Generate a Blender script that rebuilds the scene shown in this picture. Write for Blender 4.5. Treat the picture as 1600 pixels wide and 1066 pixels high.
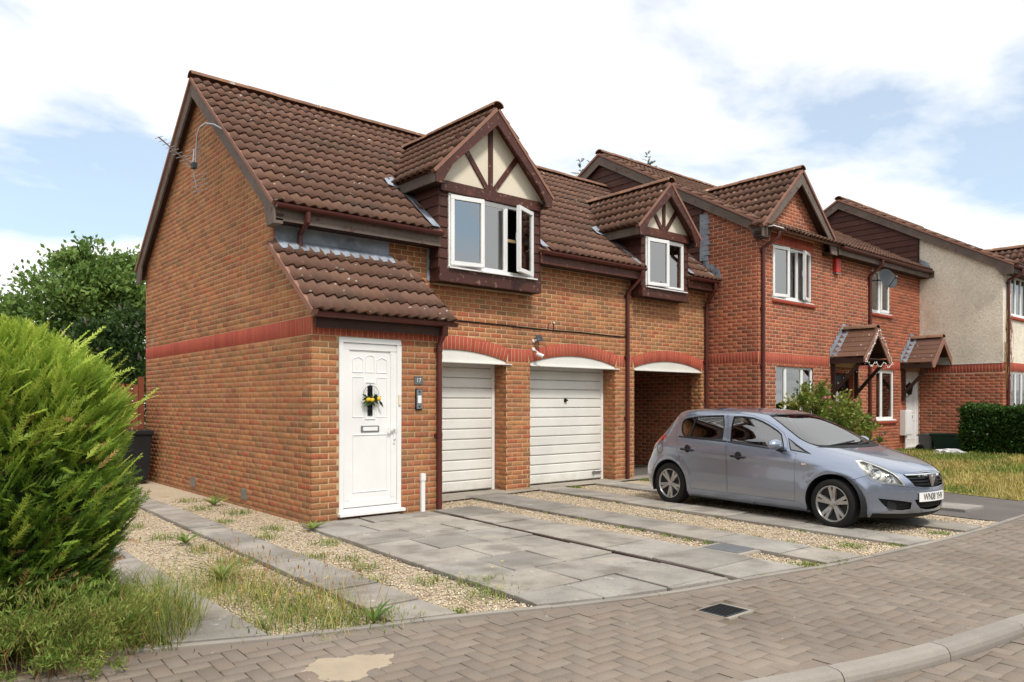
import bpy, bmesh, math, random
import numpy as np
from mathutils import Matrix, Vector
from mathutils.geometry import delaunay_2d_cdt
random.seed(17); RNG = np.random.default_rng(17)
R = math.radians
SC = bpy.context.scene
COL = SC.collection
for o in list(bpy.data.objects): bpy.data.objects.remove(o)

# ------------------------------------------------------------------ camera
EYE = 1.45
YAW = math.atan2(2184 - 800, 1179.0)          # X axis is this far right of the view axis
cam_d = bpy.data.cameras.new('camera'); cam = bpy.data.objects.new('camera', cam_d); COL.objects.link(cam)
cam.location = (0, 0, EYE); cam.rotation_euler = (R(90), 0, YAW - R(90))
cam_d.sensor_width = 36; cam_d.lens = 36 * 1179 / 1600; cam_d.shift_y = (630 - 533) / 1600.0
cam_d.clip_start = .05; cam_d.clip_end = 2000
SC.camera = cam
SC.render.resolution_x = 1024; SC.render.resolution_y = 682

# ------------------------------------------------------------------ sky, sun, exposure
SUN_AZ, SUN_EL = R(259), R(54)                 # azimuth measured as atan2(y,x) of the direction TO the sun
w = bpy.data.worlds.new('World'); SC.world = w; w.use_nodes = True
nt = w.node_tree; nt.nodes.clear()
def N(t, kind, **kw):
    n = t.nodes.new(kind)
    for k, v in kw.items():
        if hasattr(n, k): setattr(n, k, v)
        else: n.inputs[k].default_value = v
    return n
sky = N(nt, 'ShaderNodeTexSky', sky_type='NISHITA', sun_disc=False, sun_elevation=SUN_EL, air_density=1.0, dust_density=2.0, ozone_density=1.5)
sky.sun_rotation = R(90) - SUN_AZ
bg1 = N(nt, 'ShaderNodeBackground', Strength=.15)
tint = N(nt, 'ShaderNodeMix', data_type='RGBA', blend_type='MULTIPLY'); tint.inputs[0].default_value = 1.0; tint.inputs[7].default_value = (.80, 1.0, 1.02, 1)
nt.links.new(sky.outputs[0], tint.inputs[6]); nt.links.new(tint.outputs[2], bg1.inputs[0])
tc = N(nt, 'ShaderNodeTexCoord')
sep = N(nt, 'ShaderNodeSeparateXYZ'); nt.links.new(tc.outputs['Generated'], sep.inputs[0])
mx = N(nt, 'ShaderNodeMath', operation='MAXIMUM'); nt.links.new(sep.outputs[2], mx.inputs[0]); mx.inputs[1].default_value = .0
ad = N(nt, 'ShaderNodeMath', operation='ADD'); nt.links.new(mx.outputs[0], ad.inputs[0]); ad.inputs[1].default_value = .16
dv = N(nt, 'ShaderNodeVectorMath', operation='DIVIDE'); cmb = N(nt, 'ShaderNodeCombineXYZ')
for i in range(3): nt.links.new(ad.outputs[0], cmb.inputs[i])
nt.links.new(tc.outputs['Generated'], dv.inputs[0]); nt.links.new(cmb.outputs[0], dv.inputs[1])
cn = N(nt, 'ShaderNodeTexNoise', Scale=.9, Detail=7.0, Roughness=.55, Distortion=.3)
off = N(nt, 'ShaderNodeVectorMath', operation='ADD'); off.inputs[1].default_value = (11.2, 2.1, 0)
nt.links.new(dv.outputs[0], off.inputs[0]); nt.links.new(off.outputs[0], cn.inputs['Vector'])
cr = N(nt, 'ShaderNodeValToRGB'); cr.color_ramp.elements[0].position = .37; cr.color_ramp.elements[1].position = .485; cr.color_ramp.elements[0].color = (.36, .36, .36, 1)
nt.links.new(cn.outputs['Fac'], cr.inputs[0])
cn2 = N(nt, 'ShaderNodeTexNoise', Scale=1.6, Detail=6.0, Roughness=.6)
nt.links.new(off.outputs[0], cn2.inputs['Vector'])
cc = N(nt, 'ShaderNodeValToRGB'); cc.color_ramp.elements[0].position = .3; cc.color_ramp.elements[1].position = .62
cc.color_ramp.elements[0].color = (.95, .96, .975, 1); cc.color_ramp.elements[1].color = (1, 1, 1, 1)
nt.links.new(cn2.outputs['Fac'], cc.inputs[0])
bg2 = N(nt, 'ShaderNodeBackground', Strength=.90); nt.links.new(cc.outputs[0], bg2.inputs[0])
mxs = N(nt, 'ShaderNodeMixShader'); nt.links.new(cr.outputs[0], mxs.inputs[0])
nt.links.new(bg1.outputs[0], mxs.inputs[1]); nt.links.new(bg2.outputs[0], mxs.inputs[2])
wo = N(nt, 'ShaderNodeOutputWorld'); nt.links.new(mxs.outputs[0], wo.inputs[0])

sd = bpy.data.lights.new('sun', 'SUN'); sd.energy = 2.3; sd.angle = R(10); sd.color = (1, .95, .88)
so = bpy.data.objects.new('sun', sd); COL.objects.link(so); so.location = (6, -25, 30)
to = Vector((math.cos(SUN_EL) * math.cos(SUN_AZ), math.cos(SUN_EL) * math.sin(SUN_AZ), math.sin(SUN_EL)))
so.rotation_euler = (-to).to_track_quat('-Z', 'Y').to_euler()
SC.view_settings.view_transform = 'Standard'; SC.view_settings.look = 'None'
SC.view_settings.exposure = 0.40; SC.view_settings.gamma = 1.0

# ------------------------------------------------------------------ materials
def srgb(r, g, b, k=1.0):
    f = lambda v: (v / 255 / 12.92 if v / 255 <= .04045 else ((v / 255 + .055) / 1.055) ** 2.4) * k
    return (f(r), f(g), f(b), 1)
MATS = {}
def newmat(name):
    m = bpy.data.materials.new(name); m.use_nodes = True; m.node_tree.nodes.clear(); MATS[name] = m
    return m, m.node_tree
def L(t, a, b): t.links.new(a, b)
def wpos(t, stretch=(1, 1, 1)):
    g = N(t, 'ShaderNodeNewGeometry'); mp = N(t, 'ShaderNodeMapping'); mp.inputs['Scale'].default_value = stretch
    L(t, g.outputs['Position'], mp.inputs['Vector']); return mp.outputs[0]
def rndval(t):
    at = N(t, 'ShaderNodeAttribute'); at.attribute_name = 'rnd'
    oi = N(t, 'ShaderNodeObjectInfo'); a = N(t, 'ShaderNodeMath', operation='ADD'); fr = N(t, 'ShaderNodeMath', operation='FRACT')
    L(t, at.outputs['Fac'], a.inputs[0]); L(t, oi.outputs['Random'], a.inputs[1]); L(t, a.outputs[0], fr.inputs[0])
    return fr.outputs[0]
def ramp(t, fac, cols, interp='LINEAR'):
    r = N(t, 'ShaderNodeValToRGB'); e = r.color_ramp.elements; r.color_ramp.interpolation = interp
    n = len(cols)
    for i, c in enumerate(cols):
        p, col = (c if len(c) == 2 else (i / max(1, n - 1), c))
        if i < 2: e[i].position = p; e[i].color = col
        else: x = e.new(p); x.color = col
    L(t, fac, r.inputs[0]); return r.outputs[0]
def mixc(t, fac, a, b, blend='MIX'):
    m = N(t, 'ShaderNodeMix', data_type='RGBA', blend_type=blend)
    if isinstance(fac, (int, float)): m.inputs[0].default_value = fac
    else: L(t, fac, m.inputs[0])
    for s, v in ((6, a), (7, b)):
        if isinstance(v, tuple): m.inputs[s].default_value = v
        else: L(t, v, m.inputs[s])
    return m.outputs[2]
def noise(t, vec, scale, detail=4, rough=.6):
    n = N(t, 'ShaderNodeTexNoise', Scale=scale, Detail=detail, Roughness=rough); L(t, vec, n.inputs['Vector']); return n.outputs['Fac']
def pm(name, cols, rough=.85, grain=(90, .25), weather=(1.2, .25), spots=(), bump=(120, .3, .004), spec=.25, metal=0.0, stretch=(1, 1, 1), piece=True, coat=0.0, splash=None):
    """procedural material: piece colours x broad weathering x grain, plus growths/stains with their own shape"""
    m, t = newmat(name); v = wpos(t, stretch)
    if len(cols) > 1: c = ramp(t, rndval(t) if piece else noise(t, v, 3.0), cols)
    else: c = cols[0]
    if weather:
        f = ramp(t, noise(t, v, weather[0], 5), [(.3, (1 - weather[1],) * 3 + (1,)), (.7, (1 + weather[1] * .5,) * 3 + (1,))]); c = mixc(t, 1.0, c, f, 'MULTIPLY')
    if grain:
        f = ramp(t, noise(t, v, grain[0], 3, .7), [(.25, (1 - grain[1],) * 3 + (1,)), (.75, (1 + grain[1],) * 3 + (1,))]); c = mixc(t, 1.0, c, f, 'MULTIPLY')
    for (sc, th, wd, col, amt) in spots:
        f = ramp(t, noise(t, v, sc, 3, .55), [(th, (0, 0, 0, 1)), (th + wd, (amt, amt, amt, 1))]); c = mixc(t, f, c, col)
    if splash:                                       # rain-splashed dirt low on the wall, ragged upper edge
        g = N(t, 'ShaderNodeNewGeometry'); sp_ = N(t, 'ShaderNodeSeparateXYZ'); L(t, g.outputs['Position'], sp_.inputs[0]); nz = noise(t, v, 5, 4)
        k1 = N(t, 'ShaderNodeMath', operation='MULTIPLY_ADD'); L(t, nz, k1.inputs[0]); k1.inputs[1].default_value = splash[0] * 1.6; k1.inputs[2].default_value = -splash[0] * .3
        k2 = N(t, 'ShaderNodeMath', operation='SUBTRACT'); L(t, k1.outputs[0], k2.inputs[0]); L(t, sp_.outputs[2], k2.inputs[1])
        f = ramp(t, k2.outputs[0], [(0, (0, 0, 0, 1)), (min(.95, splash[0]), (splash[2],) * 3 + (1,))]); c = mixc(t, f, c, splash[1])
    b = N(t, 'ShaderNodeBsdfPrincipled'); L(t, c, b.inputs['Base Color']) if not isinstance(c, tuple) else setattr(b.inputs['Base Color'], 'default_value', c)
    b.inputs['Roughness'].default_value = rough; b.inputs['Specular IOR Level'].default_value = spec; b.inputs['Metallic'].default_value = metal
    b.inputs['Coat Weight'].default_value = coat
    if bump:
        bp = N(t, 'ShaderNodeBump', Strength=bump[1], Distance=bump[2]); L(t, noise(t, v, bump[0], 4, .65), bp.inputs['Height']); L(t, bp.outputs[0], b.inputs['Normal'])
    o = N(t, 'ShaderNodeOutputMaterial'); L(t, b.outputs[0], o.inputs[0]); return m
def glassmat(name, tint, refl=1.0, trans=.9):
    m, t = newmat(name)
    tr = N(t, 'ShaderNodeBsdfTransparent'); tr.inputs[0].default_value = tint
    gl = N(t, 'ShaderNodeBsdfGlossy', Roughness=.01); gl.inputs[0].default_value = (1, 1, 1, 1)
    lw = N(t, 'ShaderNodeFresnel', IOR=1.52 + refl)
    mx = N(t, 'ShaderNodeMixShader'); L(t, lw.outputs[0], mx.inputs[0]); L(t, tr.outputs[0], mx.inputs[1]); L(t, gl.outputs[0], mx.inputs[2])
    o = N(t, 'ShaderNodeOutputMaterial'); L(t, mx.outputs[0], o.inputs[0]); return m
def leafmat(name, cols, rough=.55, trans=.35, spec=.3):
    m, t = newmat(name); at = N(t, 'ShaderNodeAttribute'); at.attribute_name = 'rnd'; c = ramp(t, at.outputs['Fac'], cols)
    c = mixc(t, 1.0, c, ramp(t, noise(t, wpos(t), 2.5, 2), [(.3, (.75, .75, .75, 1)), (.7, (1.15, 1.15, 1.15, 1))]), 'MULTIPLY')
    b = N(t, 'ShaderNodeBsdfPrincipled', Roughness=rough); L(t, c, b.inputs['Base Color']); b.inputs['Specular IOR Level'].default_value = spec
    tl = N(t, 'ShaderNodeBsdfTranslucent'); L(t, c, tl.inputs[0]); mx = N(t, 'ShaderNodeMixShader'); mx.inputs[0].default_value = trans
    L(t, b.outputs[0], mx.inputs[1]); L(t, tl.outputs[0], mx.inputs[2])
    o = N(t, 'ShaderNodeOutputMaterial'); L(t, mx.outputs[0], o.inputs[0]); return m

C_ = srgb
MOT = [(13, .56, .14, C_(112, 84, 60), .55), (19, .60, .10, C_(198, 128, 92), .5)]
pm('brick_buff', [C_(171, 110, 74), C_(179, 122, 80), C_(160, 103, 72), C_(181, 127, 84), C_(172, 96, 68), C_(140, 101, 72), C_(155, 114, 76), C_(178, 115, 76), C_(162, 106, 80), C_(172, 124, 84), C_(146, 92, 68)], weather=(.7, .2), grain=(60, .26), bump=(60, .6, .006), splash=(.45, C_(112, 92, 72), .55), spots=MOT + [(1.1, .70, .1, C_(207, 195, 180), .3)])
pm('brick_red', [C_(169, 93, 69), C_(179, 103, 74), C_(155, 85, 65), C_(133, 85, 67), C_(181, 106, 76), C_(165, 89, 70), C_(147, 93, 69)], weather=(.7, .2), grain=(60, .24), bump=(60, .5, .006), splash=(.45, C_(112, 88, 72), .5), spots=MOT + [(1.3, .70, .1, C_(217, 201, 191), .3)])
pm('brick_band', [C_(170, 82, 66), C_(178, 90, 70), C_(162, 76, 62)], weather=(1.0, .12), grain=(60, .18), bump=(90, .25, .003))
pm('mortar', [C_(200, 172, 134)], splash=(.5, C_(140, 122, 98), .6), weather=(.8, .3), grain=(120, .2), bump=(150, .5, .003), piece=False)
pm('mortar_pale', [C_(208, 176, 146)], weather=(1.5, .2), grain=(120, .2), bump=(150, .5, .003), piece=False)
pm('roof_tile', [C_(112, 83, 69), C_(118, 87, 72), C_(107, 80, 68), C_(114, 84, 69), C_(121, 90, 74), C_(110, 83, 72)], rough=.8, weather=(.8, .2), grain=(140, .22), bump=(160, .4, .003),
   spots=[(11, .68, .02, C_(190, 184, 172), .85), (1.3, .58, .14, C_(92, 80, 68), .55), (5, .70, .05, C_(140, 108, 70), .5)])
pm('ridge_tile', [C_(128, 96, 78), C_(140, 104, 84), C_(120, 92, 78)], rough=.85, weather=(1.2, .25), grain=(120, .25),
   spots=[(4.5, .60, .05, C_(170, 120, 62), .7), (9, .64, .03, C_(182, 176, 164), .8)])
pm('verge', [C_(152, 112, 96), C_(142, 104, 90)], rough=.85, weather=(2, .2), grain=(100, .2), spots=[(7, .66, .04, C_(150, 120, 80), .6)])
pm('timber_brown', [C_(78, 42, 32), C_(88, 48, 36), C_(70, 38, 30)], rough=.55, weather=(2.5, .25), grain=(60, .2), stretch=(1, 1, 1), spec=.4,
   spots=[(14, .61, .04, C_(146, 112, 94), .7), (5, .64, .06, C_(56, 36, 30), .6), (2.2, .60, .12, C_(120, 74, 54), .5)])
pm('timber_old', [C_(120, 108, 100), C_(108, 96, 88)], rough=.85, weather=(3, .3), grain=(50, .25), spots=[(6, .60, .08, C_(86, 62, 52), .8)])
pm('timber_dark', [C_(66, 48, 42)], rough=.8, weather=(2, .25), grain=(60, .25), piece=False)
pm('board_brown', [C_(84, 52, 44), C_(76, 46, 40), C_(92, 58, 48), C_(70, 44, 38)], rough=.65, weather=(2, .2), grain=(70, .22), spots=[(16, .68, .03, C_(140, 110, 94), .5)])
pm('gutter', [C_(92, 46, 40), C_(86, 44, 38)], rough=.4, weather=(2, .15), grain=(60, .08), bump=None, spec=.4)
pm('lead', [C_(150, 158, 168)], rough=.6, weather=(4, .35), grain=(40, .15), piece=False, bump=(20, .4, .01), spec=.4, spots=[(3, .55, .1, C_(104, 112, 122), .7)])
pm('cream_render', [C_(226, 216, 194)], rough=.9, weather=(2, .10), grain=(60, .06), piece=False, bump=(60, .25, .004), spots=[(3, .62, .1, C_(196, 176, 140), .35)])
pm('upvc', [C_(236, 236, 234)], rough=.35, weather=(2, .06), grain=None, piece=False, bump=None, spec=.4, spots=[(1.7, .66, .2, C_(212, 206, 194), .35)])
pm('garage_white', [C_(226, 225, 218), C_(220, 219, 211)], rough=.5, weather=(1.0, .12), grain=(30, .03), bump=None, spec=.35, splash=(.35, C_(168, 158, 140), .55), spots=[(2.5, .70, .12, C_(196, 190, 178), .35)])
pm('grey_metal', [C_(150, 152, 154)], rough=.4, weather=(3, .15), grain=None, metal=.6, piece=False, bump=None)
pm('steel', [C_(178, 180, 184)], rough=.35, weather=(6, .15), grain=None, metal=.9, piece=False, bump=None)
pm('dark_metal', [C_(56, 60, 64)], rough=.55, weather=(6, .2), grain=(60, .2), piece=False)
pm('black', [C_(22, 22, 23)], rough=.5, weather=None, grain=None, piece=False, bump=None)
pm('dark_room', [C_(44, 40, 38)], rough=.9, weather=None, grain=None, piece=False, bump=None)
pm('curtain', [C_(222, 218, 210)], rough=.9, weather=(3, .1), grain=None, piece=False, bump=None)
pm('pebbledash', [C_(236, 226, 208)], rough=.95, weather=(.9, .18), grain=(34, .30), piece=False, bump=(45, .9, .012), spots=[(1.2, .60, .12, C_(186, 168, 142), .55), (26, .62, .06, C_(168, 150, 126), .5)])
pm('slab', [C_(162, 156, 147), C_(150, 145, 138), C_(168, 161, 150), C_(140, 135, 128), C_(160, 152, 141), C_(148, 142, 135)], rough=.9, weather=(1.7, .30), grain=(90, .20), bump=(160, .35, .003),
   spots=[(6, .68, .05, C_(206, 200, 190), .5), (2.4, .52, .14, C_(116, 109, 100), .65), (38, .64, .05, C_(92, 86, 78), .6), (1.1, .62, .1, C_(186, 174, 152), .4)])
pm('concrete', [C_(158, 150, 138)], rough=.92, weather=(1.6, .3), grain=(120, .18), piece=False, spots=[(3, .6, .1, C_(118, 112, 104), .6)])
pm('paver', [C_(135, 123, 111), C_(129, 118, 107), C_(139, 127, 115), C_(125, 115, 105), C_(134, 120, 107), C_(131, 120, 109)], rough=.92, weather=(.6, .24), grain=(190, .22), bump=(220, .4, .002),
   spots=[(16, .745, .015, C_(214, 208, 198), .75), (1.6, .60, .15, C_(120, 108, 98), .45), (4.5, .68, .06, C_(112, 112, 84), .35)])
pm('joint_sand', [C_(108, 97, 84)], rough=.95, weather=(2, .3), grain=(150, .3), piece=False, spots=[(3, .62, .1, C_(96, 104, 62), .5)])
pm('kerbstone', [C_(150, 143, 134), C_(142, 135, 127)], rough=.9, weather=(2, .2), grain=(160, .15))
pm('tarmac', [C_(104, 98, 94)], rough=.92, weather=(1.2, .18), grain=(220, .3), piece=False, bump=(240, .5, .003))
pm('gravel', [C_(186, 170, 146)], rough=.95, weather=(1.1, .22), grain=(95, .42), piece=False, bump=(70, .9, .014), spots=[(2.2, .60, .12, C_(140, 118, 88), .6)])
pm('pebble', [C_(212, 198, 174), C_(190, 166, 132), C_(168, 152, 132), C_(224, 212, 192), C_(200, 180, 148), C_(146, 128, 108), C_(178, 170, 160)], rough=.9, weather=None, grain=(150, .15), bump=None)
pm('soil', [C_(120, 104, 82)], rough=.98, weather=(1.0, .3), grain=(60, .3), piece=False)
pm('bedding', [C_(76, 68, 58)], rough=.98, weather=(2, .3), grain=(120, .3), piece=False)
pm('sand', [C_(172, 157, 136)], rough=.98, weather=(5, .12), grain=(260, .14), piece=False, bump=(200, .5, .004))
pm('lawn_soil', [C_(150, 138, 84)], rough=.98, weather=(.9, .3), grain=(70, .35), piece=False, spots=[(1.2, .52, .14, C_(112, 122, 58), .7)])
pm('bin_black', [C_(36, 38, 40)], rough=.5, weather=(4, .15), grain=None, piece=False, bump=None)
pm('bin_green', [C_(30, 58, 52)], rough=.5, weather=(4, .15), grain=None, piece=False, bump=None)
pm('bin_grey', [C_(104, 110, 114)], rough=.55, weather=(4, .15), grain=None, piece=False, bump=None)
pm('fence_board', [C_(134, 78, 54), C_(120, 68, 48), C_(146, 90, 64), C_(110, 64, 48)], rough=.85, weather=(4, .25), grain=(60, .2))
pm('bark', [C_(86, 74, 62)], rough=.95, weather=(6, .3), grain=(40, .3), piece=False)
pm('alarm_red', [C_(190, 52, 40)], rough=.4, weather=None, grain=None, piece=False, bump=None)
pm('lemon', [C_(236, 196, 50), C_(226, 180, 40)], rough=.5, weather=None, grain=None, bump=None)
pm('plastic_bag', [C_(214, 214, 216)], rough=.4, weather=(8, .1), grain=None, piece=False, bump=None)
glassmat('glass', (.80, .86, .86, 1), 1.9)
glassmat('door_glass', (.25, .26, .27, 1), .1)
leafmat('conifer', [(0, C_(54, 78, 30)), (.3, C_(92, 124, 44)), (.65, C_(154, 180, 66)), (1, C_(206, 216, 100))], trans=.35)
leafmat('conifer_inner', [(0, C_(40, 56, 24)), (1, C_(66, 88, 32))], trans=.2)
leafmat('tree_leaf', [(0, C_(84, 112, 54)), (.5, C_(108, 138, 66)), (1, C_(144, 166, 92))])
leafmat('tree_leaf_dark', [(0, C_(40, 62, 30)), (.6, C_(62, 88, 40)), (1, C_(84, 108, 52))])
leafmat('pine', [(0, C_(46, 74, 46)), (1, C_(76, 104, 60))])
leafmat('hedge_leaf', [(0, C_(40, 66, 24)), (.6, C_(60, 92, 34)), (1, C_(92, 122, 48))])
leafmat('rose_leaf', [(0, C_(84, 110, 44)), (.5, C_(120, 136, 60)), (.85, C_(156, 156, 80)), (1, C_(170, 140, 80))])
leafmat('grass_green', [(0, C_(84, 110, 42)), (.5, C_(116, 138, 58)), (1, C_(160, 168, 86))])
leafmat('grass_dry', [(0, C_(170, 152, 86)), (.45, C_(196, 176, 108)), (.75, C_(150, 150, 74)), (1, C_(210, 190, 130))], trans=.25)
leafmat('weed', [(0, C_(84, 112, 46)), (.5, C_(116, 142, 62)), (.8, C_(152, 164, 84)), (1, C_(186, 170, 104))])
leafmat('seed_brown', [(0, C_(150, 110, 70)), (1, C_(190, 150, 100))], trans=.2)
leafmat('petal_yellow', [(0, C_(232, 208, 40)), (1, C_(244, 224, 80))])
leafmat('petal_pink', [(0, C_(206, 120, 140)), (1, C_(226, 170, 178))])
leafmat('buddleia', [(0, C_(120, 100, 112)), (1, C_(150, 128, 130))])
leafmat('wreath_leaf', [(0, C_(40, 62, 34)), (1, C_(60, 84, 40))])
# ------------------------------------------------------------------ helpers
WM = {}                                         # world matrix of every parent we make
def tag(o, label=None, cat=None, group=None, kind=None):
    if label: o['label'] = label
    if cat: o['category'] = cat
    if group: o['group'] = group
    if kind: o['kind'] = kind
    return o
def attach(o, parent, local=False):
    if parent is None: WM[o.name] = o.matrix_basis.copy(); return o
    o.parent = parent
    if not local: o.matrix_parent_inverse = WM[parent.name].inverted()
    WM[o.name] = (WM[parent.name] @ o.matrix_basis) if local else o.matrix_basis.copy()
    return o
def link(name, me, mat=None, parent=None, local=False):
    o = bpy.data.objects.new(name, me); COL.objects.link(o)
    if mat is not None and me is not None and not me.materials: me.materials.append(MATS[mat] if isinstance(mat, str) else mat)
    return attach(o, parent, local)
def thing(name, label, cat, loc, group=None, rz=0.0):
    o = bpy.data.objects.new(name, None); COL.objects.link(o); o.location = loc; o.rotation_euler = (0, 0, rz); o.empty_display_size = .2
    WM[o.name] = Matrix.Translation(loc) @ Matrix.Rotation(rz, 4, 'Z')
    return tag(o, label, cat, group)
def npmesh(name, V, F, rnd=None, smooth=False):
    """V (n,3); F (m,k)"""
    me = bpy.data.meshes.new(name); V = np.asarray(V, np.float32); F = np.asarray(F, np.int32); m, k = F.shape
    me.vertices.add(len(V)); me.vertices.foreach_set('co', V.ravel())
    me.loops.add(m * k); me.loops.foreach_set('vertex_index', F.ravel())
    me.polygons.add(m); me.polygons.foreach_set('loop_start', np.arange(0, m * k, k, dtype=np.int32))
    try: me.polygons.foreach_set('loop_total', np.full(m, k, np.int32))
    except Exception: pass
    if smooth: me.polygons.foreach_set('use_smooth', np.ones(m, bool))
    me.update(calc_edges=True)
    if rnd is not None:
        a = me.attributes.new('rnd', 'FLOAT', 'FACE'); a.data.foreach_set('value', np.asarray(rnd, np.float32))
    return me
class MB:
    def __init__(s): s.v = []; s.f = []; s.r = []
    def add(s, V, F, rnd=None):
        b = len(s.v); s.v += [tuple(map(float, p)) for p in V]; s.f += [tuple(b + i for i in f) for f in F]
        s.r += [random.random() if rnd is None else rnd] * len(F); return s
    def box(s, x0, x1, y0, y1, z0, z1):
        V = [(x, y, z) for z in (z0, z1) for y in (y0, y1) for x in (x0, x1)]
        return s.add(V, [(0, 2, 3, 1), (4, 5, 7, 6), (0, 1, 5, 4), (2, 6, 7, 3), (0, 4, 6, 2), (1, 3, 7, 5)])
    def prism(s, poly, axis, a0, a1):
        """poly 2D in the other two axes (order x,y,z without axis), extruded a0..a1 along axis"""
        def P(p, a): q = list(p); q.insert(axis, a); return q
        n = len(poly); V = [P(p, a0) for p in poly] + [P(p, a1) for p in poly]
        F = [tuple(range(n))[::-1], tuple(range(n, 2 * n))] + [(i, (i + 1) % n, n + (i + 1) % n, n + i) for i in range(n)]
        return s.add(V, F)
    def slab(s, a, b, c, d, n, t):
        """quad a b c d thickened by t along n"""
        A = [Vector(p) for p in (a, b, c, d)]; n = Vector(n).normalized() * t
        return s.add(A + [p + n for p in A], [(0, 3, 2, 1), (4, 5, 6, 7), (0, 1, 5, 4), (1, 2, 6, 5), (2, 3, 7, 6), (3, 0, 4, 7)])
    def tube(s, pts, r, k=8, cap=True, r1=None):
        pts = [Vector(p) for p in pts]; n = len(pts); base = len(s.v); prev = None; V = []
        for i, p in enumerate(pts):
            d = (pts[min(i + 1, n - 1)] - pts[max(i - 1, 0)]).normalized()
            if prev is None: a = d.orthogonal().normalized()
            else: a = (prev - d * prev.dot(d)).normalized()
            prev = a; b = d.cross(a); rr = r if r1 is None else r + (r1 - r) * i / max(1, n - 1)
            V += [p + (a * math.cos(2 * math.pi * j / k) + b * math.sin(2 * math.pi * j / k)) * rr for j in range(k)]
        F = [(i * k + j, i * k + (j + 1) % k, (i + 1) * k + (j + 1) % k, (i + 1) * k + j) for i in range(n - 1) for j in range(k)]
        if cap: F += [tuple(range(k))[::-1], tuple(range((n - 1) * k, n * k))]
        return s.add(V, F)
    def lathe(s, prof, c, axis=(0, 0, 1), k=16):
        ax = Vector(axis).normalized(); a = ax.orthogonal().normalized(); b = ax.cross(a); c = Vector(c); V = []
        for (r, h) in prof: V += [c + ax * h + (a * math.cos(2 * math.pi * j / k) + b * math.sin(2 * math.pi * j / k)) * r for j in range(k)]
        F = [(i * k + j, i * k + (j + 1) % k, (i + 1) * k + (j + 1) % k, (i + 1) * k + j) for i in range(len(prof) - 1) for j in range(k)]
        return s.add(V, F)
    def build(s, name, mat, parent=None, local=False, bevel=0, smooth=False):
        me = bpy.data.meshes.new(name); me.from_pydata(s.v, [], s.f)
        if bevel:
            bm = bmesh.new(); bm.from_mesh(me); bmesh.ops.remove_doubles(bm, verts=bm.verts, dist=1e-5)
            bmesh.ops.bevel(bm, geom=[e for e in bm.edges if len(e.link_faces) == 2 and e.calc_face_angle(0) > .4], offset=bevel, segments=2, affect='EDGES', clamp_overlap=True)
            bm.to_mesh(me); bm.free()
        else:
            a = me.attributes.new('rnd', 'FLOAT', 'FACE'); a.data.foreach_set('value', np.array(s.r, np.float32))
        if smooth:
            me.polygons.foreach_set('use_smooth', np.ones(len(me.polygons), bool)); me.set_sharp_from_angle(angle=R(40))
        return link(name, me, mat, parent, local)
def BOX(name, mat, parent, x0, x1, y0, y1, z0, z1, bevel=0, local=False): return MB().box(x0, x1, y0, y1, z0, z1).build(name, mat, parent, bevel=bevel, local=local)

FWD = np.array([math.cos(YAW), math.sin(YAW)]); RGT = np.array([math.sin(YAW), -math.cos(YAW)])
def proj(p):
    d = p[0] * FWD[0] + p[1] * FWD[1]
    if d < .3: return None
    return 800 + 1179 * (p[0] * RGT[0] + p[1] * RGT[1]) / d, 630 - 1179 * (p[2] - EYE) / d, d
OCC = [(0, 205, 515, 1066, 6.5), (1020, 1450, 660, 815, 9.5), (0, 225, 380, 500, 30)]
def seen(p, n):
    q = proj(p)
    if q is None: return None
    u, v, d = q
    if not (-5 < u < 1605 and -5 < v < 1071): return None
    if n is not None and (p[0] * n[0] + p[1] * n[1] + (p[2] - EYE) * n[2]) > -.02: return None
    for (a, b, c, e, dd) in OCC:
        if a < u < b and c < v < e and d > dd: return None
    return d
class Pieces:
    """alike pieces: the nearest `limit` in view become objects of their own, the others one joined part"""
    def __init__(s): s.it = []; s.T = {}
    def tmpl(s, key, V, F): s.T.setdefault(key, (np.array(V, float), np.array(F, int)))
    def add(s, key, M, nrm=None, parent=None): s.it.append((key, np.array(M, float), nrm, parent))
    def finish(s, name, mat, parent, limit=300, joined_name=None, maxd=1e9):
        rank = []
        for i, (k, M, n, p) in enumerate(s.it):
            V = s.T[k][0]; c = M[:3, :3] @ V.mean(0) + M[:3, 3]
            d = seen(c, n)
            if d is not None and d < maxd: rank.append((d, i))
        rank.sort(); single = set(i for d, i in rank[:limit]); cache = {}
        groups = {}
        for i, (k, M, n, p) in enumerate(s.it):
            par = p or parent
            if i in single:
                if k not in cache:
                    V, F = s.T[k]; cache[k] = npmesh(name, V, F); cache[k].materials.append(MATS[mat])
                o = bpy.data.objects.new(name, cache[k]); COL.objects.link(o); o.matrix_basis = Matrix(M.tolist()); attach(o, par)
            else: groups.setdefault(par.name, (par, {}))[1].setdefault(k, []).append(M)
        for pn, (par, d) in groups.items():
            VV = []; FF = []; RR = []; b = 0
            for k, Ms in d.items():
                V, F = s.T[k]; Ms = np.array(Ms); W = np.einsum('nij,vj->nvi', Ms[:, :3, :3], V) + Ms[:, None, :3, 3]
                n, nv = W.shape[:2]; VV.append(W.reshape(-1, 3)); FF.append((F[None] + (b + np.arange(n) * nv)[:, None, None]).reshape(-1, F.shape[1])); b += n * nv
                RR.append(np.repeat(RNG.random(n), len(F)))
            o = link(joined_name or name, npmesh(name, np.concatenate(VV), np.concatenate(FF), np.concatenate(RR)), mat, par); tag(o, kind='stuff')
def frame_M(o, ux, uy, uz):
    M = np.eye(4); M[:3, 0] = ux; M[:3, 1] = uy; M[:3, 2] = uz; M[:3, 3] = o; return M
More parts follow.
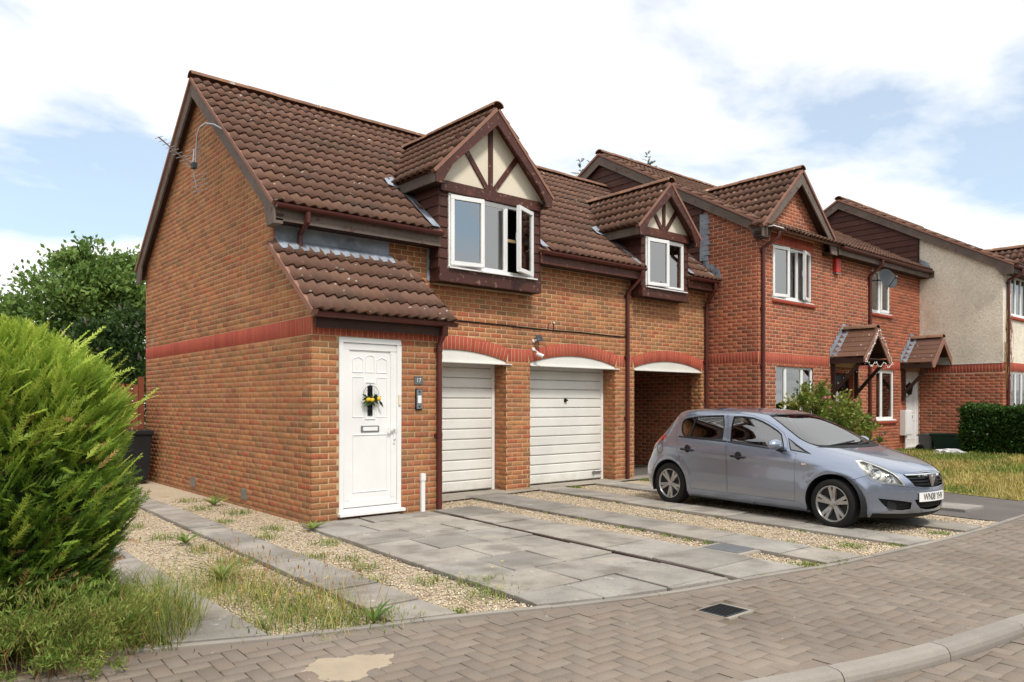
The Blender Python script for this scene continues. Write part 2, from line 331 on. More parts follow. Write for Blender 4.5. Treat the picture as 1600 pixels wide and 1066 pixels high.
def brick_t(l, h, d=.03, b=.004):
    V = [(b, 0, b), (l - b, 0, b), (l - b, 0, h - b), (b, 0, h - b), (0, b, 0), (l, b, 0), (l, b, h), (0, b, h), (0, d, 0), (l, d, 0), (l, d, h), (0, d, h)]
    F = [(0, 1, 2, 3)] + [(4 + i, 4 + (i + 1) % 4, (i + 1) % 4, i) for i in range(4)] + [(8 + i, 8 + (i + 1) % 4, 4 + (i + 1) % 4, 4 + i) for i in range(4)]
    return V, F
PROUD = .0045
def sub_iv(iv, a, b):
    out = []
    for (p, q) in iv:
        if b <= p or a >= q: out.append((p, q)); continue
        if a > p: out.append((p, a))
        if b < q: out.append((b, q))
    return out
def lay_bricks(P, org, ux, inn, z0, z1, ivf, course=.075, h=.065, l=.215, phase=0.0):
    """courses of stretchers from z0 to z1; ivf(zmid) gives the u-intervals the wall has there"""
    ux = np.array(ux, float); inn = np.array(inn, float); n = int(round((z1 - z0) / course))
    for k in range(n):
        za = z0 + k * course; zm = za + h / 2; sh = (phase + (.1125 if k % 2 else 0)) % .225
        for (a, b) in ivf(zm):
            j = math.floor((a - sh) / .225); p = sh + j * .225
            while p < b - .01:
                s = max(p, a); e = min(p + l, b); p += .225
                if e - s < .03: continue
                ln = round(e - s, 2); key = ('b', ln); P.tmpl(key, *brick_t(ln, h))
                jit = random.uniform(-.0015, .0015)
                M = frame_M(np.array(org) + ux * s + inn * (-PROUD + jit) + np.array((0, 0, za + .005)), ux, inn, (0, 0, 1)); P.add(key, M, tuple(-inn))
def soldiers(P, org, ux, inn, z0, a, b, h=.215, w=.065, pitch=.075):
    ux = np.array(ux, float); inn = np.array(inn, float); n = max(1, int(round((b - a) / pitch))); pt = (b - a) / n
    P.tmpl(('s', h), *brick_t(w, h))
    for k in range(n):
        M = frame_M(np.array(org) + ux * (a + k * pt + (pt - w) / 2) + inn * (-PROUD - random.uniform(0, .002)) + np.array((0, 0, z0 + .005)), ux, inn, (0, 0, 1)); P.add(('s', h), M, tuple(-inn))
def arch_bricks(P, org, ux, inn, xa, xb, zs, rise, th=.215, w=.065):
    ux = np.array(ux, float); inn = np.array(inn, float); c = (xb - xa) / 2; Rr = (c * c + rise * rise) / (2 * rise); cz = zs + rise - Rr; half = math.asin(c / Rr)
    n = int(round(2 * half * (Rr + th * .3) / .075)); P.tmpl('v', *brick_t(w, th))
    for k in range(n):
        a = -half + (k + .5) * 2 * half / n; dx, dz = math.sin(a), math.cos(a); up = ux * dx + np.array((0, 0, dz)); rt = ux * dz - np.array((0, 0, dx))
        o = np.array(org) + ux * ((xa + xb) / 2) + np.array((0, 0, cz)) + up * (Rr + .004) - rt * w / 2 - inn * (PROUD + .004 + random.uniform(0, .002))
        P.add('v', frame_M(o, rt, inn, up), tuple(-inn))
    return Rr, cz
def in_poly(p, poly):
    x, y = p; c = False; n = len(poly)
    for i in range(n):
        x0, y0 = poly[i]; x1, y1 = poly[i - 1]
        if (y0 > y) != (y1 > y) and x < (x1 - x0) * (y - y0) / (y1 - y0) + x0: c = not c
    return c
def in_poly_np(P, poly):
    P = np.asarray(P, float).reshape(-1, 2); c = np.zeros(len(P), bool); n = len(poly)
    for i in range(n):
        x0, y0 = poly[i]; x1, y1 = poly[i - 1]
        if y0 == y1: continue
        m = ((y0 > P[:, 1]) != (y1 > P[:, 1])) & (P[:, 0] < (x1 - x0) * (P[:, 1] - y0) / (y1 - y0) + x0); c ^= m
    return c
def sheet(outer, holes=(), grid=None, extra=()):
    """2D triangulation of a polygon with holes -> verts, tris"""
    P = []; E = []
    for poly in [outer] + list(holes):
        b = len(P); P += [Vector(p) for p in poly]; E += [(b + i, b + (i + 1) % len(poly)) for i in range(len(poly))]
    P += [Vector(p) for p in extra]
    if grid:
        xs = [p[0] for p in outer]; ys = [p[1] for p in outer]
        for x in np.arange(min(xs) + grid[0] / 2, max(xs), grid[0]):
            for y in np.arange(min(ys) + grid[1] / 2, max(ys), grid[1]):
                if in_poly((x, y), outer) and not any(in_poly((x, y), h) for h in holes): P.append(Vector((x, y)))
    V, _, F, *_ = delaunay_2d_cdt(P, E, [], 0, 1e-6)
    F = [tuple(f) for f in F]; VA = np.array([tuple(v) for v in V]); C = np.array([VA[list(f)].mean(0) for f in F]); k = in_poly_np(C, outer)
    for h in holes: k &= ~in_poly_np(C, h)
    F2 = [f for f, q in zip(F, k) if q]
    return [tuple(v) for v in V], F2
def wall(name, mat, parent, org, ux, outer, holes=()):
    V, F = sheet(outer, holes); o = Vector(org); u = Vector(ux)
    return MB().add([o + u * a + Vector((0, 0, b)) for a, b in V], F).build(name, mat, parent)
def text_mesh(name, txt, size, mat, M, parent, extrude=.001, local=False, sx=1.0):
    cu = bpy.data.curves.new(name, 'FONT'); cu.body = txt; cu.size = size; cu.extrude = extrude; cu.align_x = 'CENTER'; cu.align_y = 'CENTER'
    tmp = bpy.data.objects.new('tmp', cu); COL.objects.link(tmp); dg = bpy.context.evaluated_depsgraph_get(); dg.update()
    me = bpy.data.meshes.new_from_object(tmp.evaluated_get(dg)); bpy.data.objects.remove(tmp); me.transform(Matrix(M) @ Matrix.Diagonal((sx, 1, 1, 1))); me.name = name; me.materials.clear()
    return link(name, me, mat, parent, local)

# ---- roof tiles: interlocking, two rolls each
TW, TL, TG = .30, .42, .315
def tile_t(w=TW):
    t = [0, .16, .36, .55, .68, .82, .93]; zz = [0, .006, .025, .040, .041, .022, .003]; xs = []; hs = []
    for r in range(2):
        for a, b in zip(t, zz): xs.append((r + a) * w / 2); hs.append(b)
    xs.append(w); hs.append(0); n = len(xs); V = []
    for (y, dz) in ((0, .034), (TL, .0)): V += [(x, y, h + dz) for x, h in zip(xs, hs)]
    V += [(x, .026, h * .7 + .004) for x, h in zip(xs, hs)]
    F = [(i, i + 1, n + i + 1, n + i) for i in range(n - 1)] + [(2 * n + i, 2 * n + i + 1, i + 1, i) for i in range(n - 1)]
    return V, F
def tile_slope(P, org, xd, ud, nd, width, length, keep=None, parent=None, start=-.05, TG=TG):
    xd, ud, nd, org = [np.array(q, float) for q in (xd, ud, nd, org)]; nc = max(1, int(round(width / TW))); wq = width / nc; key = ('t', round(wq, 3)); P.tmpl(key, *tile_t(wq))
    nr = int(math.ceil((length - start) / TG)); g = (length - start) / nr
    for r in range(nr):
        for c in range(nc):
            o = org + xd * (c * wq) + ud * (start + r * g) + nd * random.uniform(0, .007) + xd * random.uniform(-.003, .003); ce = o + xd * wq / 2 + ud * TL / 2
            if keep and not keep(ce): continue
            M = frame_M(o, xd, ud, nd)
            if r == nr - 1: M[:3, 1] *= min(1.0, g / TL * 1.0)
            P.add(key, M, tuple(nd), parent)
def ridge_t(l=.45, r=.115):
    k = 8; V = []
    for (x, rr) in ((0, r), (l, r), (0, r - .02)): V += [(x, -math.cos(math.pi * j / k) * rr, math.sin(math.pi * j / k) * rr * .72) for j in range(k + 1)]
    n = k + 1
    return V, [(i, i + 1, n + i + 1, n + i) for i in range(k)] + [(i + 1, i, 2 * n + i, 2 * n + i + 1) for i in range(k)]
def ridge(name, parent, a, b, mat='ridge_tile', limit=60):
    a, b = np.array(a, float), np.array(b, float); d = b - a; ln = np.linalg.norm(d); d /= ln; n = max(1, int(round(ln / .45))); P = Pieces(); side = np.cross((0, 0, 1), d); side /= np.linalg.norm(side)
    P.tmpl('r', *ridge_t(ln / n + .012)); up = np.cross(d, side)
    for k in range(n): P.add('r', frame_M(a + d * (k * ln / n) + up * random.uniform(-.004, .006), d, side, up))
    P.finish(name, mat, parent, limit)
def gutter(name, parent, a, b, r=.055, mat='gutter'):
    a, b = Vector(a), Vector(b); d = (b - a).normalized(); s = d.cross(Vector((0, 0, 1))); k = 8; mb = MB(); n = 2
    V = [p + s * (math.cos(math.pi + math.pi * j / k) * rr) + Vector((0, 0, math.sin(math.pi + math.pi * j / k) * rr * 1.05)) for p in (a, b) for rr in (r, r - .006) for j in range(k + 1)]
    m = k + 1; F = [(i, i + 1, 2 * m + i + 1, 2 * m + i) for i in range(k)] + [(m + i, 3 * m + i, 3 * m + i + 1, m + i + 1) for i in range(k)]
    F += [(0, 2 * m, 3 * m, m), (k, m + k, 3 * m + k, 2 * m + k)] + [tuple(range(k + 1)), tuple(range(2 * m, 2 * m + k + 1))[::-1]]
    mb.add(V, F, .3)
    ln = (b - a).length; nb = int(ln / 1.0)
    for i in range(nb + 1):                                   # union brackets
        p = a + d * (ln * (i + .5) / (nb + 1)); V = [p + d * q + s * (math.cos(math.pi + math.pi * j / k) * (r + .004)) + Vector((0, 0, math.sin(math.pi + math.pi * j / k) * (r + .006))) for q in (-.02, .02) for j in range(k + 1)]
        mb.add(V, [(i2, i2 + 1, m + i2 + 1, m + i2) for i2 in range(k)], .8)
    return mb.build(name, mat, parent)
def downpipe(parent, x, y, ztop, zbot, gx=None, gy=None, gz=None, r=.036):
    """gutter outlet (gx,gy,gz) with swan neck to the pipe at x,y"""
    mb = MB()
    if gy is not None: mb.tube([(gx, gy, gz), (gx, gy, gz - .12), (x, y, ztop + .02), (x, y, ztop - .10)], r, 10)
    mb.tube([(x, y, ztop), (x, y, zbot)], r, 10)
    z = ztop - .05
    while z > zbot + .2:
        mb.tube([(x, y, z - .03), (x, y, z + .03)], r + .007, 10); mb.box(x - .055, x + .055, y + .02, y + .05, z - .02, z + .02); z -= 1.15
    o = mb.build('downpipe', 'gutter', parent, smooth=True); return o
# ---- uPVC windows facing -Y
def bars(x0, x1, y0, y1, z0, z1, t):
    return MB().box(x0, x1, y0, y1, z0, z0 + t).box(x0, x1, y0, y1, z1 - t, z1).box(x0, x0 + t, y0, y1, z0 + t, z1 - t).box(x1 - t, x1, y0, y1, z0 + t, z1 - t)
def window(parent, x0, x1, z0, z1, y, lights, sub=None, sill=True, curtain=False, room=True, blind=False, wall_y=None):
    """lights: list of (width fraction, hinge 'l'/'r'/None, open deg). returns frame object; with sub given everything hangs on sub"""
    W = x1 - x0; t = .045; fm = bars(x0, x1, y, y + .07, z0, z1, t); xs = [x0]
    for fr, _, _ in lights: xs.append(xs[-1] + fr * W)
    for xm in xs[1:-1]: fm.box(xm - .03, xm + .03, y + .002, y + .068, z0 + t, z1 - t)
    fo = fm.build('window_frame' if sub else 'window', 'upvc', sub or parent, bevel=.004); P = sub or fo
    for (fr, hg, ang), a, b in zip(lights, xs[:-1], xs[1:]):
        a2 = a + (t if a == x0 else .03); b2 = b - (t if b == x1 else .03); za, zb = z0 + t, z1 - t
        if hg:
            e = .018; sa, sb, sz0, sz1 = a2 - e, b2 + e, za - e, zb + e; hx = sa if hg == 'l' else sb; sg = -1 if hg == 'l' else 1
            RM = Matrix.Translation((hx, y - .002, 0)) @ Matrix.Rotation(R(ang) * sg, 4, 'Z') @ Matrix.Translation((-hx, -(y - .002), 0))
            sm = bars(sa, sb, y - .030, y + .028, sz0, sz1, .062)
            hx2 = sb - .03 if hg == 'l' else sa + .03; sm.box(hx2 - .012, hx2 + .012, y + .028, y + .05, (za + zb) / 2 - .02, (za + zb) / 2 + .10)
            so_ = sm.build('sash', 'upvc', P, bevel=.004); so_.data.transform(RM)
            g = MB().box(sa + .055, sb - .055, y - .004, y + .004, sz0 + .055, sz1 - .055).build('pane', 'glass', P); g.data.transform(RM)
        else:
            bars(a2 - .002, b2 + .002, y + .01, y + .05, za - .002, zb + .002, .022).build('bead', 'upvc', P)
            MB().box(a2 + .016, b2 - .016, y + .026, y + .034, za + .016, zb - .016).build('pane', 'glass', P)
    if sill: MB().prism([(y - .075, z0 - .03), (y - .075, z0 - .012), (y - .02, z0 + .001), (y + .06, z0 + .001), (y + .06, z0 - .03)], 0, x0 - .03, x1 + .03).build('sill', 'upvc', P)
    if room:
        d = 1.6; m = MB(); a, b, c, e = x0 - .06, x1 + .06, z0 - .13, z1 + .06; yy = y + .075
        m.add([(a, yy, c), (b, yy, c), (b, yy + d, c), (a, yy + d, c), (a, yy, e), (b, yy, e), (b, yy + d, e), (a, yy + d, e)], [(0, 1, 2, 3), (4, 7, 6, 5), (0, 3, 7, 4), (1, 5, 6, 2), (3, 2, 6, 7)])
        m.build('room', 'dark_room', P)
    if curtain:
        for (a, b) in ((x0 + .03, x0 + W * .42), (x1 - W * .34, x1 - .03)):
            n = 14; V = []; 
            for i in range(n + 1):
                xx = a + (b - a) * i / n; yy = y + .14 + .025 * math.sin(i * 1.9); V += [(xx, yy, z0 - .1), (xx, yy, z1)]
            MB().add(V, [(2 * i, 2 * i + 2, 2 * i + 3, 2 * i + 1) for i in range(n)]).build('curtain', 'curtain', P)
    if blind: 
        m = MB()
        for k in range(12): m.box(x0 + .05, x1 - .05, y + .12, y + .15, z1 - .08 - k * .035, z1 - .075 - k * .035)
        m.build('blind', 'curtain', P)
    return fo
# ================================================================== GROUND
EDGE = [(-60, 26), (-3, 6.45), (0, 5.25), (1.344, 4.719), (1.891, 4.492), (2.974, 4.158), (3.776, 3.868), (4.598, 3.619), (5.561, 3.459), (6.563, 3.285), (7.118, 3.236), (9.209, 3.11), (11.316, 3.12), (14, 3.2), (20, 3.5), (60, 6)]
KERB = [(-60, 16), (-4, 4.55), (0, 3.35), (1.5, 2.86), (2.5, 2.49), (3.555, 2.122), (4.537, 1.849), (5.927, 1.634), (8, 1.45), (12, 1.40), (20, 1.70), (60, 3.5)]
ex, ey = np.array(EDGE).T; kx, ky = np.array(KERB).T
def pch(xs, ys):
    h = np.diff(xs); d = np.diff(ys) / h; m = np.zeros(len(xs)); m[0], m[-1] = d[0], d[-1]
    for i in range(1, len(xs) - 1): m[i] = (d[i - 1] * h[i] + d[i] * h[i - 1]) / (h[i] + h[i - 1])
    def f(x):
        i = int(np.clip(np.searchsorted(xs, x) - 1, 0, len(h) - 1)); t = (x - xs[i]) / h[i]
        return (1 + 2 * t) * (1 - t) ** 2 * ys[i] + t * (1 - t) ** 2 * h[i] * m[i] + t * t * (3 - 2 * t) * ys[i + 1] + t * t * (t - 1) * h[i] * m[i + 1]
    return f
yE, yK = pch(ex, ey), pch(kx, ky)
def struct(o): return tag(o, kind='structure')
def flat(name, mat, poly, z, grid=None):
    V, F = sheet(poly, grid=grid); return struct(MB().add([(a, b, z) for a, b in V], F).build(name, mat))
g = 400
flat('ground', 'soil', [(-g, -g), (g, -g), (g, g), (-g, g)], -.14)
xs_ = [-40] + list(np.arange(-3, 16.1, .35)) + [20, 30, 60]
PAVE_Z, ROAD_Z = -.004, -.075
pavement = flat('pavement', 'joint_sand', [(x, yE(x)) for x in xs_] + [(x, yK(x)) for x in xs_[::-1]], PAVE_Z - .010)
road = flat('road', 'joint_sand', [(x, yK(x) - .09) for x in xs_] + [(60, -60), (-60, -60)], ROAD_Z - .010)
driveway = flat('gravel_driveway', 'gravel', [(x, yE(x)) for x in xs_[::-1] if x < 14] + [(-3, 9), (-3, 22), (14, 22)], -.016, grid=None)
PAV_A = R(-2.0); ca, sa = math.cos(PAV_A), math.sin(PAV_A)
def paver_t(l=.196, w_=.0955, h=.05, b=.004):
    V = [(b, b, 0), (l - b, b, 0), (l - b, w_ - b, 0), (b, w_ - b, 0), (0, 0, -b), (l, 0, -b), (l, w_, -b), (0, w_, -b), (0, 0, -h), (l, 0, -h), (l, w_, -h), (0, w_, -h)]
    return V, [(0, 1, 2, 3)] + [(4 + i, 4 + (i + 1) % 4, (i + 1) % 4, i) for i in range(4)] + [(8 + i, 8 + (i + 1) % 4, 4 + (i + 1) % 4, 4 + i) for i in range(4)]
def clip_half(poly, p, n):
    out = []
    for i in range(len(poly)):
        a, b = poly[i - 1], poly[i]; da = (a[0] - p[0]) * n[0] + (a[1] - p[1]) * n[1]; db = (b[0] - p[0]) * n[0] + (b[1] - p[1]) * n[1]
        if (da >= 0) != (db >= 0): t = da / (da - db); out.append((a[0] + (b[0] - a[0]) * t, a[1] + (b[1] - a[1]) * t))
        if db >= 0: out.append(b)
    return out
GULLY = (4.553, 3.06)
def lay_pavers(parent, z, inside, lims, x0, x1, y0, y1, limit):
    """90 degree herringbone; lims: list of (yfun, offset, +1/-1) boundaries"""
    P = Pieces(); P.tmpl('p', *paver_t()); cut = MB()
    for a in range(-40, 260):
        for b in range(-90, 120):
            m = (a - b) % 4
            if m not in (0, 3): continue
            l, w_ = (.2, .1) if m == 0 else (.1, .2)
            lx, ly = a * .1, b * .1; cx, cy = lx + l / 2, ly + w_ / 2; X, Y_ = ca * cx - sa * cy, sa * cx + ca * cy
            if not (x0 < X < x1 and y0 < Y_ < y1): continue
            if abs(X - 4.565) < .19 and abs(Y_ - 3.058) < .17: continue
            poly = [(ca * (lx + q) - sa * (ly + r_), sa * (lx + q) + ca * (ly + r_)) for q, r_ in ((.002, .002), (l - .002, .002), (l - .002, w_ - .002), (.002, w_ - .002))]
            whole = True; out = False
            for (yf, of, sg) in lims:
                ds = [sg * (q[1] - yf(q[0])) - of for q in poly]
                if min(ds) >= 0: continue
                if max(ds) <= .015: out = True; break
                whole = False; yy = yf(X); s = (yf(X + .1) - yf(X - .1)) / .2; nn = (-s * sg, 1.0 * sg); ln = math.hypot(*nn)
                poly = clip_half(poly, (X, yy + sg * of), (nn[0] / ln, nn[1] / ln))
                if len(poly) < 3: out = True; break
            if out: continue
            zj = z + random.uniform(-.003, .002)
            if whole:
                if m == 0: M = frame_M((ca * (lx + .002) - sa * (ly + .002), sa * (lx + .002) + ca * (ly + .002), zj), (ca, sa, 0), (-sa, ca, 0), (0, 0, 1))
                else: q = (lx + .098, ly + .002); M = frame_M((ca * q[0] - sa * q[1], sa * q[0] + ca * q[1], zj), (-sa, ca, 0), (-ca, -sa, 0), (0, 0, 1))
                t = R(random.gauss(0, .25)); M[:3, :3] = M[:3, :3] @ np.array(((math.cos(t), -math.sin(t), 0), (math.sin(t), math.cos(t), 0), (random.gauss(0, .006), random.gauss(0, .01), 1)))
                P.add('p', M, (0, 0, 1))
            else:
                n = len(poly); cut.add([(a_, b_, zj) for a_, b_ in poly] + [(a_, b_, zj - .05) for a_, b_ in poly], [tuple(range(n))] + [(i, n + i, n + (i + 1) % n, (i + 1) % n) for i in range(n)])
    P.finish('paver', 'paver', parent, limit)
    tag(cut.build('paver', 'paver', parent), kind='stuff')
lay_pavers(pavement, PAVE_Z, None, [(yE, .125, -1), (yK, .065, 1)], -.6, 17.5, .8, 6.2, 300)
lay_pavers(road, ROAD_Z, None, [(yK, .075, -1)], 2.2, 14, -1.5, 3.2, 40)
# a row of stretchers along the edging, the edging strip and the kerb, all in separate stones
def along(yf, x0, x1, ln):
    out = [x0]; x = x0
    while x < x1:
        s = (yf(x + .05) - yf(x - .05)) / .1; x += ln / math.hypot(1, s); out.append(x)
    return out
mbs = MB(); st = along(yE, -.6, 17, .204)
edging = struct(MB().add([(-.6, yE(-.6), -.1), (17, yE(17), -.1), (17, yE(17) + .01, -.1), (-.6, yE(-.6) + .01, -.1)], [(0, 1, 2, 3)]).build('edging_strip', 'soil'))
def strip_stone(name, mat, parent, yf, xa, xb, d0, d1, z, h, gap=.004, nose=0.0, join=None):
    V = []; n = 4; top = []
    for i in range(n + 1):
        x = xa + (xb - xa) * i / n; x = min(max(x, xa + gap / 2), xb - gap / 2); y = yf(x); s = (yf(x + .05) - yf(x - .05)) / .1; k = math.hypot(1, s); nx, ny = -s / k, 1 / k
        prof = [(d0, z - h), (d0, z - .004), (d0 + .004, z), (d1 - .004, z), (d1, z - .004), (d1, z - h)]
        if nose: prof = [(d0, z - h), (d0, z - nose), (d0 + nose * .12, z - nose * .55), (d0 + nose * .45, z - nose * .14), (d0 + nose, z), (d1 - .004, z), (d1, z - h)]
        V += [(x + nx * d, y + ny * d, zz) for d, zz in prof]; m = len(prof)
    F = [(i * m + j, i * m + j + 1, (i + 1) * m + j + 1, (i + 1) * m + j) for i in range(n) for j in range(m - 1)] + [tuple(range(m)), tuple(range(n * m, n * m + m))[::-1]]
    if join is not None: join.add(V, F); return
    return MB().add(V, F).build(name, mat, parent)
for a, b in zip(st[:-1], st[1:]): strip_stone('paver', 'paver', pavement, yE, a, b, -.122, -.026, PAVE_Z + random.uniform(-.002, .002), .05, join=mbs)
tag(mbs.build('paver', 'paver', pavement), kind='stuff')
st = along(yE, -.6, 17, .914)
for a, b in zip(st[:-1], st[1:]): strip_stone('edging_stone', 'kerbstone', edging, yE, a, b, -.022, .028, .010 + random.uniform(-.003, .003), .12)
kerb = struct(MB().add([(-.6, yK(-.6), -.12), (17, yK(17), -.12), (17, yK(17) + .01, -.12), (-.6, yK(-.6) + .01, -.12)], [(0, 1, 2, 3)]).build('kerb', 'soil'))
st = along(yK, .55, 17, .914)
for a, b in zip(st[:-1], st[1:]): strip_stone('kerbstone', 'kerbstone', kerb, yK, a, b, -.066, .060, .002 + random.uniform(-.002, .002), .14, gap=.007, nose=.055)

# ---- slabs
def slab(parent, quad, z=.024, mat='slab', name='slab', gap=.0095):
    c = np.mean(quad, 0); q = [tuple(np.array(p) + (c - np.array(p)) / np.linalg.norm(c - np.array(p)) * gap * 1.4) for p in quad]; z += random.uniform(-.006, .006)
    i2 = [tuple(np.array(p) + (c - np.array(p)) / np.linalg.norm(c - np.array(p)) * .007) for p in q]; tz = [random.uniform(-.004, .004) for _ in q]
    V = [(*p, z + t) for p, t in zip(i2, tz)] + [(*p, z + t - .005) for p, t in zip(q, tz)] + [(*p, z - .05) for p in q]
    n = len(q); return MB().add(V, [tuple(range(n))] + [(n + i, n + (i + 1) % n, (i + 1) % n, i) for i in range(n)] + [(2 * n + i, 2 * n + (i + 1) % n, n + (i + 1) % n, n + i) for i in range(n)]).build(name, mat, parent)
def bed(name, poly): return flat(name, 'bedding', poly, -.012)
def strip(name, xl, sl, xr, sr, ya, yb, step, offs=0.0, z=.024):
    """slab strip: left edge x = xl + sl*(y-4), right edge likewise; ya None = start at the edging"""
    fl = lambda y: xl + sl * (y - 4); fr = lambda y: xr + sr * (y - 4)
    y0 = max(yE(fl(4)), yE(fr(4))) + .035 if ya is None else ya
    P = bed(name, [(fl(y0), y0), (fr(y0), y0), (fr(yb), yb), (fl(yb), yb)]); y = y0; first = ya is None
    ys = [y0]; y = y0 + (step * .55 if first else step)
    while y < yb - .15: ys.append(y); y += step * random.uniform(.985, 1.015)
    ys.append(yb)
    for i, (a, b) in enumerate(zip(ys[:-1], ys[1:])):
        q = [(fl(a), a), (fr(a), a), (fr(b), b), (fl(b), b)]
        if i == 0 and first: q[0] = (fl(a), yE(fl(a)) + .035); q[1] = (fr(a), yE(fr(a)) + .035)
        slab(P, q, z)
    return P
strip('garden_path', 1.34, .02, 1.885, .0, None, 9.5, .62)
strip('side_path', 2.60, .035, 3.06, .022, None, 15.3, .615)
strip('slab_path', 5.46, .06, 6.24, .03, None, 8.34, .62)
strip('wheel_track', 6.60, .072, 7.21, .088, None, 9.32, .9)
strip('wheel_track', 8.05, .082, 8.60, .09, None, 9.30, .9)
strip('wheel_track', 9.42, .082, 9.97, .09, None, 9.30, .9)
patio = bed('patio', [(3.60, yE(3.6) + .03), (4.5, yE(4.5) + .03), (5.36, yE(5.36) + .03), (5.36 + .075 * 4.3, 8.36), (3.88, 8.36)])
pl = lambda y: 3.62 + .055 * (y - 4); pr = lambda y: 5.36 + .072 * (y - 4)
rows = [3.66, 4.26, 4.87, 5.49, 6.10, 6.73, 7.35, 7.92, 8.36]
for i, (a, b) in enumerate(zip(rows[:-1], rows[1:])):
    fr = ([0, .42, .74, 1] if i % 2 else [0, .30, .64, 1])
    for p, q in zip(fr[:-1], fr[1:]):
        X = lambda t, y: pl(y) + (pr(y) - pl(y)) * t
        quad = [(X(p, a), a), (X(q, a), a), (X(q, b), b), (X(p, b), b)]
        if i == 0: quad = [(u_, max(v_, yE(u_) + .035)) for u_, v_ in quad]
        slab(patio, quad)
for a, b in ((pl, pr),):                                  # cut row between the patio and the curved edging
    for p, q in ((.30, .64), (.64, 1.0)):
        X = lambda t: pl(3.6) + (pr(3.6) - pl(3.6)) * t
        if rows[0] - (yE(X(q)) + .035) > .05: slab(patio, [(X(p), yE(X(p)) + .035), (X(q), yE(X(q)) + .035), (X(q), rows[0]), (X(p), rows[0])])
for k, (da, db) in enumerate(((.012, .030), (.040, .058))):
    tag(struct(MB().slab((pr(3.7) + da, 3.62, .002), (pr(3.7) + db, 3.62, .002), (pr(7.9) + db, 7.9, .002), (pr(7.9) + da, 7.9, .002), (0, 0, 1), .018).build('timber_edging', 'timber_dark')))
apron = flat('concrete_apron', 'concrete', [(5.93, 9.02), (8.1, 9.22), (8.8, 9.32), (11.0, 9.32), (13.4, 9.40), (13.4, 9.80), (5.93, 9.80)], .010)
struct(MB().box(5.93, 13.4, 9.50, 9.80, -.1, .012).build('threshold', 'concrete'))
flat('tarmac_drive', 'tarmac', [(10.55, yE(10.55) + .03), (13, yE(13) + .03), (20, yE(20) + .03), (40, yE(40) + .03), (40, yE(40) + .6), (20, 3.98), (16, 3.78), (13.0, 3.62), (13.45, 5.15), (13.5, 8.3), (13.4, 9.4), (11.2, 9.4)], -.006)
flat('passage_floor', 'tarmac', [(11.17, 9.81), (13.5, 9.81), (13.5, 15.4), (11.17, 15.4)], .004)
slab(struct(flat('manhole_bed', 'soil', [(11.1, 3.75), (11.7, 3.75), (11.7, 4.25), (11.1, 4.25)], -.003)), [(11.08, 3.72), (11.72, 3.70), (11.75, 4.28), (11.1, 4.30)], .03)
# inspection cover and road gully
cv = thing('inspection_cover', 'flat grey metal inspection cover set among the drive slabs', 'cover', (6.55, 4.3, 0))
BOX('frame', 'concrete', cv, 6.24, 6.90, 4.02, 4.54, -.03, .016, bevel=.006); MB().box(6.30, 6.84, 4.08, 4.48, .014, .022).build('lid', 'grey_metal', cv, bevel=.003)
m_ = MB()
for i in range(9): m_.box(6.33 + i * .057, 6.335 + i * .057, 4.10, 4.46, .0215, .0245)
m_.build('rib', 'grey_metal', cv)
gl = thing('road_gully', 'small dark square drain grating with pale concrete surround in the block paving', 'drain', (GULLY[0], GULLY[1], 0))
BOX('surround', 'concrete', gl, 4.405, 4.725, 2.915, 3.20, -.06, PAVE_Z + .002, bevel=.004)
BOX('grating', 'dark_metal', gl, 4.42, 4.69, 2.95, 3.18, -.03, PAVE_Z + .006, bevel=.003)
m_ = MB()
for i in range(8): m_.box(4.44 + i * .03, 4.452 + i * .03, 2.965, 3.165, PAVE_Z + .005, PAVE_Z + .010)
m_.build('bar', 'black', gl)
# spilt sand: a low heap with ragged edge
V = [(2.02, 3.76, PAVE_Z + .016)]; F = []; k = 72
for r_, zz in ((.09, .010), (.17, .006), (.25, .0005)):
    for j in range(k):
        a = 2 * math.pi * j / k; rr = r_ * (1 + .10 * math.sin(3 * a + 1) + .07 * math.sin(7 * a) + .10 * random.uniform(-1, 1)); V.append((2.02 + rr * 1.0 * math.cos(a - .2), 3.76 + rr * .78 * math.sin(a - .2), PAVE_Z + zz - .001))
F = [(0, 1 + j, 1 + (j + 1) % k) for j in range(k)] + [(1 + r_ * k + j, 1 + (r_ + 1) * k + j, 1 + (r_ + 1) * k + (j + 1) % k, 1 + r_ * k + (j + 1) % k) for r_ in range(2) for j in range(k)]
tag(MB().add(V, F).build('sand_patch', 'sand', smooth=True), 'pale sandy patch spilt over the herringbone blocks by the drive edge', 'sand', kind='stuff')
# lawn sheet, rising towards the far houses
def lawn_z(x, y): t = min(1, max(0, (x - 13.2) / 6.5)); return .0 + .24 * t * t * (3 - 2 * t)
LAWN = [(13.0, 3.62), (16, 3.78), (20, 3.98), (40, 6.6), (40, 8.25), (13.55, 8.25), (13.45, 5.15)]
V, F = sheet(LAWN, grid=(.6, .6)); lawn = struct(MB().add([(a, b, lawn_z(a, b)) for a, b in V], F).build('lawn', 'lawn_soil'))
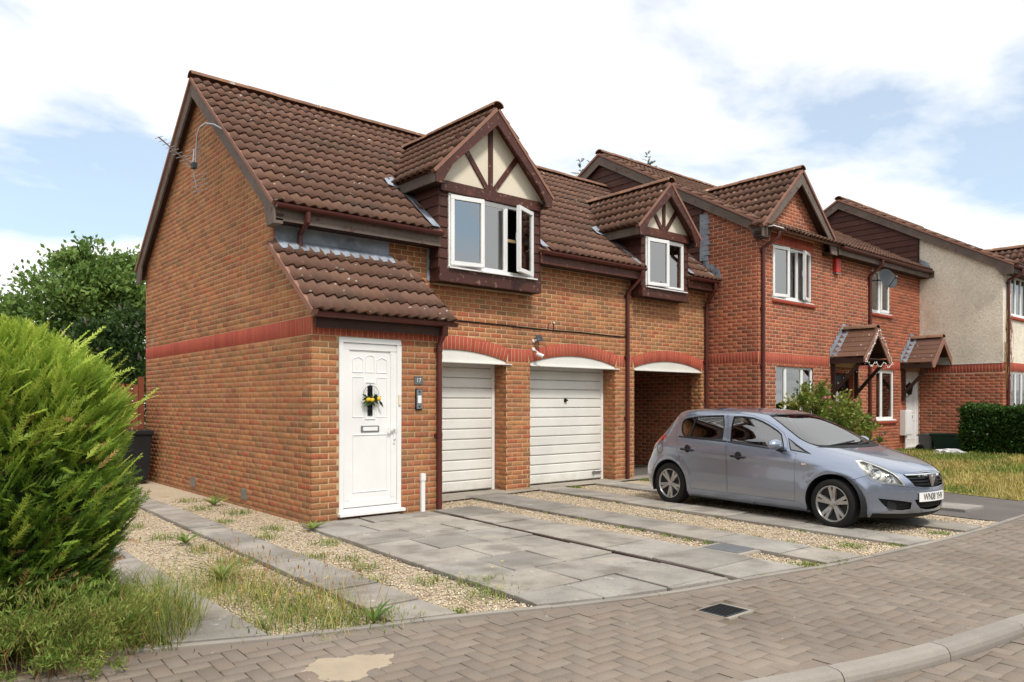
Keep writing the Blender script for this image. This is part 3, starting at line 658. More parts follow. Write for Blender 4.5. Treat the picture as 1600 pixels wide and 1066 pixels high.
# loose stones over the gravel (too small to pick apart)
def in_gravel(x, y):
    if y < yE(x) + .04: return False
    for (xl, sl, xr, sr) in ((1.34, .02, 1.885, 0), (2.60, .035, 3.06, .022), (3.62, .055, 6.24, .03), (6.60, .072, 7.21, .088), (8.05, .082, 8.60, .09), (9.42, .082, 9.97, .09)):
        if xl + sl * (y - 4) - .004 < x < xr + sr * (y - 4) + .004 and not (xl == 3.62 and y > 8.36) : return False
    if y > 8.38 and x > 3.99: return y < 9.25 and x > 5.95
    return x < 10.5
pb = []
while len(pb) < 30000:
    q = RNG.random((4000, 2)); 
    for a, b in q:
        x = .9 + a * 9.6; y = 3.1 + b * b * 9
        if in_gravel(x, y): pb.append((x, y))
pb = np.array(pb[:30000]); n = len(pb); s = RNG.uniform(.006, .0135, n); O = np.array([(1, 0, 0), (0, 1, 0), (-1, 0, 0), (0, -1, 0), (0, 0, .75), (0, 0, -.6)])
Vp = O[None] * RNG.uniform(.7, 1.3, (n, 6, 1)) * s[:, None, None]; an = RNG.uniform(0, 6.28, n); c_, s_ = np.cos(an), np.sin(an)
Vp = np.stack([Vp[..., 0] * c_[:, None] - Vp[..., 1] * s_[:, None], Vp[..., 0] * s_[:, None] + Vp[..., 1] * c_[:, None], Vp[..., 2]], -1)
Vp[..., 0] += pb[:, 0, None]; Vp[..., 1] += pb[:, 1, None]; Vp[..., 2] += (-.012 + s * .3)[:, None]
Fp = np.array([(0, 1, 4), (1, 2, 4), (2, 3, 4), (3, 0, 4), (1, 0, 5), (2, 1, 5), (3, 2, 5), (0, 3, 5)])[None] + (np.arange(n) * 6)[:, None, None]
tag(link('loose_gravel', npmesh('loose_gravel', Vp.reshape(-1, 3), Fp.reshape(-1, 3), np.repeat(RNG.random(n), 8)), 'pebble'), 'loose buff stones of the gravel drive', 'gravel', kind='stuff')
# ================================================================== COACH HOUSE
GX, PY, WY, BY = 4.016, 8.398, 9.50, 15.47
HX1 = 13.53
RY, RZ, SL = 12.4, 6.60, .8125                       # ridge line, roof slope (front eave at Y 9.2)
zr = lambda y: RZ - SL * abs(y - RY)                  # tile bed height of the main roof
house = thing('coach_house', 'orange brick coach house with two half-timbered dormers over white garage doors', 'house', (8.7, 12.0, 0))
BR = Pieces(); BB = Pieces()
# gable wall (faces -X), continuous with the porch side
gz = lambda y: RZ - .15 - SL * abs(y - RY)
poly = [(-BY, -.1), (-PY, -.1), (-PY, 2.60), (-WY, 3.46), (-WY, gz(WY)), (-RY, gz(RY)), (-BY, gz(BY))]
wall('gable_wall', 'mortar', house, (GX, 0, 0), (0, -1, 0), poly)
def iv_g(z):
    yf = PY if z < 2.6 else (PY + (z - 2.6) / .78 if z < 3.46 else WY); yb = BY
    if z > gz(WY): yf = max(yf, RY - (gz(RY) - z) / SL)
    if z > gz(BY): yb = RY + (gz(RY) - z) / SL
    return [(-yb, -yf)] if yb - yf > .1 else []
lay_bricks(BR, (GX, 0, 0), (0, -1, 0), (1, 0, 0), .02 - .075, 2.27, iv_g)
lay_bricks(BR, (GX, 0, 0), (0, -1, 0), (1, 0, 0), 2.495, 6.42, iv_g)
soldiers(BB, (GX, 0, 0), (0, -1, 0), (1, 0, 0), 2.27, -BY, -PY)
# porch front (faces -Y)
PX1 = 5.91; DX0, DX1, DZ0, DZ1 = 4.372, 5.256, .085, 2.262
wall('porch_wall', 'mortar', house, (0, PY, 0), (1, 0, 0), [(GX, -.1), (PX1, -.1), (PX1, 2.52), (GX, 2.52)], [[(DX0, DZ0), (DX1, DZ0), (DX1, DZ1), (DX0, DZ1)]])
lay_bricks(BR, (0, PY, 0), (1, 0, 0), (0, 1, 0), .02 - .075, 2.27, lambda z: sub_iv([(GX + .0, PX1)], DX0, DX1) if DZ0 < z + .03 else [(GX, PX1)], phase=GX + .1125)
soldiers(BB, (0, PY, 0), (1, 0, 0), (0, 1, 0), 2.27, GX + .005, PX1)
MB().add([(PX1, PY, -.1), (PX1, WY + .3, -.1), (PX1, WY + .3, 3.3), (PX1, PY, 2.52)], [(0, 1, 2, 3)]).build('porch_side_wall', 'mortar', house)
lay_bricks(BR, (PX1, 0, 0), (0, 1, 0), (-1, 0, 0), .02, 2.5, lambda z: [(PY, WY)])
# main front wall (faces -Y) with three arched openings
OPN = [(5.83, 7.97), (8.49, 10.63), (11.17, 13.31)]; ZS, RISE = 2.13, .15
def arc(xa, xb, zs, rise, n=16, off=0.0):
    c = (xb - xa) / 2; Rr = (c * c + rise * rise) / (2 * rise); cz = zs + rise - Rr; h = math.asin(c / Rr)
    return [((xa + xb) / 2 + (Rr + off) * math.sin(-h + 2 * h * i / n), cz + (Rr + off) * math.cos(-h + 2 * h * i / n)) for i in range(n + 1)]
holes = []
for xa, xb in OPN: holes.append([(xb, -.09), (xa + (.09 if xa < 6 else 0), -.09)] + [(max(p[0], 5.92), p[1]) for p in arc(xa, xb, ZS, RISE)])
# dormer openings in the wall head
D1 = dict(x0=6.464, x1=8.48, zb=3.27); D2 = dict(x0=11.10, x1=12.505, zb=3.47)
for d in (D1, D2): holes.append([(d['x0'] + .05, d['zb'] + .1), (d['x1'] - .05, d['zb'] + .1), (d['x1'] - .05, 4.10), (d['x0'] + .05, 4.10)])
wall('front_wall', 'mortar', house, (0, WY, 0), (1, 0, 0), [(GX, -.1), (HX1, -.1), (HX1, 4.15), (GX, 4.15)], holes)
def ext_iv(z, iv):
    for xa, xb in OPN:
        if z < ZS: iv = sub_iv(iv, xa, xb)
        else:
            c = (xb - xa) / 2; Rr = (c * c + RISE * RISE) / (2 * RISE); cz = ZS + RISE - Rr; rr = Rr + .222
            if z + .02 < cz + rr: q = math.sqrt(max(0, rr * rr - (z + .02 - cz) ** 2)) - .01; iv = sub_iv(iv, (xa + xb) / 2 - q, (xa + xb) / 2 + q)
    return iv
def iv_f(z):
    iv = ext_iv(z, [(PX1 + .0 if z < 2.6 else GX, HX1)])
    for d in (D1, D2):
        if z > d['zb']: iv = sub_iv(iv, d['x0'] - .02, d['x1'] + .02)
    return iv
lay_bricks(BR, (0, WY, 0), (1, 0, 0), (0, 1, 0), .03 - .075, 2.13, iv_f)
lay_bricks(BR, (0, WY, 0), (1, 0, 0), (0, 1, 0), 2.355, 4.08, iv_f)
for xa, xb in OPN: arch_bricks(BB, (0, WY, 0), (1, 0, 0), (0, 1, 0), xa, xb, ZS, RISE)
for a, b in ((7.97, 8.49), (10.63, 11.17), (13.31, HX1 - .02)):
    soldiers(BB, (0, WY, 0), (1, 0, 0), (0, 1, 0), 2.13, a + .035, b - .035 if b < 13.4 else b)
# pier returns (reveals) facing -X, and the passage
for xr_, d in ((7.97, .32), (10.63, .32), (13.31, .26)):
    MB().box(xr_ + .004, xr_ + .50 if xr_ < 13 else HX1, WY + .002, WY + d, -.1, ZS + .12).build('pier_core', 'mortar', house)
    lay_bricks(BR, (xr_, 0, 0), (0, -1, 0), (1, 0, 0), .03 - .075, 2.13, lambda z, d=d: [(-WY - d, -WY)])
DY = WY + .32
mb = MB(); mb.add([(11.17, WY, -.1), (11.17, 15.4, -.1), (11.17, 15.4, 2.32), (11.17, WY, 2.32)], [(0, 1, 2, 3)])
MB().add([(11.17, WY + .02, 2.32), (13.5, WY + .02, 2.32), (13.5, 15.4, 2.32), (11.17, 15.4, 2.32)], [(0, 1, 2, 3)]).build('passage_ceiling', 'timber_dark', house)
for i_ in range(19): MB().box(11.18 + i_ * .122, 11.29 + i_ * .122, 15.36, 15.39, .0, 2.3).build('rear_gate_board', 'timber_dark', house)
mb.add([(13.5, WY + .2, -.1), (13.5, 15.4, -.1), (13.5, 15.4, 2.32), (13.5, WY + .2, 2.32)], [(0, 1, 2, 3)]); mb.add([(11.17, 15.4, -.1), (13.5, 15.4, -.1), (13.5, 15.4, 2.32), (11.17, 15.4, 2.32)], [(0, 1, 2, 3)])
mb.build('passage_lining', 'mortar', house)
PB_ = Pieces(); lay_bricks(PB_, (13.5, 0, 0), (0, -1, 0), (1, 0, 0), .03, 2.3, lambda z: [(-15.3, -WY - .27)]); PB_.finish('brick', 'brick_red', house, 0)
# white arch infill boards with a drip ledge
for xa, xb in OPN:
    xa2 = max(xa, 5.92); p = [(xb + .0, 2.095), (xa2, 2.095)] + [(max(q[0], xa2), q[1] - .003) for q in arc(xa, xb, ZS, RISE)]
    MB().prism(p, 1, WY + .012, WY + .05).build('arch_board', 'garage_white', house)
    MB().box(xa2, xb + .10 if xb < 13 else xb, WY - .035, WY + .04, 2.075, 2.094).build('drip_ledge', 'garage_white', house, bevel=.003)
# garage doors: twelve ribs each
for xa, xb in OPN[:2]:
    xa2 = max(xa, 5.93); gd = MB().box(xa2, xb, DY + .03, DY + .06, .02, 2.10).build('garage_door', 'garage_white', house)
    MB().box(xb - .06, xb - .005, DY - .02, DY + .03, .012, 2.09).box(xa2, xa2 + .05, DY - .02, DY + .03, .012, 2.09).box(xa2 + .05, xb - .06, DY - .02, DY + .03, 2.03, 2.09).build('door_frame', 'upvc', gd)
    for k in range(12):
        z0 = .025 + k * .167; mbp = MB(); p = [(DY + .03, z0), (DY + .002, z0 + .006), (DY - .008, z0 + .02), (DY - .008, z0 + .148), (DY + .0, z0 + .160), (DY + .03, z0 + .164)]
        mbp.prism(p, 0, xa2 + .052, xb - .062).build('panel', 'garage_white', gd)
    if xb > 9:
        MB().lathe([(0, .012), (.034, .012), (.038, 0)], (9.63, DY - .009, 1.50), (0, -1, 0)).box(9.60, 9.66, DY - .05, DY - .02, 1.485, 1.515).build('handle', 'black', gd)
        MB().box(10.33, 10.52, DY - .03, DY - .01, .13, .17).tube([(10.36, DY - .035, .12), (10.36, DY - .035, .18)], .018, 8).tube([(10.52, DY - .03, .15), (10.56, DY - .03, .16)], .014, 8).build('latch', 'grey_metal', gd)
MB().add([(5.9, DY + .07, -.1), (11.1, DY + .07, -.1), (11.1, DY + .07, 2.3), (5.9, DY + .07, 2.3)], [(0, 1, 2, 3)]).build('garage_back', 'dark_room', house)
# rear and far shell so no light leaks in
MB().add([(GX, BY, -.1), (HX1, BY, -.1), (HX1, BY, 4.0), (GX, BY, 4.0)], [(0, 1, 2, 3)]).build('rear_wall', 'mortar', house)
# ---- roof
cs = 1 / math.hypot(1, SL); UD = np.array((0, cs, SL * cs)); ND = np.array((0, -SL * cs, cs))
VX0 = 3.87
roof = MB()
EYF, EYB = 9.20, 15.62
for a, b, y in ((VX0 + .02, D1['x0'] + .03, EYF), (D1['x0'] + .031, D1['x1'] - .031, 11.0), (D1['x1'] - .03, D2['x0'] + .03, EYF), (D2['x0'] + .031, D2['x1'] - .031, 10.7), (D2['x1'] - .03, HX1, EYF)):
    roof.slab((a, y, zr(y)), (b, y, zr(y)), (b, RY, RZ), (a, RY, RZ), -ND, .05)
NDb = np.array((0, SL * cs, cs)); roof.slab((VX0 + .02, RY, RZ), (HX1, RY, RZ), (HX1, EYB, zr(EYB)), (VX0 + .02, EYB, zr(EYB)), -NDb, .05)
roof = roof.build('roof', 'roof_tile', house)
TI = Pieces()
def dormer_hit(c):
    for d, xc, za in ((D1, 7.44, 6.04), (D2, 11.76, 5.70)):
        mg = .12 if c[1] < 9.75 else .03
        if d['x0'] - mg < c[0] < d['x1'] + mg and c[2] < za - abs(c[0] - xc) - .08: return True
    return False
tile_slope(TI, (VX0, EYF, zr(EYF)), (1, 0, 0), UD, ND, HX1 - VX0, (RY - EYF) / cs, lambda c: not dormer_hit(c), roof)
ridge('ridge_tile', roof, (VX0 - .01, RY, RZ + .035), (HX1 - .02, RY, RZ + .035))
for sgn, ye, nm in ((-1, EYF, 0), (1, EYB, 1)):
    yy = lambda t: RY + (ye - RY) * t
    a = .235; z1 = zr(ye)
    # bargeboard with boxed foot
    p = [(RY, RZ - .05), (ye, z1 - .045), (ye, z1 - .27), (ye - sgn * .22, z1 - .27), (ye - sgn * .33, z1 - .045 + SL * .33 - .20), (RY, RZ - .05 - .235)]
    MB().prism(p, 0, VX0 + .015, VX0 + .045).build('bargeboard', 'timber_old', house)
    MB().slab((VX0 + .045, RY, RZ - .17), (GX + .01, RY, RZ - .17), (GX + .01, ye, z1 - .17), (VX0 + .045, ye, z1 - .17), (0, 0, 1), .02).build('verge_soffit', 'timber_dark', house)
    n_ = ND if sgn < 0 else NDb
    MB().slab((VX0 - .012, RY, RZ - .035), (VX0 + .075, RY, RZ - .035), (VX0 + .075, ye, z1 - .035), (VX0 - .012, ye, z1 - .035), n_, .045).build('verge_strip', 'verge', house)
MB().box(VX0 + .046, GX, 9.215, 9.5, zr(EYF) - .265, zr(EYF) - .20).build('eaves_box', 'timber_old', house)
for a, b in ((VX0 + .05, D1['x0'] - .0), (D1['x1'] + .0, D2['x0'] - .0), (D2['x1'], HX1 - .1)):
    MB().box(a, b, 9.215, 9.238, 3.775, 3.955).build('fascia', 'timber_old' if a < 5 else 'timber_brown', house)
    MB().box(a, b, 9.239, WY, 3.785, 3.80).build('soffit', 'timber_dark', house)
    gutter('gutter', house, (a - (.02 if a < 5 else -.02), 9.158, 3.975), (b - .01, 9.158, 3.975))
downpipe(house, 4.33, 9.40, 3.66, 3.50, 4.33, 9.158, 3.93)
downpipe(house, 10.93, WY - .05, 3.52, .02, 11.0, 9.158, 3.93)
downpipe(house, HX1 - .10, WY - .06, 3.52, .02, HX1 - .2, 9.158, 3.93)
# ---- porch lean-to roof
PSL = .777; pz = lambda y: 2.545 + PSL * (y - 8.2); pc = 1 / math.hypot(1, PSL); PU = np.array((0, pc, PSL * pc)); PN = np.array((0, -PSL * pc, pc))
proof = MB().slab((3.93, 8.2, pz(8.2)), (5.98, 8.2, pz(8.2)), (5.98, WY - .002, pz(WY)), (3.93, WY - .002, pz(WY)), -PN, .05).build('porch_roof', 'roof_tile', house)
tile_slope(TI, (3.915, 8.2, pz(8.2)), (1, 0, 0), PU, PN, 2.08, 1.27 / pc, None, proof, TG=.335)
MB().slab((3.905, 8.19, pz(8.19) - .05), (3.985, 8.19, pz(8.19) - .05), (3.985, WY - .06, pz(WY - .06) - .05), (3.905, WY - .06, pz(WY - .06) - .05), PN, .065).build('verge_strip', 'verge', house)
MB().box(4.02, 5.93, 8.29, 8.315, 2.35, 2.50).box(5.87, 5.93, 8.315, PY, 2.35, 2.50).build('fascia', 'timber_dark', house)
gutter('gutter', house, (3.96, 8.235, 2.525), (6.03, 8.235, 2.525))
downpipe(house, 5.83, PY - .05, 2.22, .02, 5.83, 8.235, 2.49)
# lead apron over the porch roof, wavy where it laps the tiles
V = []; n = 56
for i in range(n + 1):
    x = 4.02 + 1.72 * i / n; wv = .010 + .014 * max(0, math.sin((x - 3.915) / .1486 * 2 * math.pi - .9))
    V += [(x, WY - .012, 3.80), (x, WY - .016, 3.60), (x, WY - .10, pz(WY - .10) + .058 + wv), (x, WY - .20, pz(WY - .20) + .040 + wv)]
MB().add(V, [(4 * i + j, 4 * i + 4 + j, 4 * i + 5 + j, 4 * i + 1 + j) for i in range(n) for j in range(3)]).build('lead_flashing', 'lead', house, smooth=True)
# ---- front door
door = MB().box(DX0 + .07, DX1 - .07, PY + .022, PY + .055, DZ0 + .07, DZ1 - .065).build('front_door', 'upvc', house, bevel=.004)
bars(DX0, DX1, PY - .012, PY + .06, DZ0, DZ1, .062).build('door_frame', 'upvc', door, bevel=.006)
bars(DX0 + .064, DX1 - .064, PY + .004, PY + .03, DZ0 + .068, DZ1 - .064, .085).build('door_stile', 'upvc', door, bevel=.006)
MB().box(DX0 - .02, DX1 + .03, PY - .075, PY + .02, DZ0 - .028, DZ0 + .012).build('threshold', 'upvc', door, bevel=.004)
def ring(x0, x1, z0, z1, y, w_=.012, d=.007, top=0):
    n = 10; out = [(x0, z0), (x1, z0)] + ([(x1 + (x0 - x1) * i / n, z1 + top * math.sin(math.pi * i / n)) for i in range(n + 1)] if top else [(x1, z1), (x0, z1)])
    cx, cz = (x0 + x1) / 2, (z0 + z1) / 2; m = len(out); inn = [(p[0] + (w_ if p[0] < cx - .01 else -w_ if p[0] > cx + .01 else 0), p[1] + (w_ if p[1] < cz else -w_)) for p in out]; mid = [((a[0] + b[0]) / 2, (a[1] + b[1]) / 2) for a, b in zip(out, inn)]
    V = [(p[0], y, p[1]) for p in out] + [(p[0], y - d, p[1]) for p in mid] + [(p[0], y, p[1]) for p in inn]
    return V, [(i, (i + 1) % m, m + (i + 1) % m, m + i) for i in range(m)] + [(m + i, m + (i + 1) % m, 2 * m + (i + 1) % m, 2 * m + i) for i in range(m)]
dm = MB(); cxd = (DX0 + DX1) / 2; yd = PY + .0215
for args in ((cxd - .25, cxd - .09, 1.83, 2.0, yd, .014, .008, .03), (cxd + .09, cxd + .25, 1.83, 2.0, yd, .014, .008, .03), (cxd - .07, cxd + .07, 1.83, 2.04, yd, .014, .008, .02),
             (cxd - .25, cxd - .09, 1.27, 1.78, yd), (cxd + .09, cxd + .25, 1.27, 1.78, yd), (cxd - .25, cxd + .25, .33, 1.06, yd, .018, .010), (cxd - .075, cxd + .075, 1.24, 1.72, yd, .02, .012)):
    dm.add(*ring(*args))
dm.build('door_moulding', 'upvc', door)
MB().box(cxd - .035, cxd + .035, PY + .014, PY + .024, 1.29, 1.67).build('door_light', 'door_glass', door)
MB().box(cxd - .034, cxd + .034, PY + .0235, PY + .0242, 1.291, 1.669).build('dark_backing', 'black', door)
MB().box(cxd - .13, cxd + .13, PY + .010, PY + .023, 1.085, 1.165).build('letterbox', 'steel', door, bevel=.004)
MB().box(cxd - .105, cxd + .105, PY + .004, PY + .011, 1.10, 1.15).build('letter_flap', 'upvc', door, bevel=.003)
hx = DX1 - .10
MB().box(hx - .014, hx + .014, PY - .008, PY + .006, .93, 1.15).box(hx - .11, hx + .012, PY - .05, PY - .03, 1.115, 1.137).tube([(hx, PY - .04, 1.126), (hx, PY, 1.126)], .010, 8).lathe([(0, .014), (.012, .014), (.014, 0)], (hx, PY - .008, .985), (0, -1, 0), 10).build('handle', 'upvc', door)
MB().lathe([(0, .016), (.006, .016), (.007, 0)], (hx, PY - .009, .985), (0, -1, 0), 10).build('keyhole', 'black', door)
MB().box(DX1 - .045, DX1 - .012, PY - .030, PY - .012, 1.42, 1.56).build('sensor', 'cream_render', door, bevel=.003)
MB().add([(DX0, PY + .062, DZ0), (DX1, PY + .062, DZ0), (DX1, PY + .062, DZ1), (DX0, PY + .062, DZ1)], [(0, 1, 2, 3)]).build('lobby_dark', 'dark_room', house)

# ---- dormers
def dormer(D, win, lights, apex, half, tie, blind):
    x0, x1, zb = D['x0'], D['x1'], D['zb']; yf = 9.265; yb = 9.07; xc = apex[0]; za = apex[1]; ze = za - half      # 45 degree roof, bargeboard plane yb
    wx0, wx1, wz0, wz1 = win
    m = MB(); yc = yf + .02
    for a, b, c, e in ((x0, wx0, zb, tie), (wx1, x1, zb, tie), (wx0, wx1, zb, wz0), (wx0, wx1, wz1, tie)): m.box(a + .002, b - .002, yc, yc + .06, c, e)
    for xx in (x0 + .004, x1 - .004):
        m.add([(xx, yf + .01, zb), (xx, WY, zb), (xx, WY, zr(WY) - .3), (xx, 11.2, zr(11.2) - .3), (xx, 11.2, tie + .25), (xx, yf + .01, tie + .25)], [(0, 1, 2, 3, 4, 5)])
    m.add([(x0, yf, zb + .01), (x1, yf, zb + .01), (x1, WY, zb + .01), (x0, WY, zb + .01)], [(0, 1, 2, 3)])
    dm = m.build('dormer', 'timber_dark', house)
    # shiplap boards: cheeks and the narrow strips each side of the window
    z = zb + .20; bh = .155
    while z < tie + .15:
        zt = min(z + bh + .02, tie + .15)
        for (a, b) in ((x0 - .012, wx0 - .012), (wx1 + .012, x1 + .012)):
            if z < tie - .05: MB().prism([(yc - .002, z), (yc - .034, z), (yc - .016, min(zt, tie)), (yc - .002, min(zt, tie))], 0, a, b).build('board', 'board_brown', dm)
        for sx, xx in ((-1, x0), (1, x1)):
            ybk = max(WY, RY - (RZ - z) / SL + .05) if z > 3.9 else WY
            MB().prism([(xx + sx * .0, z), (xx + sx * .030, z), (xx + sx * .012, zt), (xx + sx * .0, zt)], 1, yc - .036, ybk).build('board', 'board_brown', dm)
        z += bh
    MB().box(x0 - .02, x1 + .02, yf - .045, yf + .06, zb, zb + .215).box(x0 - .02, x0 + .04, yf + .06, WY, zb, zb + .20).build('sill_beam', 'timber_brown', dm, bevel=.006)
    MB().box(x0 - .0, x1 + .0, yf - .055, yf + .06, tie, tie + .16).build('tie_beam', 'timber_brown', dm, bevel=.006)
    window(None, wx0, wx1, wz0, wz1, yf - .015, lights, sub=dm, blind=blind)
    # cream gable with king post and braces
    zt = tie + .16; hg = half - .12
    MB().prism([(xc - hg - .1, zt), (xc + hg + .1, zt), (xc + hg + .1, za - hg - .1), (xc, za - .06), (xc - hg - .1, za - hg - .1)], 1, yf + .0, yf + .04).build('gable_panel', 'cream_render', dm)
    MB().box(xc - .042, xc + .042, yf - .028, yf + .01, zt, za - .10).build('king_post', 'timber_brown', dm, bevel=.005)
    for sg in (-1, 1):
        p0 = Vector((xc + sg * .05, 0, zt + .0)); ln = (za - .3 - zt) * .78; p1 = p0 + Vector((sg * ln * .80, 0, ln)); d = (p1 - p0).normalized(); nn = Vector((-d.z, 0, d.x)) * .042
        MB().prism([tuple((p0 + nn).xz), tuple((p0 - nn).xz), tuple((p1 - nn).xz), tuple((p1 + nn).xz)], 1, yf - .025, yf + .008).build('brace', 'timber_brown', dm, bevel=.004)
    # bargeboards with the curved foot, roof, soffits
    for sg in (-1, 1):
        bw = .165; ft = []
        for i in range(7):
            t = i / 6; ft.append((xc + sg * (half - .14 - .16 * t + .06 * math.sin(math.pi * t)), ze - .23 + .04 + .30 * t * t))
        poly = [(xc, za - .03), (xc + sg * half, ze - .03), (xc + sg * half, ze - .20), (xc + sg * (half - .16), ze - .20)] + ft[1:] + [(xc, za - .03 - bw * 1.42)]
        MB().prism(poly, 1, yb, yb + .03).build('bargeboard', 'timber_brown', dm)
        MB().slab((xc, yb + .03, za - .10), (xc, yf, za - .10), (xc + sg * (half - .03), yf, ze - .07), (xc + sg * (half - .03), yb + .03, ze - .07), (0, 0, -1), .015).build('verge_soffit', 'timber_brown', dm)
        ye = RY - (RZ - ze) / SL
        MB().box(*sorted((xc + sg * (half - .025), xc + sg * half)), yb + .03, ye + .05, ze - .19, ze - .04).build('fascia', 'timber_old', dm)
        MB().box(*sorted((xc + sg * (half - .03), x0 - .02 if sg < 0 else x1 + .02)), yb + .03, ye + .1, ze - .19, ze - .175).build('soffit', 'timber_dark', dm)
        q = 1 / math.sqrt(2); yr = RY - (RZ - za) / SL; nd = (sg * q, 0, q)
        rd = MB().slab((xc + sg * half, yb + .01, ze), (xc + sg * half, ye + .2, ze), (xc, yr + .1, za), (xc, yb + .01, za), (-sg * q, 0, -q), .03).build('dormer_roof', 'roof_tile', dm)
        xd = (0, 1, 0) if sg > 0 else (0, -1, 0)
        if sg > 0: org = (xc + half + .02, yb - .01, ze - .02); W_ = yr + .15 - yb
        else: W_ = yr + .15 - yb; org = (xc - half - .02, yb - .01 + W_, ze - .02)
        nc = round(W_ / TW); W_ = W_
        tile_slope(TI, org, xd, (-sg * q, 0, q), nd, W_, half / q, lambda c: c[2] > zr(c[1]) - .02, dm, start=-.03)
        MB().slab((xc, yb - .012, za - .045), (xc, yb + .075, za - .045), (xc + sg * (half + .02), yb + .075, ze - .065), (xc + sg * (half + .02), yb - .012, ze - .065), nd, .05).build('verge_strip', 'verge', dm)
        # lead down the cheek on the main roof
        x_ = x0 - .03 if sg < 0 else x1 + .03; o_ = ND * .048
        a, b = Vector((x_, 9.22, zr(9.22))) + Vector(o_), Vector((x_, ye + .15, zr(ye + .15))) + Vector(o_)
        MB().slab(a, a + Vector((sg * .13, 0, 0)), b + Vector((sg * .13, 0, 0)), b, tuple(ND), .006).build('lead_flashing', 'lead', dm)
        p = Vector((xc + sg * (half + .01), ye, zr(ye))) + Vector(o_) * 1.1
        MB().add([p + Vector((sg * .16, -.12, -.08)), p + Vector((-sg * .06, -.22, -.15)), p + Vector((-sg * .05, .10, .12)), p + Vector((sg * .12, .06, .06))], [(0, 1, 2, 3)]).build('lead_apron', 'lead', dm)
        # dark valley lining
        a = Vector((xc + sg * half, ye, zr(ye) + .03)); b = Vector((xc, yr, za + .03)); s_ = Vector((sg * .05, -.02, .0)); MB().add([a - s_, a + s_, b + s_, b - s_], [(0, 1, 2, 3)]).build('valley', 'lead', dm)
    ridge('ridge_tile', dm, (xc, yb - .015, za + .02), (xc, RY - (RZ - za) / SL + .05, za + .02))
    return dm
dormer(D1, (6.63, 8.345, 3.505, 4.615), [(.36, 'l', 9), (.30, None, 0), (.34, 'r', 24)], (7.44, 6.04), 1.16, 4.62, False)
dormer(D2, (11.215, 12.385, 3.67, 4.625), [(.52, 'l', 7), (.48, None, 0)], (11.76, 5.70), .93, 4.635, True)
# bits left on a sill and a lead soaker beside the first dormer
MB().box(6.40, 6.462, WY - .012, WY, 3.30, 3.80).build('lead_soaker', 'lead', house)
TI.finish('tile', 'roof_tile', roof, 300)
BR.finish('brick', 'brick_buff', house, 300); BB.finish('band_brick', 'brick_band', house, 300)
# air bricks low in the gable wall
for yy in (12.6, 10.4): MB().box(GX - .012, GX, yy, yy + .215, .10, .24).build('air_brick', 'grey_metal', house)
# ================================================================== THE TERRACE BEYOND
AX, AY = 13.53, 8.288; BX, CX_ = 18.30, 21.38
ARY, ARZ, ASL = 12.5, 7.46, .56; za_ = lambda y: ARZ - ASL * abs(y - ARY); AE = 8.02
ac = 1 / math.hypot(1, ASL); AU = np.array((0, ac, ASL * ac)); AN = np.array((0, -ASL * ac, ac)); ANb = np.array((0, ASL * ac, ac))
def verge(house, x, ry, rz, sl, ye, yback, outer=-.13, foot=True, mat='timber_old'):
    """bargeboard, strip and soffit of a gable end at wall plane x facing -X"""
    z = lambda y: rz - sl * abs(y - ry); k = 1 / math.hypot(1, sl)
    for sg, yy in ((-1, ye), (1, yback)):
        p = [(ry, rz - .05), (yy, z(yy) - .045), (yy, z(yy) - .24), (yy - sg * .25, z(yy) - .25), (yy - sg * .40, z(yy) + sl * .40 - .24), (ry, rz - .26)]
        MB().prism(p, 0, x + outer, x + outer + .028).build('bargeboard', mat, house)
        n_ = (0, sg * sl * k, k)
        MB().slab((x + outer - .025, ry, rz - .035), (x + outer + .06, ry, rz - .035), (x + outer + .06, yy, z(yy) - .035), (x + outer - .025, yy, z(yy) - .035), n_, .05).build('verge_strip', 'verge', house)
        MB().slab((x + outer + .028, ry, rz - .19), (x + .01, ry, rz - .19), (x + .01, yy, z(yy) - .19), (x + outer + .028, yy, z(yy) - .19), (0, 0, 1), .02).build('verge_soffit', 'timber_dark', house)
def boards(house, x, ylo, yhi, zlo, ztop, step=.16):
    """shiplap cladding on a wall facing -X; ylo/yhi(z) limits"""
    z = zlo
    while z < ztop:
        a, b = ylo(z), yhi(z)
        if b - a > .15: MB().prism([(x - .004, z), (x - .034, z), (x - .014, z + step + .015), (x - .004, z + step + .015)], 1, a, b).build('board', 'board_brown', house)
        z += step
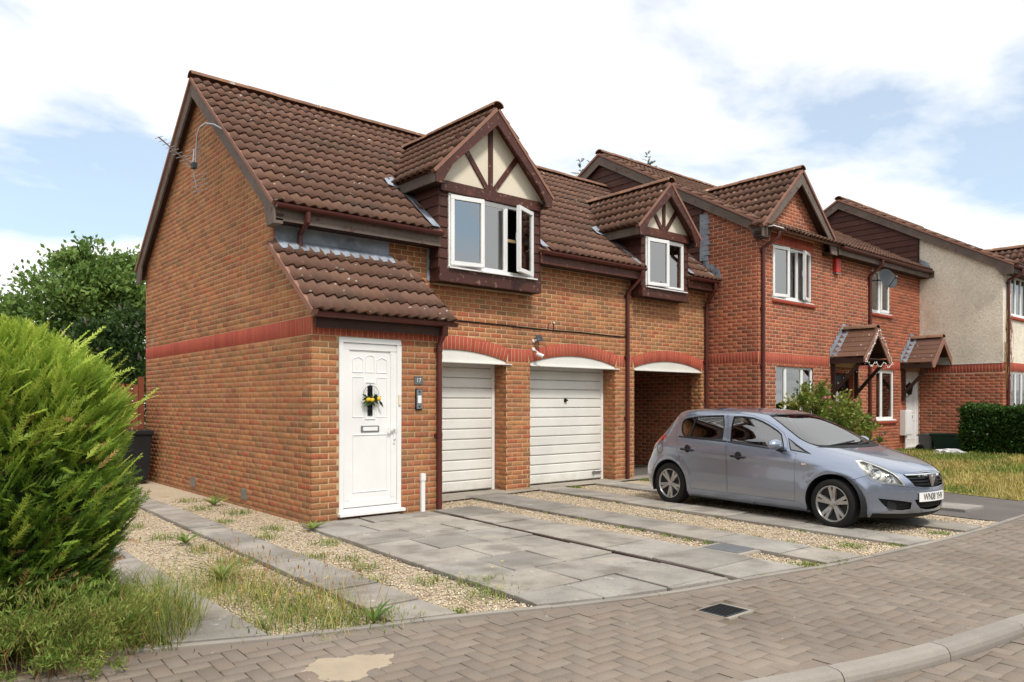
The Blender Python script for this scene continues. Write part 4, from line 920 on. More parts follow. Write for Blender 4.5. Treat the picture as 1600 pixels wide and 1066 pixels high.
def canopy(house, xc, half, zr_, ze, yw, yo):
    cz = MB(); sl = (zr_ - ze) / half; k = 1 / math.hypot(1, sl)
    root = MB().box(xc - half + .05, xc + half - .05, yo + .06, yw, ze - .035, ze - .015).build('canopy', 'timber_dark', house)
    for sg in (-1, 1):
        n_ = (sg * sl * k, 0, k); L_ = math.hypot(half, zr_ - ze); m = 6
        for i in range(m):                                     # plain tiles in courses
            a0, a1 = i / m, (i + 1) / m + .02; pa = (xc + sg * half * (1 - a0), ze + (zr_ - ze) * a0); pb = (xc + sg * half * (1 - a1), ze + (zr_ - ze) * a1)
            MB().slab((pa[0], yo, pa[1] + .012), (pa[0], yw - .02, pa[1] + .012), (pb[0], yw - .02, pb[1]), (pb[0], yo, pb[1]), n_, .02).build('tile_course', 'roof_tile', root)
        MB().prism([(xc, zr_ - .01), (xc + sg * (half + .01), ze - .02), (xc + sg * (half + .01), ze - .12), (xc + sg * (half - .10), ze - .12), (xc, zr_ - .17)], 1, yo - .03, yo).build('bargeboard', 'verge', root)
        MB().box(*sorted((xc + sg * (half - .03), xc + sg * half)), yo, yw, ze - .13, ze - .015).build('fascia', 'timber_dark', root)
        xb = xc + sg * (half - .10)
        br = MB().box(xb - .035, xb + .035, yw - .07, yw, ze - .95, ze - .13).build('bracket', 'timber_dark', root)
        MB().slab((xb - .03, yw - .07, ze - .80), (xb + .03, yw - .07, ze - .80), (xb + .03, yo + .12, ze - .16), (xb - .03, yo + .12, ze - .16), (0, 1, .6), .07).build('brace', 'timber_dark', root)
        n = 7; V = []
        for i in range(n):                                      # stepped lead at the wall
            t0 = i / n; V = [(xc + sg * half * (1 - t0), yw - .012, ze + (zr_ - ze) * t0 + .03), (xc + sg * half * (1 - t0 - 1 / n), yw - .012, ze + (zr_ - ze) * (t0 + 1 / n) + .03)]
            a, b = V; MB().add([a, b, (b[0], yw - .012, b[2] + .11), (a[0], yw - .012, b[2] + .11)], [(0, 1, 2, 3)]).add([a, b, (b[0] + sg * .0, yw - .16, b[2] + .012), (a[0], yw - .16, a[2] + .012)], [(0, 1, 2, 3)]).build('lead_flashing', 'lead', root)
    ridge('ridge_tile', root, (xc, yo - .02, zr_ + .0), (xc, yw - .02, zr_ + .0), limit=0)
    return root
def brick_sill(house, x0, x1, z, y):
    P = Pieces(); n = int((x1 - x0) / .075); P.tmpl('q', *brick_t(.068, .065, .16))
    for k in range(n): P.add('q', frame_M((x0 + k * (x1 - x0) / n, y - .05, z - .075), (1, 0, 0), (0, 1, .0), (0, -.25, 1)), (0, -1, 0))
    P.finish('sill_brick', 'brick_band', house, 0)

# ---------------- house with the front gable
ha = thing('gabled_house', 'red brick terraced house with a front gable and open upstairs window', 'house', (15.9, 10.0, 0))
A_B = Pieces(); A_S = Pieces(); A_T = Pieces()
GXc, GH, GZ, GSL = 14.85, 1.50, 6.32, .90; GE = GZ - GH * GSL; GY = 8.07
W1 = (14.06, 15.635, 3.62, 4.72); W1g = (14.18, 15.72, 1.10, 2.235); DA = (16.72, 17.58, .12, 2.15)
zt_a = lambda y: za_(y) - .12
wall('side_wall', 'mortar_pale', ha, (AX, 0, 0), (0, -1, 0), [(-17, -.1), (-AY, -.1), (-AY, zt_a(AY)), (-ARY, zt_a(ARY)), (-17, zt_a(17))])
lay_bricks(A_B, (AX, 0, 0), (0, -1, 0), (1, 0, 0), .03, 2.265, lambda z: [(-WY - .02, -AY)])
lay_bricks(A_B, (AX, 0, 0), (0, -1, 0), (1, 0, 0), 2.49, 5.9, lambda z: [(-WY - .12, -max(AY, ARY - (zt_a(ARY) - z) / ASL if z > zt_a(AY) else AY))] if ARY - (zt_a(ARY) - z) / ASL < WY else [])
soldiers(A_S, (AX, 0, 0), (0, -1, 0), (1, 0, 0), 2.265, -WY, -AY)
boards(ha, AX, lambda z: max(WY + .10, ARY - (zt_a(ARY) - z) / ASL), lambda z: min(ARY + (zt_a(ARY) - z) / ASL, 15.5), 3.4, 7.3)
# stepped soaker between boards and brick, and lead along the coach-house roof
for k in range(9):
    z = zr(9.6) + .15 + k * .11
    MB().add([(AX - .040, WY + .16, z), (AX - .014, WY - .05 - .05 * (k % 2), z), (AX - .012, WY - .02, z + .115), (AX - .040, WY + .16, z + .115)], [(0, 1, 2, 3)]).build('lead_soaker', 'lead', ha)
for k in range(5):
    y = 9.16 + k * .13; MB().add([(AX - .012, y - .03, zr(y) + .05), (AX - .012, y + .13, zr(y + .13) + .05), (AX - .012, y + .13, zr(y + .13) + .20), (AX - .012, y + .04, zr(y + .13) + .20)], [(0, 1, 2, 3)]).build('lead_soaker', 'lead', ha)
MB().slab((AX - .16, 9.16, zr(9.16) + .05), (AX - .01, 9.16, zr(9.16) + .05), (AX - .01, 10.1, zr(10.1) + .05), (AX - .16, 10.1, zr(10.1) + .05), (0, 0, 1), .008).build('lead_gutter', 'lead', ha)
ft = [(AX, -.1), (BX, -.1), (BX, 4.88), (GXc + GH - .08, 4.88), (GXc, GZ - .15), (GXc - GH + .1, GE - .02), (AX, 4.88)]
hl = [[(a, c), (b, c), (b, d), (a, d)] for a, b, c, d in (W1, W1g, DA)]
wall('front_wall', 'mortar_pale', ha, (0, AY, 0), (1, 0, 0), ft, hl)
def iv_a(z):
    iv = [(AX, BX)] if z < 4.86 else [(max(AX, GXc - (GZ - .15 - z) / GSL), GXc + (GZ - .15 - z) / GSL)]
    for a, b, c, d in (W1, W1g, DA):
        if c - .04 < z < d: iv = sub_iv(iv, a, b)
    if W1[3] < z < W1[3] + .225: iv = sub_iv(iv, W1[0] - .1, W1[1] + .1)
    return [q for q in iv if q[1] - q[0] > .04]
lay_bricks(A_B, (0, AY, 0), (1, 0, 0), (0, 1, 0), .03, 2.265, iv_a); lay_bricks(A_B, (0, AY, 0), (1, 0, 0), (0, 1, 0), 2.49, 6.2, iv_a)
soldiers(A_S, (0, AY, 0), (1, 0, 0), (0, 1, 0), 2.265, AX + .01, DA[0] - .3); soldiers(A_S, (0, AY, 0), (1, 0, 0), (0, 1, 0), 2.265, DA[1] + .25, BX)
soldiers(A_S, (0, AY, 0), (1, 0, 0), (0, 1, 0), 4.725, W1[0] - .1, W1[1] + .1)
window(ha, *W1, AY + .03, [(.36, 'l', 8), (.30, None, 0), (.34, 'r', 16)], curtain=True); brick_sill(ha, W1[0] - .03, W1[1] + .12, W1[2] - .03, AY)
window(ha, *W1g, AY + .03, [(.28, None, 0), (.44, None, 0), (.28, None, 0)], curtain=True)
dr = BOX('front_door', 'navy', ha, DA[0] + .06, DA[1] - .06, AY + .14, AY + .18, DA[2], DA[3] - .05) if False else None
pm('navy', [C_(38, 46, 60)], rough=.4, weather=None, grain=None, piece=False, bump=None); pm('maroon', [C_(64, 30, 28)], rough=.5, weather=None, grain=None, piece=False, bump=None)
fd = MB().box(DA[0] + .06, DA[1] - .06, AY + .14, AY + .18, DA[2], DA[3] - .05).build('front_door', 'navy', ha, bevel=.004)
bars(DA[0], DA[1], AY + .10, AY + .19, DA[2], DA[3], .06).build('door_frame', 'maroon', fd)
MB().box(DA[0] + .20, DA[1] - .20, AY + .132, AY + .139, 1.05, 1.85).build('door_light', 'glass', fd); MB().box(DA[0] + .28, DA[0] + .34, AY + .125, AY + .139, 1.1, 1.8).build('leaded_strip', 'upvc', fd)
MB().box(DA[0], DA[0] + .01, AY, AY + .2, DA[2], DA[3]).box(DA[1] - .01, DA[1], AY, AY + .2, DA[2], DA[3]).box(DA[0], DA[1], AY, AY + .2, DA[3] - .008, DA[3]).build('door_reveal', 'brick_red', ha)
# main roof and the front cross gable
ra = MB().slab((AX - .11, AE, za_(AE)), (BX, AE, za_(AE)), (BX, ARY, ARZ), (AX - .11, ARY, ARZ), -AN, .05).slab((AX - .11, ARY, ARZ), (BX, ARY, ARZ), (BX, 17.2, za_(17.2)), (AX - .11, 17.2, za_(17.2)), -ANb, .05).build('roof', 'roof_tile', ha)
tile_slope(A_T, (AX - .13, AE, za_(AE)), (1, 0, 0), AU, AN, BX - AX + .13, (ARY - AE) / ac, None, ra)
ridge('ridge_tile', ra, (AX - .14, ARY, ARZ + .035), (BX, ARY, ARZ + .035), limit=40)
verge(ha, AX, ARY, ARZ, ASL, AE, 17.2)
gk = 1 / math.hypot(1, GSL)
for sg in (-1, 1):
    yr = ARY - (ARZ - GZ) / ASL; ye = ARY - (ARZ - GE) / ASL; nd = np.array((sg * GSL * gk, 0, gk)); ud = np.array((-sg * gk, 0, GSL * gk)); W_ = yr + .1 - GY
    gr = MB().slab((GXc + sg * GH, GY, GE), (GXc + sg * GH, ye + .3, GE), (GXc, yr + .1, GZ), (GXc, GY, GZ), -nd, .03).build('gable_roof', 'roof_tile', ha)
    org = (GXc + sg * (GH + .02), GY - .01 + (0 if sg > 0 else W_), GE - .02)
    tile_slope(A_T, org, (0, sg, 0), ud, nd, W_, GH / gk, lambda c: c[2] > za_(c[1]) - .02, gr, start=-.03)
    MB().prism([(GXc, GZ - .03), (GXc + sg * (GH + .02), GE - .045), (GXc + sg * (GH + .02), GE - .24), (GXc + sg * (GH - .24), GE - .24), (GXc + sg * (GH - .32), GE + GSL * .32 - .24), (GXc, GZ - .29)], 1, GY - .0, GY + .03).build('bargeboard', 'timber_old', ha)
    MB().slab((GXc, GY - .03, GZ - .04), (GXc, GY + .06, GZ - .04), (GXc + sg * (GH + .02), GY + .06, GE - .06), (GXc + sg * (GH + .02), GY - .03, GE - .06), tuple(nd), .05).build('verge_strip', 'verge', ha)
    MB().slab((GXc, GY + .03, GZ - .17), (GXc, AY, GZ - .17), (GXc + sg * GH, AY, GE - .17), (GXc + sg * GH, GY + .03, GE - .17), (0, 0, 1), .02).build('verge_soffit', 'timber_dark', ha)
    MB().box(*sorted((GXc + sg * (GH - .26), GXc + sg * (GH + .0))), GY + .03, AY, GE - .24, GE - .19).build('eaves_box', 'timber_dark', ha)
ridge('ridge_tile', ha, (GXc, GY - .02, GZ + .02), (GXc, ARY - (ARZ - GZ) / ASL + .05, GZ + .02), limit=20)
def eaves(house, a, b, ye, z, yw, gm='gutter'):
    MB().box(a, b, ye + .01, ye + .035, z - .20, z - .03).build('fascia', 'timber_old', house); MB().box(a, b, ye + .036, yw, z - .195, z - .18).build('soffit', 'timber_dark', house)
    gutter('gutter', house, (a, ye - .05, z - .03), (b, ye - .05, z - .03))
eaves(ha, GXc + GH + .04, BX, AE, za_(AE), AY)
gutter('gutter', ha, (AX - .02, AE - .05, za_(AE) - .03), (AX + .42, AE - .05, za_(AE) - .03)); MB().box(AX - .1, AX + .3, AE - .12, AE + .0, za_(AE) - .035, za_(AE) - .02).build('gutter_cap', 'upvc', ha)
downpipe(ha, AX + .10, AY - .05, 4.55, .05, AX + .22, AE - .05, za_(AE) - .08)
canopy(ha, 17.10, .66, 3.13, 2.46, AY, 7.52)
A_B.finish('brick', 'brick_red', ha, 300); A_S.finish('band_brick', 'brick_band', ha, 100); A_T.finish('tile', 'roof_tile', ra, 200)

# ---------------- plain middle house
hb = thing('terraced_house', 'red brick mid-terrace house with white door under a small tiled canopy', 'house', (19.8, 10.0, 0))
B_B = Pieces(); B_S = Pieces(); B_T = Pieces()
W2 = (18.55, 19.54, 3.675, 4.72); W2g = (18.78, 19.81, 1.04, 2.265); DB = (20.52, 21.34, .26, 2.27)
wall('front_wall', 'mortar_pale', hb, (0, AY + .003, 0), (1, 0, 0), [(BX, -.1), (CX_, -.1), (CX_, 4.88), (BX, 4.88)], [[(a, c), (b, c), (b, d), (a, d)] for a, b, c, d in (W2, W2g, DB)])
def iv_b(z):
    iv = [(BX, CX_)]
    for a, b, c, d in (W2, W2g, DB):
        if c - .04 < z < d: iv = sub_iv(iv, a, b)
    return iv
lay_bricks(B_B, (0, AY, 0), (1, 0, 0), (0, 1, 0), .03, 2.265, iv_b); lay_bricks(B_B, (0, AY, 0), (1, 0, 0), (0, 1, 0), 2.49, 4.87, iv_b)
soldiers(B_S, (0, AY, 0), (1, 0, 0), (0, 1, 0), 2.27, BX, 20.3)
window(hb, *W2, AY + .03, [(.5, None, 0), (.5, 'r', 0)], curtain=True); brick_sill(hb, W2[0] - .03, W2[1] + .1, W2[2] - .03, AY)
window(hb, *W2g, AY + .03, [(.36, None, 0), (.64, None, 0)], curtain=True); brick_sill(hb, W2g[0] - .03, W2g[1] + .1, W2g[2] - .03, AY)
fd = MB().box(DB[0] + .05, DB[1] - .05, AY + .05, AY + .09, DB[2], DB[3] - .04).build('front_door', 'upvc', hb, bevel=.004); bars(DB[0], DB[1], AY + .02, AY + .10, DB[2], DB[3], .055).build('door_frame', 'upvc', fd)
dm_ = MB()
for a, b, c, d in ((.16, .38, .5, 1.0), (.46, .68, .5, 1.0), (.16, .38, 1.2, 2.1), (.46, .68, 1.2, 2.1)): dm_.add(*ring(DB[0] + a, DB[0] + b, c, d, AY + .049, .016, .01))
dm_.build('door_moulding', 'upvc', fd); MB().box(DB[0] + .3, DB[0] + .52, AY + .04, AY + .049, 1.06, 1.12).build('letterbox', 'steel', fd)
rb = MB().slab((BX, AE, za_(AE)), (CX_ - .01, AE, za_(AE)), (CX_ - .01, ARY, ARZ), (BX, ARY, ARZ), -AN, .05).slab((BX, ARY, ARZ), (CX_, ARY, ARZ), (CX_, 17.2, za_(17.2)), (BX, 17.2, za_(17.2)), -ANb, .05).build('roof', 'roof_tile', hb)
tile_slope(B_T, (BX, AE, za_(AE)), (1, 0, 0), AU, AN, CX_ - BX - .01, (ARY - AE) / ac, None, rb)
ridge('ridge_tile', rb, (BX, ARY, ARZ + .035), (CX_, ARY, ARZ + .035), limit=10)
eaves(hb, BX, CX_ - .02, AE, za_(AE), AY); MB().box(CX_ - .02, CX_ + .25, AE - .10, AY, za_(AE) - .20, za_(AE) - .03).build('eaves_return', 'timber_old', hb)
MB().add([(CX_ - .02, AE - .02, za_(AE) + .05), (CX_ - .02, 9.2, za_(9.2) + .05), (CX_ - .02, 9.2, za_(9.2) + .22), (CX_ - .02, AE + .05, za_(AE) + .22)], [(0, 1, 2, 3)]).build('lead_flashing', 'lead', hb)
downpipe(hb, BX + .06, AY - .05, 4.50, .10, BX + .10, AE - .05, za_(AE) - .08)
canopy(hb, 20.85, .70, 3.13, 2.46, AY, 7.52)
B_B.finish('brick', 'brick_red', hb, 0); B_S.finish('band_brick', 'brick_band', hb, 0); B_T.finish('tile', 'roof_tile', rb, 60)

# ---------------- rendered end house standing forward
hc = thing('rendered_house', 'house with cream pebbledashed gable wall over red brick at the terrace end', 'house', (23.5, 9.0, 0))
CY, CE = 6.34, 6.08; CRY, CRZ = 10.45, 7.30; zc = lambda y: CRZ - ASL * abs(y - CRY)
C_B = Pieces(); C_S = Pieces(); C_T = Pieces()
MB().add([(CX_, CY, -.1), (CX_, 15, -.1), (CX_, 15, 2.45), (CX_, CY, 2.45)], [(0, 1, 2, 3)]).build('lower_wall', 'mortar_pale', hc)
wall('rendered_wall', 'pebbledash', hc, (CX_ - .012, 0, 0), (0, -1, 0), [(-15, 2.45), (-CY, 2.45), (-CY, zc(CY) - .12), (-CRY, CRZ - .12), (-15, zc(15) - .12)])
MB().box(CX_ - .016, CX_ + .03, CY, AY - .01, 2.448, 2.462).build('render_stop', 'upvc', hc)
lay_bricks(C_B, (CX_, 0, 0), (0, -1, 0), (1, 0, 0), .03, 2.22, lambda z: [(-AY, -CY)]); soldiers(C_S, (CX_, 0, 0), (0, -1, 0), (1, 0, 0), 2.225, -AY, -CY)
boards(hc, CX_ - .014, lambda z: max(8.32, CRY - (CRZ - .14 - z) / ASL), lambda z: min(12.5, CRY + (CRZ - .14 - z) / ASL), 4.9, 7.2)
MB().box(CX_ - .06, CX_ - .012, 8.29, 8.33, 4.9, zc(8.3) - .15).build('corner_trim', 'timber_dark', hc)
W3 = (21.98, 23.3, 3.67, 4.70); W3g = (21.95, 23.4, 1.0, 2.25)
wall('front_wall', 'pebbledash', hc, (0, CY, 0), (1, 0, 0), [(CX_ - .012, 2.45), (27, 2.45), (27, 4.95), (CX_ - .012, 4.95)], [[(W3[0], W3[2]), (W3[1], W3[2]), (W3[1], W3[3]), (W3[0], W3[3])]])
wall('front_lower_wall', 'mortar_pale', hc, (0, CY + .002, 0), (1, 0, 0), [(CX_, -.1), (27, -.1), (27, 2.45), (CX_, 2.45)], [[(W3g[0], W3g[2]), (W3g[1], W3g[2]), (W3g[1], W3g[3]), (W3g[0], W3g[3])]])
lay_bricks(C_B, (0, CY, 0), (1, 0, 0), (0, 1, 0), .03, 2.22, lambda z: sub_iv([(CX_, 26)], W3g[0], W3g[1]) if z > W3g[2] else [(CX_, 26)]); soldiers(C_S, (0, CY, 0), (1, 0, 0), (0, 1, 0), 2.255, CX_, 25)
window(hc, *W3, CY + .03, [(.34, None, 0), (.33, None, 0), (.33, None, 0)], curtain=True); brick_sill(hc, W3[0] - .05, W3[1] + .1, W3[2] - .03, CY)
window(hc, *W3g, CY + .03, [(.34, None, 0), (.33, None, 0), (.33, None, 0)], curtain=True)
rc = MB().slab((CX_ - .11, CE, zc(CE)), (27, CE, zc(CE)), (27, CRY, CRZ), (CX_ - .11, CRY, CRZ), -AN, .05).slab((CX_ - .11, CRY, CRZ), (27, CRY, CRZ), (27, 15.2, zc(15.2)), (CX_ - .11, 15.2, zc(15.2)), -ANb, .05).build('roof', 'roof_tile', hc)
tile_slope(C_T, (CX_ - .13, CE, zc(CE)), (1, 0, 0), AU, AN, 27 - CX_ + .13, (CRY - CE) / ac, None, rc)
ridge('ridge_tile', rc, (CX_ - .14, CRY, CRZ + .035), (27, CRY, CRZ + .035), limit=10)
verge(hc, CX_ - .012, CRY, CRZ, ASL, CE, 15.2); eaves(hc, CX_ - .1, 27, CE, zc(CE), CY)
for sg in (-1, 1):                                             # small front gable
    xc, hf, zg = 23.0, .85, 5.50; q = .8; k = 1 / math.hypot(1, q); nd = np.array((sg * q * k, 0, k)); gr = MB().slab((xc + sg * hf, 6.0, zg - hf * q), (xc + sg * hf, 7.2, zg - hf * q), (xc, 7.6, zg), (xc, 6.0, zg), -nd, .03).build('gable_roof', 'roof_tile', hc)
    tile_slope(C_T, (xc + sg * hf, 6.0 + (0 if sg > 0 else 1.5), zg - hf * q), (0, sg, 0), (-sg * k, 0, q * k), nd, 1.5, hf / k, lambda c: c[2] > zc(c[1]) - .02, gr)
    MB().prism([(xc, zg - .03), (xc + sg * hf, zg - hf * q - .03), (xc + sg * hf, zg - hf * q - .2), (xc, zg - .24)], 1, 6.0, 6.03).build('bargeboard', 'timber_old', hc)
ridge('ridge_tile', hc, (23.0, 5.98, 5.52), (23.0, 7.3, 5.52), limit=0)
MB().prism([(22.3, 4.9), (23.7, 4.9), (23.0, 5.45)], 1, CY - .02, CY + .02).build('gable_panel', 'pebbledash', hc)
downpipe(hc, 21.62, CY - .05, 4.50, .2, 21.72, CE - .05, zc(CE) - .08)
C_B.finish('brick', 'brick_red', hc, 0); C_S.finish('band_brick', 'brick_band', hc, 0); C_T.finish('tile', 'roof_tile', rc, 0)
# ================================================================== PARKED CAR
def carpaint(name, col):
    m, t = newmat(name); b = N(t, 'ShaderNodeBsdfPrincipled', Roughness=.27, Metallic=.72); b.inputs['Base Color'].default_value = col
    b.inputs['Coat Weight'].default_value = 1.0; b.inputs['Coat Roughness'].default_value = .04
    o = N(t, 'ShaderNodeOutputMaterial'); L(t, b.outputs[0], o.inputs[0])
carpaint('car_paint', C_(148, 157, 175))
pm('tyre', [C_(38, 37, 36)], rough=.85, weather=(8, .15), grain=(200, .2), piece=False)
pm('alloy', [C_(186, 186, 186)], rough=.35, weather=(8, .2), grain=None, metal=.7, piece=False, bump=None, spots=[(22, .6, .08, C_(120, 84, 62), .6)])
pm('black_plastic', [C_(34, 35, 37)], rough=.6, weather=None, grain=None, piece=False, bump=None)
pm('car_seat', [C_(58, 60, 66)], rough=.9, weather=(6, .15), grain=(150, .2), piece=False)
pm('lamp_red', [C_(170, 28, 30)], rough=.12, weather=None, grain=None, piece=False, bump=None, spec=.6, coat=1.0)
pm('lamp_silver', [C_(226, 224, 214)], rough=.3, weather=None, grain=None, metal=.0, piece=False, bump=None)
pm('chrome', [C_(226, 228, 232)], rough=.08, weather=None, grain=None, metal=1.0, piece=False, bump=None)
pm('plate_white', [C_(236, 236, 232)], rough=.4, weather=None, grain=None, piece=False, bump=None)
glassmat('car_glass', (.45, .49, .49, 1), 1.5)
glassmat('lamp_glass', (.96, .97, .97, 1), .1)
CT=np.array([
# z    xr    xf    w    xmr  nr  xmf  nf
[.150, .14, 3.86, .770,1.20,5.0,3.00,2.5],
[.200, .05, 3.94, .815,1.20,5.0,3.00,2.4],
[.300, .00, 3.98, .842,1.20,5.0,3.00,2.3],
[.420,-.02, 3.99, .852,1.20,5.0,3.00,2.3],
[.540,-.01, 3.975,.856,1.20,4.8,3.00,2.3],
[.620, .02, 3.94, .856,1.20,4.6,3.00,2.3],
[.690, .04, 3.86, .853,1.20,4.4,2.90,2.4],
[.750, .06, 3.72, .848,1.20,4.2,2.75,2.6],
[.810, .085,3.52, .840,1.20,4.0,2.50,2.9],
[.870, .120,3.28, .825,1.20,4.0,2.25,3.3],
[.920, .160,3.06, .803,1.20,4.0,2.05,4.2],
[.960, .200,2.93, .780,1.20,4.0,1.85,5.0],
[1.040,.270,2.76, .745,1.20,4.0,1.70,5.5],
[1.120,.340,2.60, .712,1.20,4.0,1.60,5.5],
[1.200,.400,2.43, .675,1.20,4.0,1.50,5.3],
[1.270,.450,2.26, .635,1.20,4.0,1.45,4.8],
[1.315,.490,2.12, .590,1.20,3.8,1.42,4.2],
[1.345,.560,1.98, .530,1.20,3.5,1.40,3.4],
[1.365,.720,1.80, .440,1.25,3.0,1.38,3.0],
[1.378,.950,1.62, .300,1.28,2.6,1.36,2.6],
[1.384,1.15,1.45, .140,1.30,2.3,1.34,2.3]])
def ctab(z):
    z=np.asarray(z,float); zs=CT[:,0]
    out=[]
    for k in range(1,8):
        v=CT[:,k]; h=np.diff(zs); dl=np.diff(v)/h
        m=np.zeros(len(v)); m[0]=dl[0]; m[-1]=dl[-1]
        for i in range(1,len(v)-1):
            if dl[i-1]*dl[i]>0:
                w1=2*h[i]+h[i-1]; w2=h[i]+2*h[i-1]; m[i]=(w1+w2)/(w1/dl[i-1]+w2/dl[i])
        zz=np.clip(z,zs[0],zs[-1]); i=np.clip(np.searchsorted(zs,zz)-1,0,len(zs)-2)
        t=(zz-zs[i])/h[i]
        out.append((1+2*t)*(1-t)**2*v[i]+t*(1-t)**2*h[i]*m[i]+t*t*(3-2*t)*v[i+1]+t*t*(t-1)*h[i]*m[i+1])
    return out
RW=(.68,.295);FW=(3.272,.285)
def csurf(s,z,off=0.0):
    """half body: s 0 rear centre,1..2 flank,3 nose centre -> x,y,z ; off = along approx outward"""
    s=np.asarray(s,float);z=np.asarray(z,float)
    xr,xf,w,xmr,nr,xmf,nf=ctab(z)
    a=np.clip(s,0,1)*math.pi/2; b=np.clip(s-2,0,1)*math.pi/2
    cr=np.abs(np.cos(a));sr=np.abs(np.sin(a));cf=np.abs(np.cos(b));sf=np.abs(np.sin(b))
    ra=np.power(np.power(cr,nr)+np.power(sr,nr),-1/nr); rb=np.power(np.power(cf,nf)+np.power(sf,nf),-1/nf)
    x=np.where(s<1,xmr-(xmr-xr)*cr*ra,np.where(s<=2,xmr+(xmf-xmr)*(s-1),xmf+(xf-xmf)*sf*rb))
    y=np.where(s<1,w*sr*ra,np.where(s<=2,w,w*cf*rb))
    # wheel arch flare and waist crease
    for (wx,wz) in (RW,FW):
        r=np.hypot(x-wx,z-wz)
        y=y+np.where((s>.5)&(s<2.6)&(y>.5),.016*np.exp(-((r-.375)/.035)**2),0)
    cz=.80-.055*(x-1.0)/2.0
    y=y+np.where(y>.6,.010*np.exp(-((z-cz)/.05)**2)-.008*np.exp(-((z-cz+.13)/.08)**2),0)
    return x,y,z
def s_of_x(x,z):
    xr,xf,w,xmr,nr,xmf,nf=[float(q) for q in ctab(z)]
    if x<xmr: q=min(1,max(0,(xmr-x)/(xmr-xr))); return math.atan2((1-q**nr)**(1/nr),q)/(math.pi/2)
    if x<=xmf: return 1+(x-xmr)/(xmf-xmr)
    q=min(1,max(0,(x-xmf)/(xf-xmf))); return 2+math.atan2(q,(1-q**nf)**(1/nf))/(math.pi/2)
def s_of_y_front(y,z):
    xr,xf,w,xmr,nr,xmf,nf=[float(q) for q in ctab(z)]; q=min(1,max(0,y/w)); return 2+math.atan2((1-q**nf)**(1/nf),q)/(math.pi/2)
def NS(poly):
    """(angle parameter, z) outlines -> the even parameter used by csurf"""
    out=[]
    for s0,z in poly:
        xr,xf,w,xmr,nr,xmf,nf=[float(q) for q in ctab(z)]
        if s0<1: t=s0*math.pi/2; c,q=abs(math.cos(t))**(2/nr),abs(math.sin(t))**(2/nr); out.append((math.atan2(q,c)/(math.pi/2) if s0>0 else 0.0,z))
        elif s0>2: t=(s0-2)*math.pi/2; c,q=abs(math.cos(t))**(2/nf),abs(math.sin(t))**(2/nf); out.append((2+math.atan2(q,c)/(math.pi/2) if s0<3 else 3.0,z))
        else: out.append((s0,z))
    return out
def cnorm(s, z):
    e = 2e-3; a = np.stack(csurf(np.clip(s + e, 0, 3), z), -1) - np.stack(csurf(np.clip(s - e, 0, 3), z), -1); b = np.stack(csurf(s, np.minimum(z + e, 1.384)), -1) - np.stack(csurf(s, np.maximum(z - e, .15)), -1)
    n = np.cross(a, b); l = np.linalg.norm(n, axis=-1, keepdims=True); return -n / np.where(l < 1e-12, 1, l)
def cpt(s, z, off=0.0):
    s, z = np.asarray(s, float), np.clip(np.asarray(z, float), .15, 1.384); p = np.stack(csurf(s, z), -1)
    return p + cnorm(s, z) * off if off else p
SGRID = list(np.arange(.02, 1, .028)) + list(np.arange(1.0, 2, .05)) + list(np.arange(2.0, 3, .024)); ZGRID = list(np.arange(.165, 1.26, .026)) + [1.275, 1.29, 1.305, 1.318, 1.33, 1.34, 1.35, 1.358, 1.365, 1.371, 1.376, 1.380, 1.3825]
def cregion(name, mat, parent, outer, holes=(), off=0.0, side='both', smooth=True, joined=True):
    """a panel cut from the body surface; outer/holes in (s,z). side: near(-1), far(1) or both halves in one mesh"""
    dense = lambda poly: poly if len(poly) > 40 else [tuple(np.array(a) + (np.array(b) - np.array(a)) * t) for a, b in zip(poly, poly[1:] + poly[:1]) for t in np.arange(0, .999, 1 / max(1, math.ceil(np.linalg.norm((np.array(b) - np.array(a)) * (1, 1)) / .03)))]
    outer = dense(list(outer)); holes = [dense(list(h)) for h in holes]; s0, s1 = min(p[0] for p in outer), max(p[0] for p in outer); z0, z1 = min(p[1] for p in outer), max(p[1] for p in outer)
    G = np.array([(s, z) for s in SGRID if s0 < s < s1 for z in ZGRID if z0 < z < z1]).reshape(-1, 2); k_ = in_poly_np(G, outer)
    for h in holes: k_ &= ~in_poly_np(G, h)
    ex = [tuple(q) for q in G[k_]]
    V, F = sheet(outer, holes, extra=ex); V = np.array(V); P = cpt(np.clip(V[:, 0], 0, 3), V[:, 1], off)
    mb = MB(); out = []
    for sg in ((-1, 1) if side == 'both' else (side,)):
        Q = P * (1, sg, 1); mb.add(Q, F if sg > 0 else [f[::-1] for f in F])
    me = bpy.data.meshes.new(name); me.from_pydata(mb.v, [], mb.f); bm = bmesh.new(); bm.from_mesh(me); bmesh.ops.remove_doubles(bm, verts=bm.verts, dist=4e-4); bmesh.ops.recalc_face_normals(bm, faces=bm.faces); bm.to_mesh(me); bm.free()
    me.polygons.foreach_set('use_smooth', np.ones(len(me.polygons), bool)); me.set_sharp_from_angle(angle=R(50))
    return link(name, me, mat, parent, True)
def XZ(poly):
    d = [tuple(np.array(a) + (np.array(b) - np.array(a)) * t) for a, b in zip(poly, poly[1:] + poly[:1]) for t in np.arange(0, .999, 1 / max(1, math.ceil(math.hypot(b[0] - a[0], b[1] - a[1]) / .03)))]
    return [(s_of_x(x, min(max(z, .15), 1.384)), z) for x, z in d]
def dens_xz(poly): return [tuple(np.array(a) + (np.array(b) - np.array(a)) * t) for a, b in zip(poly, poly[1:] + poly[:1]) for t in (0, .34, .67)]
